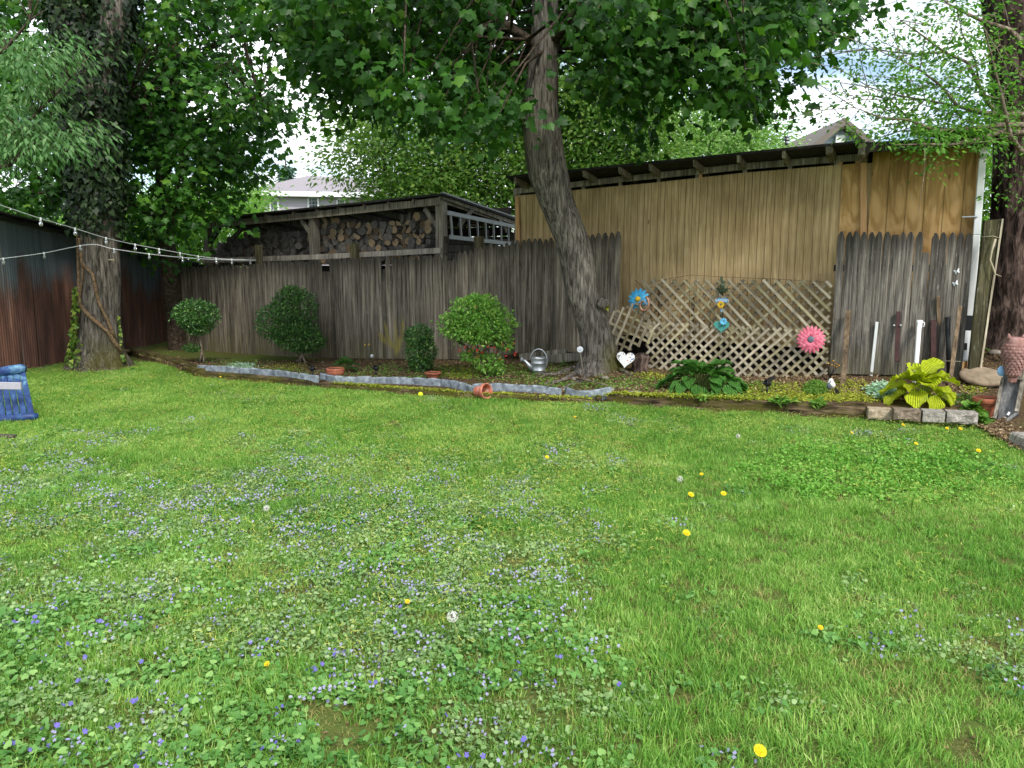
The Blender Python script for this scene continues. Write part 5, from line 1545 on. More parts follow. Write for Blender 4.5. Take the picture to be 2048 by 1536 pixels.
# ------------------------------------------------------------------ firewood
def log_mesh(kind, r, L, endmat, seed):
    rr = random.Random(seed); mb = MB()
    if kind == 'round': prof = [(math.cos(2 * math.pi * k / 11) * r * rr.uniform(.9, 1.08), math.sin(2 * math.pi * k / 11) * r * rr.uniform(.9, 1.08)) for k in range(11)]
    elif kind == 'half': prof = [(math.cos(math.pi * k / 7) * r * 1.2 * rr.uniform(.92, 1.05), math.sin(math.pi * k / 7) * r * 1.1 - r * .4) for k in range(8)]
    else: prof = [(0, -r * .9)] + [(math.cos(R(20 + 28 * k)) * r * 1.3 * rr.uniform(.92, 1.06), math.sin(R(20 + 28 * k)) * r * 1.1 - r * .1) for k in range(6)]
    n = len(prof)
    V = [(x * q + dx, y, z * q + dz) for (y, q, dx, dz) in ((-L / 2, 1, 0, 0), (-L / 6, 1.04, rr.uniform(-.01, .01), .005), (L / 6, .98, rr.uniform(-.012, .012), 0), (L / 2, .97, 0, 0)) for (x, z) in prof]
    for i in range(3):
        mb.add([], [])
    b = []
    for i in range(3):
        for k in range(n): b.append((i * n + k, i * n + (k + 1) % n, (i + 1) * n + (k + 1) % n, (i + 1) * n + k))
    mb.add(V, b, False, 0)
    c0 = len(mb.v); mb.v.append((sum(p[0] for p in prof) / n, -L / 2 - .002, sum(p[1] for p in prof) / n))
    for k in range(n): mb.f.append((c0, (k + 1) % n, k)); mb.sm.append(False); mb.mi.append(1)
    mb.f.append(tuple(3 * n + k for k in range(n))); mb.sm.append(False); mb.mi.append(1)
    return mb.mesh('firewood_log', [M['log_bark'], endmat])
M['log_bark'] = mottled('log_bark', [(.3, '3a3531'), (.55, '655e57'), (.8, '877e74')], 1.0, cs=(30, 6, 30), rand=5, bump=.6)
def endgrain(name, a, b):
    t = MT(name); s3 = t.node('ShaderNodeSeparateXYZ'); t.con(t.coord('Object'), s3.inputs[0])
    rr = t.math('SQRT', t.math('ADD', t.math('POWER', s3.outputs['X'], 2.0), t.math('POWER', s3.outputs['Z'], 2.0)))
    nz = t.noise(t.coord('Object', (1, 1, 1), 4), 14, 4)
    ring = t.math('SINE', t.math('ADD', t.math('MULTIPLY', rr, 420.0), t.math('MULTIPLY', nz, 9.0)))
    f = t.math('MULTIPLY_ADD', ring, .18); t.con(nz, f.node.inputs[2])
    t.col(t.ramp(f, [(.25, a), (.75, b)])).rough(.9, 0, .1).bump(nz, .4, .005); return t.m
M['end_fresh'] = endgrain('fresh_end_grain', '8a7358', 'bda685')
M['end_tan'] = endgrain('tan_end_grain', '60503f', '8d755a')
M['end_grey'] = endgrain('weathered_end_grain', '4a4642', '85807a')
LM = {k: [log_mesh(kd, r, .42, m, s) for s, (kd, r) in enumerate((('round', .062), ('round', .078), ('half', .08), ('wedge', .085), ('wedge', .072)))] for k, m in (('fresh', M['end_fresh']), ('tan', M['end_tan']), ('grey', M['end_grey']))}
def stack(u0, u1, topf, v_bot, off, pf, group, label, lay0=0):
    s0 = (tf(u0, 500, off) - F0).dot(FD); s1 = (tf(u1, 500, off) - F0).dot(FD)
    zb = tf((u0 + u1) / 2, v_bot, off).z; row = 0; z = zb
    while True:
        s = s0 + (.06 if row % 2 else 0); any_ = False
        while s < s1:
            p = F0 + FN * (FO + off) + FD * s; u, v = px(Vector((p.x, p.y, z)))
            if v > topf(u) and v < 545:
                q = random.random(); fr_p, tan_p = pf(u, v)
                key = 'fresh' if q < fr_p else 'tan' if q < fr_p + tan_p else 'grey'
                me = random.choice(LM[key] if key != 'fresh' else LM[key][:2] + LM[key][:3])
                o = link('firewood_log', me, None, Vector((p.x, p.y, z)) + FN * random.uniform(-.07, .07) + UP * random.uniform(-.012, .012),
                         (0, random.uniform(-3, 3), FROT + random.uniform(-.12, .12)), random.uniform(.85, 1.2))
                tag(o, label[key], 'firewood log', group[key]); any_ = True
            s += random.uniform(.118, .15)
        z += .112; row += 1
        if row > 16: break
GL = {'fresh': 'split logs with fresh pale ends in the right bay', 'tan': 'logs with tan cut ends in the right bay', 'grey': 'weathered grey logs in the right bay'}
LL = {'fresh': 'firewood log with a fresh pale cut end in the right bay of the shed', 'tan': 'firewood log with a tan cut end in the right bay of the shed', 'grey': 'weathered grey firewood log in the right bay of the shed'}
stack(636, 872, lambda u: lerp_tab(u, [636, 690, 720, 760, 800, 840, 872], [448, 438, 452, 440, 444, 428, 446]), 520, -.42,
      lambda u, v: (.24, .24) if (u > 770 and v < 505) or (u < 730 and v < 478) else (.06, .16), GL, LL)
GL2 = {'fresh': 'tan logs in the left bay', 'tan': 'tan logs in the left bay', 'grey': 'weathered grey logs in the left bay'}
LL2 = {'fresh': 'firewood log with a tan cut end in the left bay of the shed', 'tan': 'firewood log with a tan cut end in the left bay of the shed', 'grey': 'weathered grey firewood log in the left bay of the shed'}
stack(436, 622, lambda u: lerp_tab(u, [436, 470, 540, 600, 622], [502, 478, 466, 462, 460]), 524, -.42, lambda u, v: (.0, .05), GL2, LL2)

# ------------------------------------------------------------------ edging timbers, plastic edging, blocks
def timber(P, w, h, label, seed=0, group=None, name='landscape_timber'):
    """rough timber along points on the ground (front foot), sized w deep, h high"""
    mb = MB(); rr = random.Random(seed); V = []
    N = 40
    tot = [0]
    for a, b in zip(P, P[1:]): tot.append(tot[-1] + (b - a).length)
    for i in range(N + 1):
        d = tot[-1] * i / N; k = min(len(P) - 2, max(0, int(np.searchsorted(tot, d)) - 1)); f = (d - tot[k]) / (tot[k + 1] - tot[k])
        p = P[k].lerp(P[k + 1], f); t_ = (P[k + 1] - P[k]).normalized(); nb = Vector((-t_.y, t_.x, 0))
        def nz(j): return .009 * mnoise.noise(Vector((d * 3, j * 5, seed)))+ .006 * mnoise.noise(Vector((d * 11, j * 3, seed)))
        V += [p + nb * nz(1) - UP * .05, p + nb * nz(2) + UP * (h * .8 + nz(3)), p + nb * (.012 + nz(4)) + UP * (h + nz(5)), p + nb * (w * .5) + UP * (h + .008 + nz(9)), p + nb * (w - .01) + UP * (h + nz(6)), p + nb * w - UP * .05]
    n = 6; Fs = [(i * n + k, (i + 1) * n + k, (i + 1) * n + k + 1, i * n + k + 1) for i in range(N) for k in range(n - 1)]
    Fs += [tuple(range(n)), tuple(N * n + k for k in reversed(range(n)))]
    mb.add(V, Fs); mid = P[len(P) // 2]
    o = mb.build(name, M['timber_m'], None, origin=P[0]); return tag(o, label, 'timber', group)
t = MT('mossy_landscape_timber2')
v = t.coord('Object', (3, 3, 22)); g = t.noise(v, 1.0, 7, .65, .5); gm = t.noise(t.coord('World', (2.2, 2.2, 5)), 1, 6, .7)
c = t.ramp(g, [(.36, '17120d'), (.5, '41362a'), (.66, '7d6b54')])
c = t.mix(t.ramp(gm, [(.42, 0.0), (.6, .85)]), c, '4b4a1c')
t.col(c).rough(.95, 0, .1).bump(g, .8, .015); M['timber_m'] = t.m
def G(u, v, z=0): return gz(u, v, z)
timber([G(262, 712), G(330, 731), G(392, 756)], .18, .13, 'mossy timber running from the ivy tree to the edging', 1)
timber([G(400, 757), G(520, 767), G(640, 778)], .14, .10, 'low mossy timber below the left stretch of plastic edging', 2)
timber([G(640, 779), G(800, 790), G(1000, 802), G(1190, 812)], .14, .075, 'sunken timber in the grass below the fallen pot', 3)
timber([G(1213, 812), G(1480, 826), G(1731, 840)], .16, .155, 'long dark mossy timber before the green hosta', 4)
p = G(1198, 812); tag(MB().box((p.x, p.y + .05, .05), (.07, .1, .15)).build('timber_stub', M['timber_m'], None, .01, origin=p), 'short upright timber stub between two edging timbers', 'timber')
# plastic edging: pieces shaped like little stones with pegs
def edging(path, label, z=.02, h=.105):
    pts = [B(u, v) for u, v in path]
    root = thing('plastic_edging', label, 'garden edging', pts[0], 'grey plastic garden edging')
    D = [0]
    for a, b in zip(pts, pts[1:]): D.append(D[-1] + (b - a).length)
    n = max(1, int(round(D[-1] / .2))); lat = []
    for i in range(n + 1):
        d = D[-1] * i / n; k = min(len(pts) - 2, max(0, int(np.searchsorted(D, d)) - 1)); f = (d - D[k]) / (D[k + 1] - D[k]); lat.append(pts[k].lerp(pts[k + 1], f))
    for i in range(n):
        a, b = lat[i], lat[i + 1]; d = (b - a); L = d.length; d.normalize(); nb = Vector((d.y, -d.x, 0)).normalized()
        mb = MB(); m = 6; V = []
        hh = h * random.uniform(.88, 1.0); lean = random.uniform(-.006, .012); tl = random.uniform(-.012, .012)
        for j in range(m + 1):
            f = j / m; q = a + d * (L * (-.01 + 1.02 * f)); bul = .012 * math.sin(math.pi * min(1, max(0, f))) ** .5
            tt_ = hh * (.93 + .05 * math.sin(math.pi * f) + .08 * mnoise.noise(q * 9)) + tl * (f - .5)
            for (o, zz) in ((0, -.05), (bul, .02), (bul + lean, tt_ * .85), (.004 + lean, tt_), (-.012 + lean, tt_), (-.014, -.05)):
                V.append(q + nb * (o + .004 * mnoise.noise(q * 30 + UP * zz * 60)) + UP * zz)
        Fs = [(j * 6 + k, (j + 1) * 6 + k, (j + 1) * 6 + (k + 1) % 6, j * 6 + (k + 1) % 6) for j in range(m) for k in range(6)] + [tuple(range(6)), tuple(m * 6 + k for k in reversed(range(6)))]
        mb.add(V, Fs); mb.build('edging_panel', M['edging'], root)
        if i % 3 == 1: MB().box(a - UP * .06 + nb * .016, (.03, .012, .14)).build('peg', M['edging'], root)
edging([(397, 741), (440, 745), (500, 749), (560, 753), (600, 760), (637, 771)], 'grey plastic edging curving in front of the round shrubs')
edging([(640, 759), (670, 765), (710, 768), (760, 767), (830, 769), (880, 772), (915, 778), (950, 789)], 'grey plastic edging running past the two terracotta pots')
edging([(945, 781), (985, 782), (1025, 783), (1075, 786), (1122, 791)], 'grey plastic edging behind the tipped terracotta pot')
edging([(1129, 789), (1150, 795), (1190, 799), (1222, 800)], 'grey plastic edging ending short of the long timber')
# concrete blocks
def block(u0, u1, v0t, v0b, mat, label, z0, z1, dep=.16, rough=.02, seed=0, back=0.0):
    a, b = gz(u0, v0b, z0), gz(u1, v0b + (u1 - u0) * .055, z0)
    a.y += back; b.y += back
    d = (b - a); L = d.length; d.normalize(); nb = Vector((-d.y, d.x, 0)); mb = MB()
    nx_, nz_ = 7, 5; V = []
    for j in range(nz_ + 1):
        for i in range(nx_ + 1):
            q = a + d * L * i / nx_ + UP * (z1 - z0) * j / nz_
            e = 0 if i in (0, nx_) or j in (0, nz_) else 1
            V.append(q - nb * (rough * e * (.5 + 1.2 * mnoise.noise(q * 14 + UP * seed))))
    W = nx_ + 1
    Fs = [(j * W + i, j * W + i + 1, (j + 1) * W + i + 1, (j + 1) * W + i) for j in range(nz_) for i in range(nx_)]
    mb.add(V, Fs)
    c = [a, b, b + UP * (z1 - z0), a + UP * (z1 - z0)]; k = [q + nb * dep for q in c]
    mb.add(c + k, [(3, 2, 6, 7), (0, 3, 7, 4), (1, 5, 6, 2), (4, 7, 6, 5)])
    o = mb.build('retaining_block', mat, None, origin=a); tag(o, label, 'block', 'blocks edging the bed corner')
block(1736, 1783, 0, 838, M['block_tan'], 'tan smooth block next to the timber end', .04, .15, seed=1)
block(1787, 1841, 0, 840, M['block_brown'], 'brown mossy block below the lime hosta', .07, .18, seed=2)
block(1845, 1889, 0, 843, M['block'], 'smooth pale grey block between two rough ones', .075, .185, rough=.004, seed=3)
block(1893, 1955, 0, 846, M['block'], 'rough split-faced grey block at the end of the row', .075, .19, rough=.035, seed=4)
block(1792, 1838, 0, 848, M['block_tan'], 'low tan block under the brown one', -.03, .067, dep=.1, rough=.004, seed=5)
block(1842, 1892, 0, 850, M['block_brown'], 'low grimy block in the middle of the bottom course', -.03, .07, dep=.1, rough=.006, seed=6)
block(1900, 1950, 0, 855, M['block_tan'], 'low tan block at the end of the bottom course', -.03, .07, dep=.1, rough=.004, seed=7)
p0 = gz(2042, 905); tag(MB().box((p0.x + .2, p0.y - .05, .07), (.4, .5, .16)).build('concrete_block', M['block'], None, .02, origin=p0), 'grey concrete block cut by the right picture edge', 'block')

# ------------------------------------------------------------------ shrubs
def shrub(name, label, blobs, n, size, mat, stems, tm=OVATE, up=.5, out=1.0, jit=.05, twig='bark_branch', droop=-.1, inner=.35, flowers=None, cat='shrub'):
    root = thing(name, label, cat, stems[0][0])
    vol = np.array([b[1][0] * b[1][1] + b[1][0] * b[1][2] for b in blobs]); vol = vol / vol.sum()
    P, N = [], []
    for (c, r, *rot), w in zip(blobs, vol):
        m = int(n * w); d = unit(m); r_ = np.array(r); c_ = np.array(c)
        k = np.where(rng.uniform(0, 1, m) < inner, rng.uniform(.55, .95, m), rng.normal(1, jit, m))
        g = 1 + .16 * vnoise(d * r_[None, :] + c_, 5.0, 2) + .12 * vnoise(d * r_[None, :] + c_, 13.0, 5)
        k = np.where(rng.uniform(0, 1, m) < .07, k * rng.uniform(1.0, 1.28, m), k)
        hole = vnoise(d * r_[None, :] + c_, 9.0, 8) < -.42; k = np.where(hole, k * .72, k)
        q = d * r_ * (k * g)[:, None]; nn = d / r_
        if rot:
            Rm = np.array(rot[0]); q = q @ Rm.T; nn = nn @ Rm.T
        P.append(q + c_); N.append(norm(nn))
    P = np.vstack(P); N = np.vstack(N); n = len(P)
    tip = N * .8 + rng.normal(size=(n, 3)) * .6 + np.array([0, 0, -droop])
    nr = N * out + np.array([0, 0, up]) + rng.normal(size=(n, 3)) * .6
    V, T, tt = spread_leaves(tm, P, tip, nr, size * rng.uniform(.65, 1.3, n), np.clip(rng.beta(2, 2.2, n) + .12 * vnoise(P, 6, 1), 0, 1))
    o = link('foliage', tris_mesh('foliage', V - np.array(org(root)), T, mat, tt), root); o['kind'] = 'stuff'
    for path, r in [(s, s[-1]) for s in stems]:
        pts = path[:-1]; MB().tube(pts, [r * (1 - .5 * i / (len(pts) - 1)) for i in range(len(pts))], 7).build('stem', M[twig], root)
    mb = MB()
    for k in range(60):
        c, rr = blobs[rng.integers(len(blobs))][:2]
        a = Vector(stems[rng.integers(len(stems))][-2]); b = Vector(c) + Vector(rng.normal(size=3) * np.array(rr) * .5)
        mb.tube([a, a.lerp(b, .6) + Vector(rng.normal(size=3)) * .02, b], [.006, .004, .002], 4, False)
    mb.build('twigs', M['bark_twig'], root)
    if flowers:
        fpz = P[rng.integers(n, size=flowers)] if isinstance(flowers, int) else np.array(flowers)
        m = len(fpz); fpz = np.repeat(fpz, 6, 0) + rng.normal(size=(m * 6, 3)) * .012; m = len(fpz)
        V, T, tt = spread_leaves(OVATE, fpz, rng.normal(size=(m, 3)) + np.array([0, -.6, .2]), rng.normal(size=(m, 3)) + np.array([0, -1, .5]), rng.uniform(.02, .036, m), rng.uniform(0, 1, m))
        o = link('flowers', tris_mesh('flowers', V - np.array(org(root)), T, M['leaf_red'], tt), root); o['kind'] = 'stuff'
    return root
def ab(u, v, foot, r_px, dy=1.0):       # blob seen at a pixel, standing over a foot point
    Y = foot.y; c = at(u, v, Y); s = Y / F
    return (tuple(c), (r_px[0] * s, r_px[0] * s * dy, r_px[1] * s))
f = B(400, 727)
shrub('topiary_shrub', 'small clipped round topiary on crooked stems at the fence corner', [ab(391, 628, f, (40, 25)), ab(396, 650, f, (26, 18)), ab(385, 695, f, (16, 7))], 4600, .042, M['leaf_box'],
      [(f, at(404, 700, f.y), at(400, 678, f.y + .03), at(392, 655, f.y), .022), (f + Vector((.06, 0, 0)), at(408, 712, f.y), at(396, 690, f.y), at(398, 660, f.y), .016)])
f = B(600, 727)
Rz = Matrix.Rotation(R(-28), 3, 'Y')
shrub('topiary_shrub', 'large teardrop boxwood standing between the round topiary and potted one', [ab(588, 620, f, (42, 40)), ab(560, 645, f, (44, 36)), ab(596, 672, f, (44, 30)), ab(615, 682, f, (30, 22)), ab(585, 590, f, (22, 17))], 10500, .046, M['leaf_box'],
      [(f, at(601, 710, f.y), at(598, 690, f.y), at(595, 660, f.y), .03), (f + Vector((-.08, 0, 0)), at(604, 712, f.y), at(606, 690, f.y), at(608, 670, f.y), .022), (f + Vector((.1, -.05, .0)), at(610, 722, f.y), at(600, 705, f.y), at(600, 690, f.y), .02)])
f = B(845, 742)
shrub('boxwood_bush', 'narrow upright boxwood behind a terracotta pot', [ab(838, 672, f, (26, 20)), ab(842, 700, f, (27, 28)), ab(842, 726, f, (22, 14))], 4600, .04, M['leaf_box'],
      [(f, at(842, 725, f.y), at(842, 705, f.y), at(840, 690, f.y), .02)])
f = B(975, 752)
fl = [at(u, v, f.y - .25) for (u, v) in ((951, 614), (946, 696), (955, 700), (962, 693), (975, 692), (1005, 690), (1015, 700), (1024, 688), (985, 696), (1030, 708), (940, 704), (930, 694), (1010, 712), (1000, 720), (955, 712), (965, 706), (920, 700), (993, 704))]
shrub('azalea_bush', 'rounded light green azalea with a few red blooms by the watering can', [ab(950, 625, f, (48, 30)), ab(925, 650, f, (42, 28)), ab(985, 650, f, (42, 34)), ab(955, 660, f, (50, 26)), ab(960, 605, f, (30, 14)), ab(975, 725, f, (28, 16)), ab(945, 712, f, (22, 9)), ab(1010, 685, f, (18, 14)), ab(990, 738, f, (16, 10))], 8200, .05, M['leaf_azalea'],
      [(f, at(970, 735, f.y), at(958, 705, f.y), at(940, 670, f.y), .02), (f + Vector((.05, 0, 0)), at(985, 730, f.y), at(1000, 705, f.y), at(1005, 680, f.y), .016), (f, at(955, 715, f.y), at(930, 690, f.y), at(905, 672, f.y), .014)], inner=.3, jit=.11, flowers=[tuple(q) for q in fl])

# ------------------------------------------------------------------ hostas: every big leaf a piece
def hosta_leaf(L, W, mat, arch, wavy, seed):
    mb = MB(); rr = random.Random(seed); V = []; n, m = 9, 6
    for i in range(n + 1):
        f = i / n; w = W * (math.sin(math.pi * min(1, f * .93 + .05)) ** .8) * (1.1 - .35 * f)
        z = arch * L * (f - 1.15 * f * f); y = L * f * (1 - .08 * f)
        for j in range(m + 1):
            g = j / m * 2 - 1
            V.append((g * w / 2, y, z + .16 * W * abs(g) ** 1.5 + wavy * W * math.sin(f * 14 + seed) * abs(g) ** 2 * .5))
    Fs = [(i * (m + 1) + j, i * (m + 1) + j + 1, (i + 1) * (m + 1) + j + 1, (i + 1) * (m + 1) + j) for i in range(n) for j in range(m)]
    mb.add(V, Fs, True)
    return mb.mesh('leaf', mat)
def plant_hosta(name, label, foot, n, Rr, hgt, L, W, mat, wavy, arch, seed, p0=-.55):
    root = thing(name, label, 'plant', foot); rr = random.Random(seed)
    ms = [hosta_leaf(1, W / L, mat, arch, wavy, k) for k in range(4)]
    st = MB()
    for k in range(n):
        f = (k + .5) / n; a = k * 2.39996 + rr.uniform(-.25, .25)
        rad = Rr * (1 - .85 * f) ; z = hgt * (.25 + .72 * f) + rr.uniform(-.02, .02)
        pos = foot + Vector((math.cos(a) * rad * .55, math.sin(a) * rad * .55, z * .85))
        pitch = p0 + (.45 - p0) * f + rr.uniform(-.15, .15)
        o = link('leaf', ms[rr.randrange(4)], root, pos, (pitch, rr.uniform(-.3, .3), a - math.pi / 2), L * rr.uniform(.75, 1.12))
        st.tube([foot + Vector((math.cos(a) * .02, math.sin(a) * .02, -.01)), foot.lerp(pos, .5) + UP * .03, pos], [.006, .005, .004], 5, False)
    for k in range(10):
        a = k * 2.4; o = link('leaf', ms[k % 4], root, foot + Vector((math.cos(a) * .05, math.sin(a) * .05 - .02, hgt * .62)), (.45 + rr.uniform(-.3, .3), rr.uniform(-.4, .4), a - math.pi / 2), L * .7)
    st.build('stalks', M['stem'], root)
    return root
f = B(1402, 781)
plant_hosta('hosta', 'broad green hosta clump in front of the lattice', f, 70, .78, .33, .27, .17, M['hosta'], .12, .5, 3, -.95)
f = B(1838, 806)
plant_hosta('hosta', 'chartreuse hosta with big crinkled leaves behind the blocks', f, 22, .36, .36, .29, .25, M['hosta_lime'], .14, .45, 5, -1.15)
f = B(690, 743)
plant_hosta('leafy_plant', 'bright leafy plant growing beside the squat terracotta pot', f, 22, .22, .2, .15, .10, M['hosta'], .1, .5, 7)

# ------------------------------------------------------------------ ground cover and litter
def cover(name, label, spots, n, size, mat, tm=OVATE, h=.05, cat='ground cover', up=1.0, lift=0.0):
    P = []
    tot = sum(s[2] * s[3] for s in spots)
    for (u, v, ru, rv) in spots:
        m = int(n * ru * rv / tot)
        a = rng.uniform(0, 6.283, m); d = np.sqrt(rng.uniform(0, 1, m)) * (1 + .12 * rng.normal(size=m))
        q = B_many(u + ru * d * np.cos(a), v + rv * d * np.sin(a))
        q += np.stack([rng.normal(size=m) * .01, rng.normal(size=m) * .02, lift + h * rng.uniform(0, 1, m) * np.maximum(.2, 1 - .6 * d)], 1)
        P.append(q)
    P = np.vstack(P); n = len(P)
    V, T, tt = spread_leaves(tm, P, rng.normal(size=(n, 3)) * np.array([1, 1, .4]), np.array([0, -.3, up]) + rng.normal(size=(n, 3)) * .45, size * rng.uniform(.6, 1.3, n), np.clip(rng.beta(2, 2, n), 0, 1))
    o = link(name, tris_mesh(name, V, T, mat, tt)); return tag(o, label, cat, kind='stuff')
cover('creeping_jenny', 'yellow-green creeping ground cover in the garden bed', [(760, 783, 60, 9), (850, 786, 70, 7), (700, 780, 40, 6), (925, 748, 36, 12), (910, 742, 40, 12), (1000, 792, 40, 6), (1130, 800, 70, 5), (1310, 755, 28, 8), (1290, 748, 30, 6), (1480, 792, 220, 10), (1560, 780, 100, 14), (1400, 798, 180, 6), (1700, 775, 42, 16), (1650, 796, 70, 9), (1700, 795, 50, 8), (1740, 800, 30, 6), (1260, 792, 50, 8), (560, 738, 40, 7), (585, 733, 30, 6), (1170, 806, 60, 4), (1530, 800, 190, 5), (1000, 806, 160, 3), (1880, 800, 60, 8), (1950, 780, 30, 8)], 15000, .030, M['leaf_jenny'], h=.04)
cover('bed_weeds', 'green weeds and low foliage between the bed plants', [(790, 740, 50, 12), (750, 745, 40, 14), (880, 745, 60, 12), (1000, 750, 90, 14), (1080, 765, 60, 12), (1040, 740, 40, 12), (1160, 775, 80, 10), (1230, 765, 60, 12), (1300, 770, 60, 12), (500, 728, 60, 8), (440, 722, 40, 7), (330, 690, 50, 12), (320, 712, 50, 8), (300, 700, 40, 8), (470, 735, 60, 6), (1450, 795, 100, 8), (560, 745, 90, 6), (680, 752, 40, 6), (1100, 745, 40, 12), (1520, 775, 60, 12), (1940, 690, 40, 20), (1960, 830, 30, 10), (1930, 800, 40, 10), (830, 760, 60, 6), (1140, 730, 40, 14)], 8500, .034, M['leaf_weed'], h=.06)
cover('leaf_litter', 'brown fallen leaves and mulch over the garden bed', [(700, 735, 350, 22), (1150, 760, 180, 30), (1500, 770, 220, 25), (1800, 770, 200, 30), (1950, 720, 90, 50), (350, 705, 90, 22), (330, 705, 70, 18), (480, 725, 110, 16), (1560, 755, 110, 12), (1450, 745, 150, 10), (1990, 860, 50, 24), (2020, 880, 40, 30), (1900, 790, 60, 14)], 36000, .034, M['litter'], h=.015, up=1.4)
cover('lamium', 'silvery green low plant at the far left of the bed', [(480, 733, 30, 6)], 700, .036, M['leaf_silver'], h=.05)
cover('lamium', 'silver-leaved mound between the yellow cover and lime hosta', [(1765, 783, 30, 14)], 1100, .032, M['leaf_silver'], tm=ROUND, h=.09)
cover('groundcover_mound', 'dark green fine-leaved mound left of the bird ornament', [(1632, 782, 24, 11)], 2300, .026, M['leaf_weed'], h=.15)
cover('dandelion_leaves', 'weeds sprouting against the long timber', [(1567, 815, 20, 4), (1410, 812, 10, 3), (1640, 822, 14, 3)], 260, .09, M['leaf_weed'], tm=NARROW, h=.05, up=.3)
cover('violet_weed', 'leafy green weed below the right-hand pot', [(1968, 845, 16, 8), (1950, 850, 14, 5)], 260, .07, M['leaf_weed'], tm=ROUND, h=.09)
cover('small_sapling', 'yellowish sprig on the burl of the maple trunk', [(1212, 724, 3, 2)], 30, .06, M['leaf_jenny'], tm=IVY, h=.05, lift=.8)
# stones and sticks
def stone(u, v, r, label, mat='stone', seed=0):
    p = B(u, v); mb = MB(); mb.blob(p + UP * r[2] * .5, r, 12, 8, rough=.35, seed=seed); tag(mb.build('stone', M[mat], None, origin=p), label, 'stone', 'stones in the bed')
for k, (u, v, r, lab) in enumerate(((1216, 782, (.1, .07, .03), 'flat grey stone at the end of the plastic edging'), (1190, 784, (.14, .08, .02), 'flat brown stone just behind the plastic edging end'), (1150, 760, (.05, .04, .03), 'small pinkish stone below the white flower stake'),
                                (1210, 758, (.06, .05, .03), 'small tan stone at the foot of the maple'), (1300, 735, (.08, .05, .03), 'grey stone left of the lattice foot'), (1972, 775, (.08, .05, .035), 'rounded stone tucked under the round slab'),
                                (1945, 700, (.06, .05, .04), 'grey stone beside the downspout mouth'), (1985, 708, (.09, .06, .035), 'flat pale stone behind the round slab'), (2005, 718, (.07, .06, .03), 'greenish stone just left of the owl'), (1890, 795, (.07, .05, .02), 'pale flat stone right of the lime hosta'), (1912, 792, (.06, .05, .02), 'light chip of stone before the round slab'), (1268, 786, (.09, .05, .02), 'brown flat stone in the yellow ground cover'))):
    stone(u, v, r, lab, seed=k)
p = gz(2003, 868); mb = MB(); mb.blob(p + UP * .02, (.07, .045, .03), 12, 8, rough=.2, seed=3); tag(mb.build('stone', M['stone'], None, origin=p), 'rounded stone under the leaning grey board', 'stone', 'stones in the bed')
p = B(1279, 744); mb = MB(); trunk(mb, [p - UP * .05, p + UP * .1, p + Vector((.02, 0, .2)), p + Vector((.03, .02, .26))], [.12, .1, .11, .05], 34, .16, 7, 22, seed=4, vert=2.0); tag(mb.build('stump', M['bark_right'], None, origin=p), 'dark gnarled stump beside the white heart', 'stump')
for k, (a, b, r, lab) in enumerate((((1060, 760), (1165, 748), .009, 'thin stick lying below the watering can'), ((1090, 778), (1150, 758), .008, 'short stick slanting up to the maple roots'), ((1150, 760), (1215, 776), .014, 'dark branch lying before the maple'), ((1395 - 320, 750), (1140, 738), .006, 'thin pale twig left of the maple base'),
                                 ((1870, 800), (1935, 815), .010, 'brown stick lying right of the lime hosta'), ((430, 724), (462, 720), .012, 'stick lying at the foot of the round topiary'))):
    p, q = B(*a) + UP * .02, B(*b) + UP * .03
    tag(MB().tube([p, p.lerp(q, .4) + UP * .015, q], [r, r * .9, r * .5], 6).build('stick', M['bark_branch'], None, origin=p), lab, 'stick', 'sticks in the bed')
# ------------------------------------------------------------------ lattice panels
LATM = [M['lattice'], M['lattice_moss'], M['lattice_back']]
def lattice(label, c, hw, hh, rot, off, pitch, front_sign, mats, sw=.035, st=.008, skip=()):
    """panel centred at pixel c on the fence-parallel plane; slats at 45 degrees, two layers"""
    C0 = fp(c[0], c[1], off); root = thing('lattice_panel', label, 'lattice', Vector((C0.x, C0.y, C0.z - hh)), 'wooden lattice panels')
    ca, sa = math.cos(rot), math.sin(rot)
    def W(x, y, d): return C0 + FD * (x * ca - y * sa) + UP * (x * sa + y * ca) + FN * d
    for layer, sg in ((0, front_sign), (1, -front_sign)):
        dr = (math.sqrt(.5), sg * math.sqrt(.5)); nr = (-dr[1], dr[0])
        reach = (hw + hh) * .75; k = -int(reach / pitch) - 1
        while k * pitch < reach:
            o = k * pitch + (.03 if layer else 0); k += 1
            # clip the line to the rectangle
            t0, t1 = -9, 9
            for (p0, d0, lim) in ((nr[0] * o, dr[0], hw), (nr[1] * o, dr[1], hh)):
                a, b = (-lim - p0) / d0, (lim - p0) / d0
                if a > b: a, b = b, a
                t0, t1 = max(t0, a), min(t1, b)
            if t1 - t0 < .06 or (layer, k) in skip: continue
            t0 += random.uniform(-.01, .015); t1 += random.uniform(-.015, .01)
            z = .012 if layer == 0 else 0.0
            A, Bq = W(nr[0] * o + dr[0] * t0, nr[1] * o + dr[1] * t0, z), W(nr[0] * o + dr[0] * t1, nr[1] * o + dr[1] * t1, z)
            mid = (A + Bq) / 2; mb = MB(); L = (Bq - A).length
            mb.box((0, 0, 0), (sw, st, L))
            me = mb.mesh('slat', mats[layer] if random.random() < .7 else LATM[1])
            o_ = link('slat', me, root, mid, frame(Bq - A, FN).to_euler())
    return root
cu = (fp(1650, 600) - fp(1276, 600)).dot(FD) / 2
zc = fp(1462, 612, .04)
lattice('upper lattice panel with long slats leaning to the right, against the tan shed', (1462, 613), cu * 1.0, .355, R(0), .04, .108, -1, (M['lattice'], M['lattice_back']))
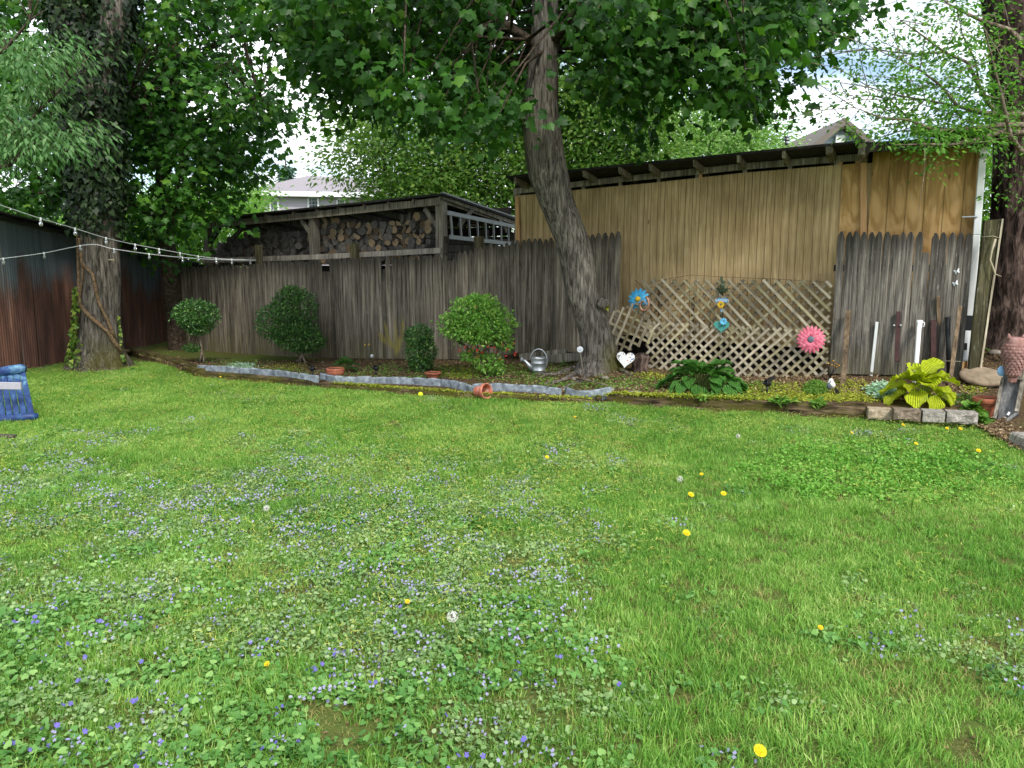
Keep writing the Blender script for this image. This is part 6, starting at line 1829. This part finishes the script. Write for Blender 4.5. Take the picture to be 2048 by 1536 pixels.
lattice('lower lattice panel with slats leaning to the left, under the pink flower', (1464, 703), cu * .97, .345, R(-.6), .11, .096, 1, (M['lattice'], M['lattice']))
lattice('small tilted lattice piece beside the maple trunk', (1262, 655), .30, .30, R(22), .17, .105, 1, (M['lattice'], M['lattice_back']))
# posts and rusty wire mesh behind the lattice
for (u, a, b, lab) in ((1318, 568, 745, 'dark rusty post behind the left end of the lattice'), (1385, 590, 745, 'dark rusty post in the middle behind the lattice'), (1443, 553, 745, 'dark post carrying the verdigris ornament')):
    p, q = fp(u, a, -.01), fp(u, b, -.01)
    tag(MB().beam(p, q, .032, .032, FN).build('metal_post', M['wire'] if u != 1443 else M['verdigris'], None, .003, origin=q), lab, 'post', 'posts behind the lattice')
root = thing('wire_fence', 'thin rusty wire mesh showing above the upper lattice', 'fence', fp(1460, 660, -.02))
mb = MB()
for k in range(8):
    v0, v1 = 562 - 6 + k * 12, 565 - 6 + k * 12
    mb.tube([fp(1300, v0 + 8, .0), fp(1380, v0 - 6 if k == 0 else v0 + 3, -.01), fp(1450, v0 - 2, .0), fp(1550, v0 + 2, -.01), fp(1648, v1 + 5, .0)], .0022, 4)
mb.build('line_wire', M['wire'], root)
mb = MB()
for k in range(36):
    u = 1302 + k * 9.6
    mb.tube([fp(u, 560 + 4 * math.sin(k), -.005), fp(u + 1, 655, -.005)], .0018, 4, False)
mb.build('stay_wire', M['wire'], root)
mb = MB()
for k in range(14): mb.tube([fp(1648 + random.uniform(-2, 26), 606 + k * 4, .06), fp(1668, 608 + k * 4, .06)], .0018, 4, False)
mb.tube([fp(1640, 548, .02), fp(1641, 580, .03), fp(1623, 604, .05), fp(1630, 650, .05)], .003, 5)
mb.tube([fp(1270, 560, .08), fp(1282, 570, .06), fp(1290, 580, .05)], .004, 5)
mb.build('loose_wire', M['wire'], root)

# ------------------------------------------------------------------ metal flowers and signs
def petal_ring(mb, c, fr, n, L, W, r0, lift, seed=0, tipdrop=0.0, each=None):
    for k in range(n):
        a = 2 * math.pi * (k + .5 * seed) / n; d = Vector((math.cos(a), math.sin(a), 0)); s = Vector((-math.sin(a), math.cos(a), 0)); V = []
        for (f, w) in ((0, .35), (.3, .8), (.6, 1.0), (.85, .75), (1.0, .15)):
            z = lift + .02 * L / .1 * math.sin(f * 2.2) - tipdrop * f * f
            for g in (-1, 0, 1): V.append(c + fr @ (d * (r0 + L * f) + s * g * W * w / 2 + Vector((0, 0, z + (.006 if g == 0 else 0)))))
        if each: mb = MB()
        mb.add(V, [(i * 3 + j, i * 3 + j + 1, (i + 1) * 3 + j + 1, (i + 1) * 3 + j) for i in range(4) for j in range(2)], True)
        if each: mb.build('petal', each[0], each[1])
def fr_fn(tilt=0): return frame(FN + UP * tilt, UP)
c = fp(1622, 679, .18)
root = thing('metal_flower', 'pink metal daisy hung at the right end of the lattice', 'flower ornament', c)
fr = fr_fn(.1)
for ring, (n, L, lift, sd) in enumerate(((20, .15, 0, 0), (18, .12, .016, 1), (12, .08, .03, 0))):
    petal_ring(None, c, fr, n, L, .044, .03, lift, sd, .012, (M['pink'], root))
mb = MB(); mb.lathe([(.0, .05), (.02, .05), (.038, .044), (.042, .034), (.04, .028)], 20, Matrix.Translation(c) @ fr.to_4x4()); mb.build('flower_centre', M['pink_c'], root)
mb = MB(); mb.tube([c - FN * .02, c - FN * .1], .008, 6); mb.build('hanger', M['wire'], root)
c = fp(1277, 598, .1)
root = thing('metal_flower', 'blue metal flower tucked behind the tilted lattice piece', 'flower ornament', c)
for ring, (n, L, lift, sd) in enumerate(((13, .13, 0, 0), (11, .095, .02, 1))):
    petal_ring(None, c, fr_fn(.25), n, L, .05, .03, lift, sd, .03, (M['blue_fl'], root))
mb = MB(); mb.blob(c + FN * .03, (.04, .04, .04), 12, 8); mb.build('flower_centre', M['yellow_fl'], root)
c = fp(1287, 609, .22)
root = thing('copper_swirl', 'pale copper swirl ornament below the blue flower', 'ornament', c)
mb = MB(); pts = [c + fr_fn() @ Vector((math.cos(a * .5) * (.02 + .0035 * a) * 1.2, math.sin(a * .5) * (.02 + .0035 * a) * 1.6, 0)) for a in range(16)]
mb.tube(pts, [.006 + .0009 * i for i in range(16)], 8); mb.build('swirl', M['copper'], root)
MB().tube([c - UP * .06, c - UP * .3], .005, 6).build('stake', M['wire'], root)
# hanging garden sign
c = fp(1444, 601, .14)
root = thing('garden_sign', 'hanging blue GARDEN sign with yellow flower and teal heart', 'sign', fp(1444, 665, .14))
fr = fr_fn(0)
w = .083
poly = [(-w, -.026), (w, -.026), (w, .018), (w * .55, .034), (0, .026), (-w * .55, .034), (-w, .018)]
board = MB().prism(poly, .008, Matrix.Translation(c) @ fr.to_4x4()).build('board', M['sign_blue'], root)
cu_ = bpy.data.curves.new('lettering', 'FONT'); cu_.body = 'GARDEN'; cu_.size = .046; cu_.extrude = .002; cu_.align_x = 'CENTER'; cu_.align_y = 'CENTER'
tmp = bpy.data.objects.new('tmp_text', cu_); COL.objects.link(tmp); bpy.context.view_layer.update()
dg = bpy.context.evaluated_depsgraph_get(); lme = bpy.data.meshes.new_from_object(tmp.evaluated_get(dg)); bpy.data.objects.remove(tmp)
lme.materials.clear(); lme.materials.append(M['sign_white'])
# text faces +z, x to the right when seen from the lawn
xr_, zr_ = FD, FN; yr_ = zr_.cross(xr_)
o = link('lettering', lme, board, c + FN * .008, Matrix((xr_, yr_, zr_)).transposed().to_euler())
c2 = fp(1442, 609, .155)
mb = MB(); petal_ring(mb, c2, fr, 6, .04, .04, .008, .006); mb.build('yellow_flower', M['yellow_fl'], root)
mb = MB(); mb.blob(c2 + FN * .014, .012, 8, 6); mb.build('flower_centre', M['pink_c'], root)
h = fp(1443, 652, .14)
def heart(s, n=28):
    out = []
    for k in range(n):
        a = 2 * math.pi * k / n; x = 16 * math.sin(a) ** 3; y = 13 * math.cos(a) - 5 * math.cos(2 * a) - 2 * math.cos(3 * a) - math.cos(4 * a); out.append((x / 17 * s, y / 17 * s))
    return out
Mh = Matrix.Translation(h) @ Matrix((FD, UP, -FN)).transposed().to_4x4()
MB().prism([(x, y * .82) for x, y in heart(.112)], .016, Mh).build('heart', M['teal'], root, .004)
c3 = fp(1447, 643, .165)
mb = MB(); petal_ring(mb, c3, fr, 8, .042, .03, .008, .004); mb.build('blue_flower', M['sky_fl'], root)
mb = MB(); mb.tube([c3 - UP * .02, c3 - UP * .06 - FD * .03, c3 - UP * .075 - FD * .06], .004, 5); mb.tube([c3 - UP * .02, c3 - UP * .065 + FD * .03], .006, 5); mb.build('flower_leaves', M['verdigris'], root)
mb = MB()
for a, b in (((1440, 588), (1436, 598)), ((1448, 588), (1452, 598)), ((1443, 616), (1443, 636))): mb.tube([fp(*a, .14), fp(*b, .14)], .002, 4)
mb.build('chain', M['galv'], root)
mb = MB(); mb.blob(fp(1443, 622, .145), (.014, .01, .014), 8, 6); mb.build('bead', M['sky_glass'], root)
# verdigris ornament on the post: little bowl with a perched figure
c = fp(1445, 577, .08)
root = thing('verdigris_ornament', 'greenish metal bird feeder ornament above the GARDEN sign', 'ornament', c - UP * .06)
mb = MB(); mb.lathe([(.0, -.07), (.035, -.06), (.065, -.03), (.075, .0), (.085, .006), (.07, .008), (.03, -.02), (0, -.02)], 18, Matrix.Translation(c)); mb.build('bowl', M['verdigris'], root)
mb = MB(); mb.tube([c - FD * .1, c, c + FD * .11], [.004, .008, .004], 6); mb.build('arm', M['verdigris'], root)
mb = MB(); b0 = c + UP * .04; mb.blob(b0, (.032, .026, .04), 12, 8); mb.blob(b0 + UP * .05 + FD * .01, .02, 10, 7); mb.tube([b0 - FD * .02, b0 - FD * .07 - UP * .03], [.016, .005], 6); mb.tube([b0 + UP * .05 + FD * .025, b0 + UP * .048 + FD * .05], [.006, .001], 5); mb.build('bird', M['verdigris'], root)
# white mosaic heart by the maple
h = at(1251, 718, B(1275, 744).y - .06); s = .13
root = thing('mosaic_heart', 'white heart with coloured mosaic dots leaning by the stump', 'ornament', h - UP * .13)
Mh = Matrix.Translation(h) @ Matrix.Rotation(R(-8), 4, 'Z') @ Matrix((Vector((1, 0, 0)), UP, Vector((0, -1, 0)))).transposed().to_4x4() @ Matrix.Rotation(R(-12), 4, 'X') @ Matrix.Rotation(R(-6), 4, 'Z')
MB().prism(heart(s, 36), .035, Mh).build('body', M['white_dot'], root, .006)
r2 = random.Random(4); dots = {'dot_dark': MB(), 'dot_red': MB(), 'dot_blue': MB(), 'dot_yellow': MB()}
hp_ = heart(s * .9, 40)
for k in range(130):
    x, y = r2.uniform(-s, s), r2.uniform(-s, s * .95)
    if not inpoly(np.array([x]), np.array([y]), hp_)[0]: continue
    if y < .1 * s - .2 * x / s and x > -.55 * s and r2.random() < .9: continue
    key = 'dot_blue' if x > .45 * s else 'dot_yellow' if x > .25 * s else ('dot_red' if x > -.1 * s and r2.random() < .7 else 'dot_dark')
    rr_ = r2.uniform(.004, .009)
    pz = Mh @ Vector((x, y, .0195)); dots[key].lathe([(rr_, 0), (rr_ * .8, .003), (0, .004)], 8, Matrix.Translation(pz) @ Mh.to_3x3().to_4x4())
for k, mb in dots.items():
    if mb.v: mb.build('mosaic_dots', M[k], root)
# watering can
f = B(1077, 745)
root = thing('watering_can', 'galvanised watering can standing by the azalea', 'watering can', f)
T_ = Matrix.Translation(f)
mb = MB(); mb.lathe([(0, .0), (.088, .0), (.092, .006), (.094, .03), (.099, .034), (.099, .042), (.095, .046), (.104, .13), (.108, .134), (.108, .142), (.105, .146), (.110, .20), (.113, .204), (.112, .214), (.104, .214), (.098, .19), (.09, .05)], 28, T_); mb.build('body', M['galv'], root)
mb = MB(); mb.tube([f + Vector((-.08, 0, .05)), f + Vector((-.14, 0, .11)), f + Vector((-.19, 0, .165)), f + Vector((-.215, 0, .178))], [.045, .03, .02, .018], 14); mb.build('spout', M['galv'], root)
mb = MB(); q = f + Vector((-.215, 0, .178)); mb.lathe([(.018, 0), (.036, .03), (.038, .034), (.03, .04), (0, .044)], 18, Matrix.Translation(q) @ frame(Vector((-.95, 0, .3))).to_4x4()); mb.build('rose', M['galv'], root)
mb = MB(); mb.tube([f + Vector((.115 * math.cos(a) * 1.05 - .0, 0, .16 + .155 * math.sin(a) * 1.12)) for a in np.linspace(-.55, math.pi - .1, 18)], .008, 8); mb.build('handle', M['galv'], root)
# white frosted flower on a stake
f = B(1167, 750); tpz = at(1160, 699, f.y)
root = thing('flower_stake', 'frosted white flower on a thin stake before the maple', 'ornament', f)
MB().tube([f, f.lerp(tpz, .5), tpz], .004, 6).build('stake', M['cord'], root)
mb = MB()
petal_ring(mb, tpz, frame(Vector((0, -1, .2))), 7, .04, .042, .004, 0); petal_ring(mb, tpz + UP * .008, frame(Vector((0, -1, .2))), 5, .028, .03, .002, .01); mb.build('petals', M['flower_white'], root)
mb = MB(); mb.blob(tpz + Vector((0, -.02, 0)), .013, 8, 6); mb.build('flower_centre', M['white_pl'], root)
# amber bead stakes
def beads(foot, heads, label):
    root = thing('bead_stake', label, 'ornament', foot)
    for hd in heads:
        MB().tube([foot, foot.lerp(hd, .5) + (hd - foot) * .02 + UP * .02, hd], .0025, 5).build('wire_stem', M['black_pl'], root)
        mb = MB(); mb.blob(hd, .0115, 10, 7); mb.build('bead', M['gold'], root)
f = B(1657, 762); beads(f, [at(u, v, f.y) for (u, v) in ((1657, 727), (1664, 730), (1669, 732), (1674, 728), (1678, 731), (1673, 734), (1667, 722))], 'bunch of amber beads on black wires left of the pale stake')
f = B(513, 712); beads(f, [at(u, v, f.y) for (u, v) in ((497, 686), (503, 682), (506, 690), (501, 694), (498, 691))], 'bunch of brown beads on wires against the far fence')
# bird ornament
f = B(1668, 790)
root = thing('bird_ornament', 'black and white bird ornament beside the yellow ground cover', 'ornament', f)
c = at(1663, 768, f.y); s = f.y / F
mb = MB(); mb.blob(c, (.038, .04, .055), 16, 11, Matrix.Rotation(R(-35), 3, 'Y')); mb.build('body', M['bird_white'], root)
mb = MB(); mb.blob(at(1662, 761, f.y), (.026, .026, .026), 14, 9); mb.build('head', M['bird_white'], root)
mb = MB(); mb.tube([at(1662, 762, f.y) + Vector((-.01, -.02, 0)), at(1660, 763, f.y) + Vector((-.02, -.05, -.005))], [.008, .001], 7); mb.build('beak', M['bird_grey'], root)
mb = MB(); mb.blob(at(1657, 772, f.y) + Vector((0, -.02, 0)), (.03, .02, .042), 12, 8, Matrix.Rotation(R(-20), 3, 'Y')); mb.build('wing', M['bird_grey'], root)
mb = MB(); mb.add([at(1668, 778, f.y), at(1673, 776, f.y), at(1682, 788, f.y), at(1672, 790, f.y), at(1668, 778, f.y + .02), at(1673, 776, f.y + .02), at(1682, 788, f.y + .02), at(1672, 790, f.y + .02)], [(0, 1, 2, 3), (7, 6, 5, 4), (0, 3, 7, 4), (1, 5, 6, 2), (0, 4, 5, 1), (3, 2, 6, 7)]); mb.build('tail', M['black_pl'], root)
MB().tube([f, c], .004, 6).build('stake', M['black_pl'], root)
# solar spot lights
def spot(u, v, label, ang, sc=1.0):
    f = B(u, v); root = thing('solar_spotlight', label, 'garden light', f, 'solar spotlights'); a = Matrix.Rotation(ang, 3, 'Z')
    MB().tube([f - UP * .03, f + UP * .09 * sc], .011, 8).build('stake', M['black_pl'], root)
    h = f + UP * .11 * sc
    mb = MB(); mb.lathe([(.0, -.04), (.024, -.038), (.032, -.01), (.036, .035), (.03, .036), (.026, .02), (0, .02)], 16, Matrix.Translation(h) @ (a @ Matrix.Rotation(R(65), 3, 'Y')).to_4x4()); mb.build('lamp_head', M['black_pl'], root)
    mb = MB(); mb.box(h + a @ Vector((-.03, 0, .045)), (.1 * sc, .075 * sc, .012), a @ Matrix.Rotation(R(25), 3, 'Y')); mb.build('solar_panel', M['glass_d'], root, .003)
spot(1533, 788, 'black solar spotlight in the yellow ground cover before the lattice', R(200), 1.15)
spot(626, 752, 'black solar spotlight behind the edging gap by the big boxwood', R(20))
spot(752, 751, 'black solar spotlight between the two terracotta pots', R(160))
p = at(617, 735, B(626, 752).y - .1)
# small finds
p = B(742, 722) + UP * .12
root = thing('glass_ball_ornament', 'small white globe ornament on a stake before the fence', 'ornament', B(742, 722))
mb = MB(); mb.blob(at(744, 712, p.y), .03, 14, 10); mb.build('globe', M['flower_white'], root); MB().tube([B(742, 722), at(744, 712, p.y)], .004, 6).build('stake', M['verdigris'], root)
for (u, v) in ((730, 690), (738, 689)):
    MB().blob(at(u, v, p.y), .014, 8, 6).build('yellow_bead', M['yellow_fl'], root)
    MB().tube([B(741, 722), at((u + 741) / 2, 706, p.y), at(u, v, p.y)], .003, 5).build('bead_stem', M['verdigris'], root)
g = gz(841, 789, .033); mb = MB(); mb.blob(g, .0335, 22, 16); tag(mb.build('tennis_ball', M['ball'], None, origin=g), 'yellow tennis ball lying in the grass before the edging', 'ball')

# ------------------------------------------------------------------ pots
def pot(f, r, h, mat, label, squat=False, Mx=None, soil=True):
    root = thing('terracotta_pot', label, 'flower pot', f); T_ = Matrix.Translation(f) @ (Mx or Matrix.Identity(4))
    if squat: prof = [(0, 0), (r * .72, 0), (r * .92, h * .3), (r, h * .62), (r * .96, h * .66), (r * 1.0, h * .7), (r * .94, h), (r * .84, h), (r * .82, h * .8)]
    else: prof = [(0, 0), (r * .62, 0), (r * .64, .004), (r * .84, h * .70), (r * .845, h * .72), (r * .98, h * .725), (r, h * .74), (r * 1.03, h * .99), (r * 1.02, h), (r * .92, h), (r * .88, h * .74), (r * .6, h * .08), (0, h * .07)]
    mb = MB(); mb.lathe(prof, 30, T_); mb.build('pot', mat, root)
    if soil: mb = MB(); mb.lathe([(r * .9, h * .86), (r * .5, h * .9), (0, h * .88)], 18, T_); mb.build('soil', M['soil'], root)
    return root
pot(B(672, 752) + Vector((0, -.02, 0)), .135, .12, M['terracotta'], 'squat terracotta pot before the bright leafy plant', True)
pot(B(866, 757), .115, .09, M['terracotta'], 'terracotta pot half sunk beside the narrow boxwood')
f = gz(953, 783, .10)
pot(f, .098, .18, M['terracotta_pale'], 'tipped-over pale terracotta pot on the plastic edging', False, frame(Vector((.74, -.62, .12))).to_4x4(), soil=False)
f = B(1971, 831)
pot(f, .135, .19, M['terracotta'], 'terracotta pot at the right end of the blocks')

# ------------------------------------------------------------------ stakes and pipes leaning on the fence
def stake(top, foot, w, mat, label, name='stake', offt=.09, d=None, cat='stake'):
    a = fp(*top, offt); b = B(*foot) if foot[1] > 745 else fp(*foot, offt + .1)
    mb = MB(); mb.beam(b - UP * .04, a, w, d or w * .7, FN); o = mb.build(name, mat, None, .003, origin=b); return tag(o, label, cat, 'stakes along the short picket fence')
stake((1697, 622), (1685, 772), .06, M['stake'], 'broad pale wooden stake left of the white stake', offt=.12)
stake((1754, 644), (1742, 752), .034, M['white_pl'], 'slim white stake leaning on the pickets')
red = stake((1797, 623), (1794, 716), .05, M['red_post'], 'dark red steel post bolted to the pickets', name='steel_post')
stake((1867, 640), (1868, 738), .06, M['red_post'], 'dull red steel post half hidden behind a grey stake', name='steel_post', offt=.06)
stake((1876, 592), (1882, 752), .038, M['stake'], 'tall thin grey stake left of the black pipe')
stake((1920, 612), (1898, 772), .045, M['stake'], 'brown wooden stake slanting across the black pipe', offt=.14)
b_, a_ = fp(1898, 748, .16), fp(1895, 634, .12)
tag(MB().tube([b_, a_], .026, 12).build('pipe', M['black_pl'], None, origin=b_), 'black plastic pipe standing against the pickets', 'pipe', 'stakes along the short picket fence')
a_, b_ = fp(1839, 646, .14), B(1828, 770)
root = thing('white_pipe', 'white pipe with a cap and rust marks behind the lime hosta', 'pipe', b_)
MB().tube([b_ - UP * .03, a_], .027, 14).build('pipe', mottled('rust_marked_white', [(.33, '6b3a22'), (.38, 'd8d9d6'), (.7, 'e6e7e5')], 6, rough=.45, bump=0), root)
mb = MB(); mb.tube([a_ - UP * .05, a_ + UP * .035], .034, 14); mb.tube([a_ + FD * .03 + UP * .02, a_ + FD * .055 + UP * .0, a_ + FD * .05 - UP * .04, a_ + FD * .028 - UP * .045], .006, 6); mb.build('cap', M['white_pl'], root)
for u in (1788, 1801): MB().blob(fp(u, 651, .14), (.016, .016, .016), 8, 6).build('bolt', M['galv'], red)
for k, (u, v) in enumerate(((1914, 543), (1911, 567))):     # white butterflies pinned on the pickets
    c = fp(u, v, .07); root = thing('butterfly_ornament', ['upper white butterfly pinned on the pickets by the downspout', 'lower white butterfly pinned on the pickets by the downspout'][k], 'ornament', c)
    for sg in (-1, 1):
        mb = MB(); fr = fr_fn(); pol = [(0, .0), (.02 * sg, .028), (.034 * sg, .03), (.03 * sg, .008), (.022 * sg, 0), (.028 * sg, -.018), (.014 * sg, -.026)]
        mb.prism(pol if sg > 0 else pol[::-1], .003, Matrix.Translation(c) @ fr.to_4x4() @ Matrix.Rotation(.5 * sg, 4, 'Y') @ Matrix.Rotation(.4, 4, 'Z')); mb.build('wing', M['flower_white'], root)
    MB().tube([c + UP * .02, c - UP * .025], .004, 6).build('body', M['galv'], root)
mb = MB(); mb.tube([fp(1884, 722, .16), fp(1900, 722, .2), fp(1922, 723, .14)], .003, 5); tag(mb.build('tie_wire', M['cord'], None, origin=fp(1900, 722, .16)), 'pale wire tying the stakes beside the black pipe', 'wire')
# broad mossy board leaning right of the downspout
q = [fp(1938, 742, .22), fp(1958, 742, .12), fp(2003, 438, .02), fp(1970, 441, .12)]
n_ = (q[1] - q[0]).cross(q[3] - q[0]).normalized()
mb = MB(); mb.hexa([p for p in q] + [p - n_ * .035 for p in q])
root = thing('leaning_board', 'broad mossy board leaning between downspout and dark trunk', 'board', q[0])
mb.build('board', greywood('mossy_board', '2c2a1b', '474530', '646148', rand=3), root, .004)
e0, e1 = q[1], q[2]; MB().beam(e0 + FD * .012, e1 + FD * .012, .02, .05, FN).build('split_edge', M['lattice'], root)
mb = MB(); mb.tube([fp(1964, 474, .14), fp(1985, 472, .12), fp(2000, 476, .06)], .004, 5)
w0 = fp(1991, 478, .14)
mb.tube([w0, fp(1984, 500, .16), fp(1980, 520, .17), fp(1986, 535, .16), fp(1990, 548, .15), fp(2003, 553, .14)], [.014, .012, .011, .010, .008, .003], 8); mb.build('twine', M['cord'], root)
# round slab
c = B(1963, 770) + UP * .10
root_m = Matrix.Translation(c) @ Matrix.Rotation(R(-5), 4, 'Y') @ Matrix.Rotation(R(17), 4, 'X')
mb = MB(); mb.lathe([(0, -.03), (.20, -.032), (.232, -.02), (.24, .0), (.232, .02), (.2, .031), (.1, .033), (0, .034)], 40, root_m); tag(mb.build('round_slab', M['rock'], None, origin=c), 'round brown stone slab propped near the right trunk', 'slab')
# leaning grey trough of boards with a tag, owl on top
Yb = 7.75
def lp(u, v, d=0): return at(u, v, Yb + d)
q = [lp(1992, 858, -.05), lp(2038, 822, -.1), lp(2052, 690, .12), lp(2010, 720, .14)]
root = thing('grey_board_box', 'tilted grey wooden trough with side rails at the right edge', 'box', gz(1998, 862))
n_ = (q[1] - q[0]).cross(q[3] - q[0]).normalized()
mb = MB(); mb.hexa(q + [p - n_ * .03 for p in q]); mb.build('base_board', M['greyboard'], root, .003)
MB().beam(lp(1989, 838, -.08), lp(2006, 756, .06), .03, .05, n_).build('side_rail', M['oldwood'], root, .003)
MB().beam(lp(2033, 826, -.14), lp(2050, 735, .05), .035, .09, n_).build('side_rail', M['oldwood'], root, .003)
MB().beam(lp(1994, 857, -.09), lp(2036, 826, -.14), .03, .085, n_).build('end_board', M['greyboard'], root, .003)
MB().beam(lp(2040, 760, -.02), lp(2075, 560, .1), .05, .06, n_).build('side_rail', M['oldwood'], root, .003)
tg = lp(2017, 827, -.19); mb = MB(); mb.box(tg, (.022, .006, .034), Matrix.Rotation(R(25), 3, 'Y')); mb.build('paper_tag', M['white_pl'], root)
mb = MB(); mb.tube([lp(1998, 840, -.14), lp(2010, 855, -.12), lp(2020, 862, -.1)], .0025, 5); mb.build('string', M['cord'], root)
Yo = 7.7
def op(u, v, d=0): return at(u, v, Yo + d)
b0 = op(2025, 755)
root = thing('owl_statue', 'weathered reddish owl statue seen from behind at the right edge', 'statue', b0)
s = Yo / F
prof = [(0, 0), (9, 1), (11, 6), (12, 14), (16, 28), (20, 42), (21.5, 54), (20, 64), (17, 71), (16.5, 76), (14, 80), (8, 82), (0, 82.5)]
mb = MB(); mb.lathe([(r * s, z * s) for r, z in prof], 30, Matrix.Translation(b0)); mb.build('body', M['owl'], root)
for sg in (-1, 1):
    e = b0 + Vector((sg * 13.5 * s, 0, 78 * s)); mb = MB(); mb.tube([e, e + Vector((sg * .006, 0, .03)), e + Vector((sg * .012, 0, .055))], [.026, .018, .003], 8); mb.build('ear_tuft', M['owl'], root)
mb = MB()
for row in range(11):          # overlapping feathers on the back
    z = (10 + row * 5.6) * s; r = np.interp(z / s, [p[1] for p in prof], [p[0] for p in prof]) * s; n = 15
    for k in range(n):
        a = 2 * math.pi * (k + .5 * (row % 2)) / n; d = Vector((math.cos(a), math.sin(a), 0)); sd = Vector((-math.sin(a), math.cos(a), 0)); w = r * 2 * math.pi / n * .55
        c = b0 + UP * z + d * (r + .004); L = 8.5 * s
        mb.add([c + UP * L * .3 - sd * w, c + UP * L * .3 + sd * w, c + d * .009 + sd * w * .9 - UP * L * .25, c + d * .011 - UP * L * .6, c + d * .009 - sd * w * .9 - UP * L * .25, c + d * .013], [(0, 1, 5), (1, 2, 5), (2, 3, 5), (3, 4, 5), (4, 0, 5)])
mb.build('feathers', M['owl'], root)
mb = MB(); mb.box(b0 + Vector((0, 0, -.02)), (.07, .06, .06), Matrix.Rotation(.2, 3, 'X')); mb.build('tail', M['owl'], root, .01)
c = op(2004, 742, .08); mb = MB(); mb.blob(c, (.05, .02, .055), 16, 10); tag(mb.build('blue_glass_shell', M['sky_glass'], None, origin=c), 'pale blue glass piece behind the owl', 'ornament')

# ------------------------------------------------------------------ blue chair tipped over at the left edge
b0 = gz(40, 846); Yc = b0.y
def ap_(u, v, d=0): return at(u, v, Yc + d)
root = thing('tipped_chair', 'blue marbled plastic garden chair tipped over at the left edge', 'chair', b0)
def rounded(A, Bq, w, h, name, mat=None, up=UP):
    return MB().beam(A, Bq, w, h, up).build(name, mat or M['chair'], root, .02)
mb = MB(); mb.tube([ap_(-70, 846, .05), ap_(-30, 842, 0), ap_(30, 836, -.0), ap_(66, 833, .02), ap_(76, 832, .05)], [.03, .04, .042, .042, .03], 12); mb.build('seat_front', M['chair'], root)
mb = MB(); mb.tube([ap_(-70, 764, .3), ap_(-20, 748, .3), ap_(20, 741, .3), ap_(44, 738, .3), ap_(52, 739, .31)], [.03, .05, .056, .056, .035], 12); mb.build('headrest', M['chair'], root)
for k in range(8):
    ub, ut = 64 - k * 14.5, 44 - k * 12.5
    A, Bq = ap_(ub, 836 + k * 1.0, .02), ap_(ut, 742 + k * 1.5, .3)
    MB().beam(A, Bq, .062, .02, Vector((0, -1, .4))).build('slat', M['chair'], root, .008)
rounded(ap_(66, 838, .03), ap_(48, 752, .32), .03, .06, 'frame')
rounded(ap_(-60, 700, .5), ap_(-75, 860, .3), .05, .12, 'leg'); rounded(ap_(-75, 800, .35), ap_(20, 752, .42), .03, .1, 'armrest')
a, b = ap_(-90, 770, -.1), ap_(43, 772, -.06)
o = MB().beam(a, b, .03, .075).build('grey_plank', M['grey_pl'], None, .004, origin=b); tag(o, 'pale grey plank jutting across the blue chair', 'plank')
a, b = gz(-80, 868, .03), gz(30, 873, .03); tag(MB().beam(a, b, .06, .03).build('dark_slat', M['darkwood'], None, .004, origin=b), 'dark narrow slat lying in the grass below the chair', 'slat')

# ------------------------------------------------------------------ string lights
def catmull(P, n=8):
    out = []
    for i in range(len(P) - 1):
        p0, p1, p2, p3 = P[max(i - 1, 0)], P[i], P[i + 1], P[min(i + 2, len(P) - 1)]
        for k in range(n):
            f = k / n; out.append(.5 * ((2 * p1) + (p2 - p0) * f + (2 * p0 - 5 * p1 + 4 * p2 - p3) * f * f + (3 * p1 - p0 - 3 * p2 + p3) * f ** 3))
    return out + [P[-1]]
def lights(path, ys, bulbs, label, sc):
    us_ = [q[0] for q in path]; P = [at(u, v, float(np.interp(u, ys[0], ys[1]))) for u, v in path]
    root = thing('string_lights', label, 'string lights', P[-1])
    MB().tube(catmull(P), .0055, 6).build('cable', M['wire_white'], root)
    C_ = catmull(P, 24)
    for u in bulbs:
        c = min(C_, key=lambda q: abs(px(q)[0] - u))
        mb = MB(); mb.tube([c + UP * .012, c - UP * .045 * sc], [.014 * sc, .017 * sc], 10); so = mb.build('socket', M['white_pl'], root)
        mb = MB(); mb.lathe([(.013 * sc, -.045 * sc), (.026 * sc, -.07 * sc), (.03 * sc, -.09 * sc), (.022 * sc, -.112 * sc), (0, -.12 * sc)], 12, Matrix.Translation(c)); mb.build('bulb', M['bulb'], so)
lights([(-60, 390), (0, 410), (78, 436), (150, 457), (212, 476), (270, 489), (318, 498), (360, 506), (400, 513), (450, 518), (512, 520)], ([-60, 512], [8.2, 14.4]), [80, 150, 212, 270, 318, 360, 396, 433, 463], 'upper string of clear bulbs sagging across the left side', .8)
lights([(-60, 527), (0, 518), (88, 506), (180, 489), (228, 498), (298, 508), (365, 515), (430, 519), (512, 521)], ([-60, 160, 245, 512], [10.2, 11.85, 11.9, 14.4]), [8, 88, 162, 228, 298, 365, 433, 500], 'lower string of clear bulbs hooked on the ivy trunk', .7)
mb = MB(); c = on_trunk(229, 520, .03); mb.tube([c + Vector((-.05, 0, 0)), c + Vector((.05, -.02, 0))], .012, 8); tag(mb.build('trunk_bracket', M['cord'], None, origin=c), 'small pale bracket screwed to the ivy trunk', 'bracket')
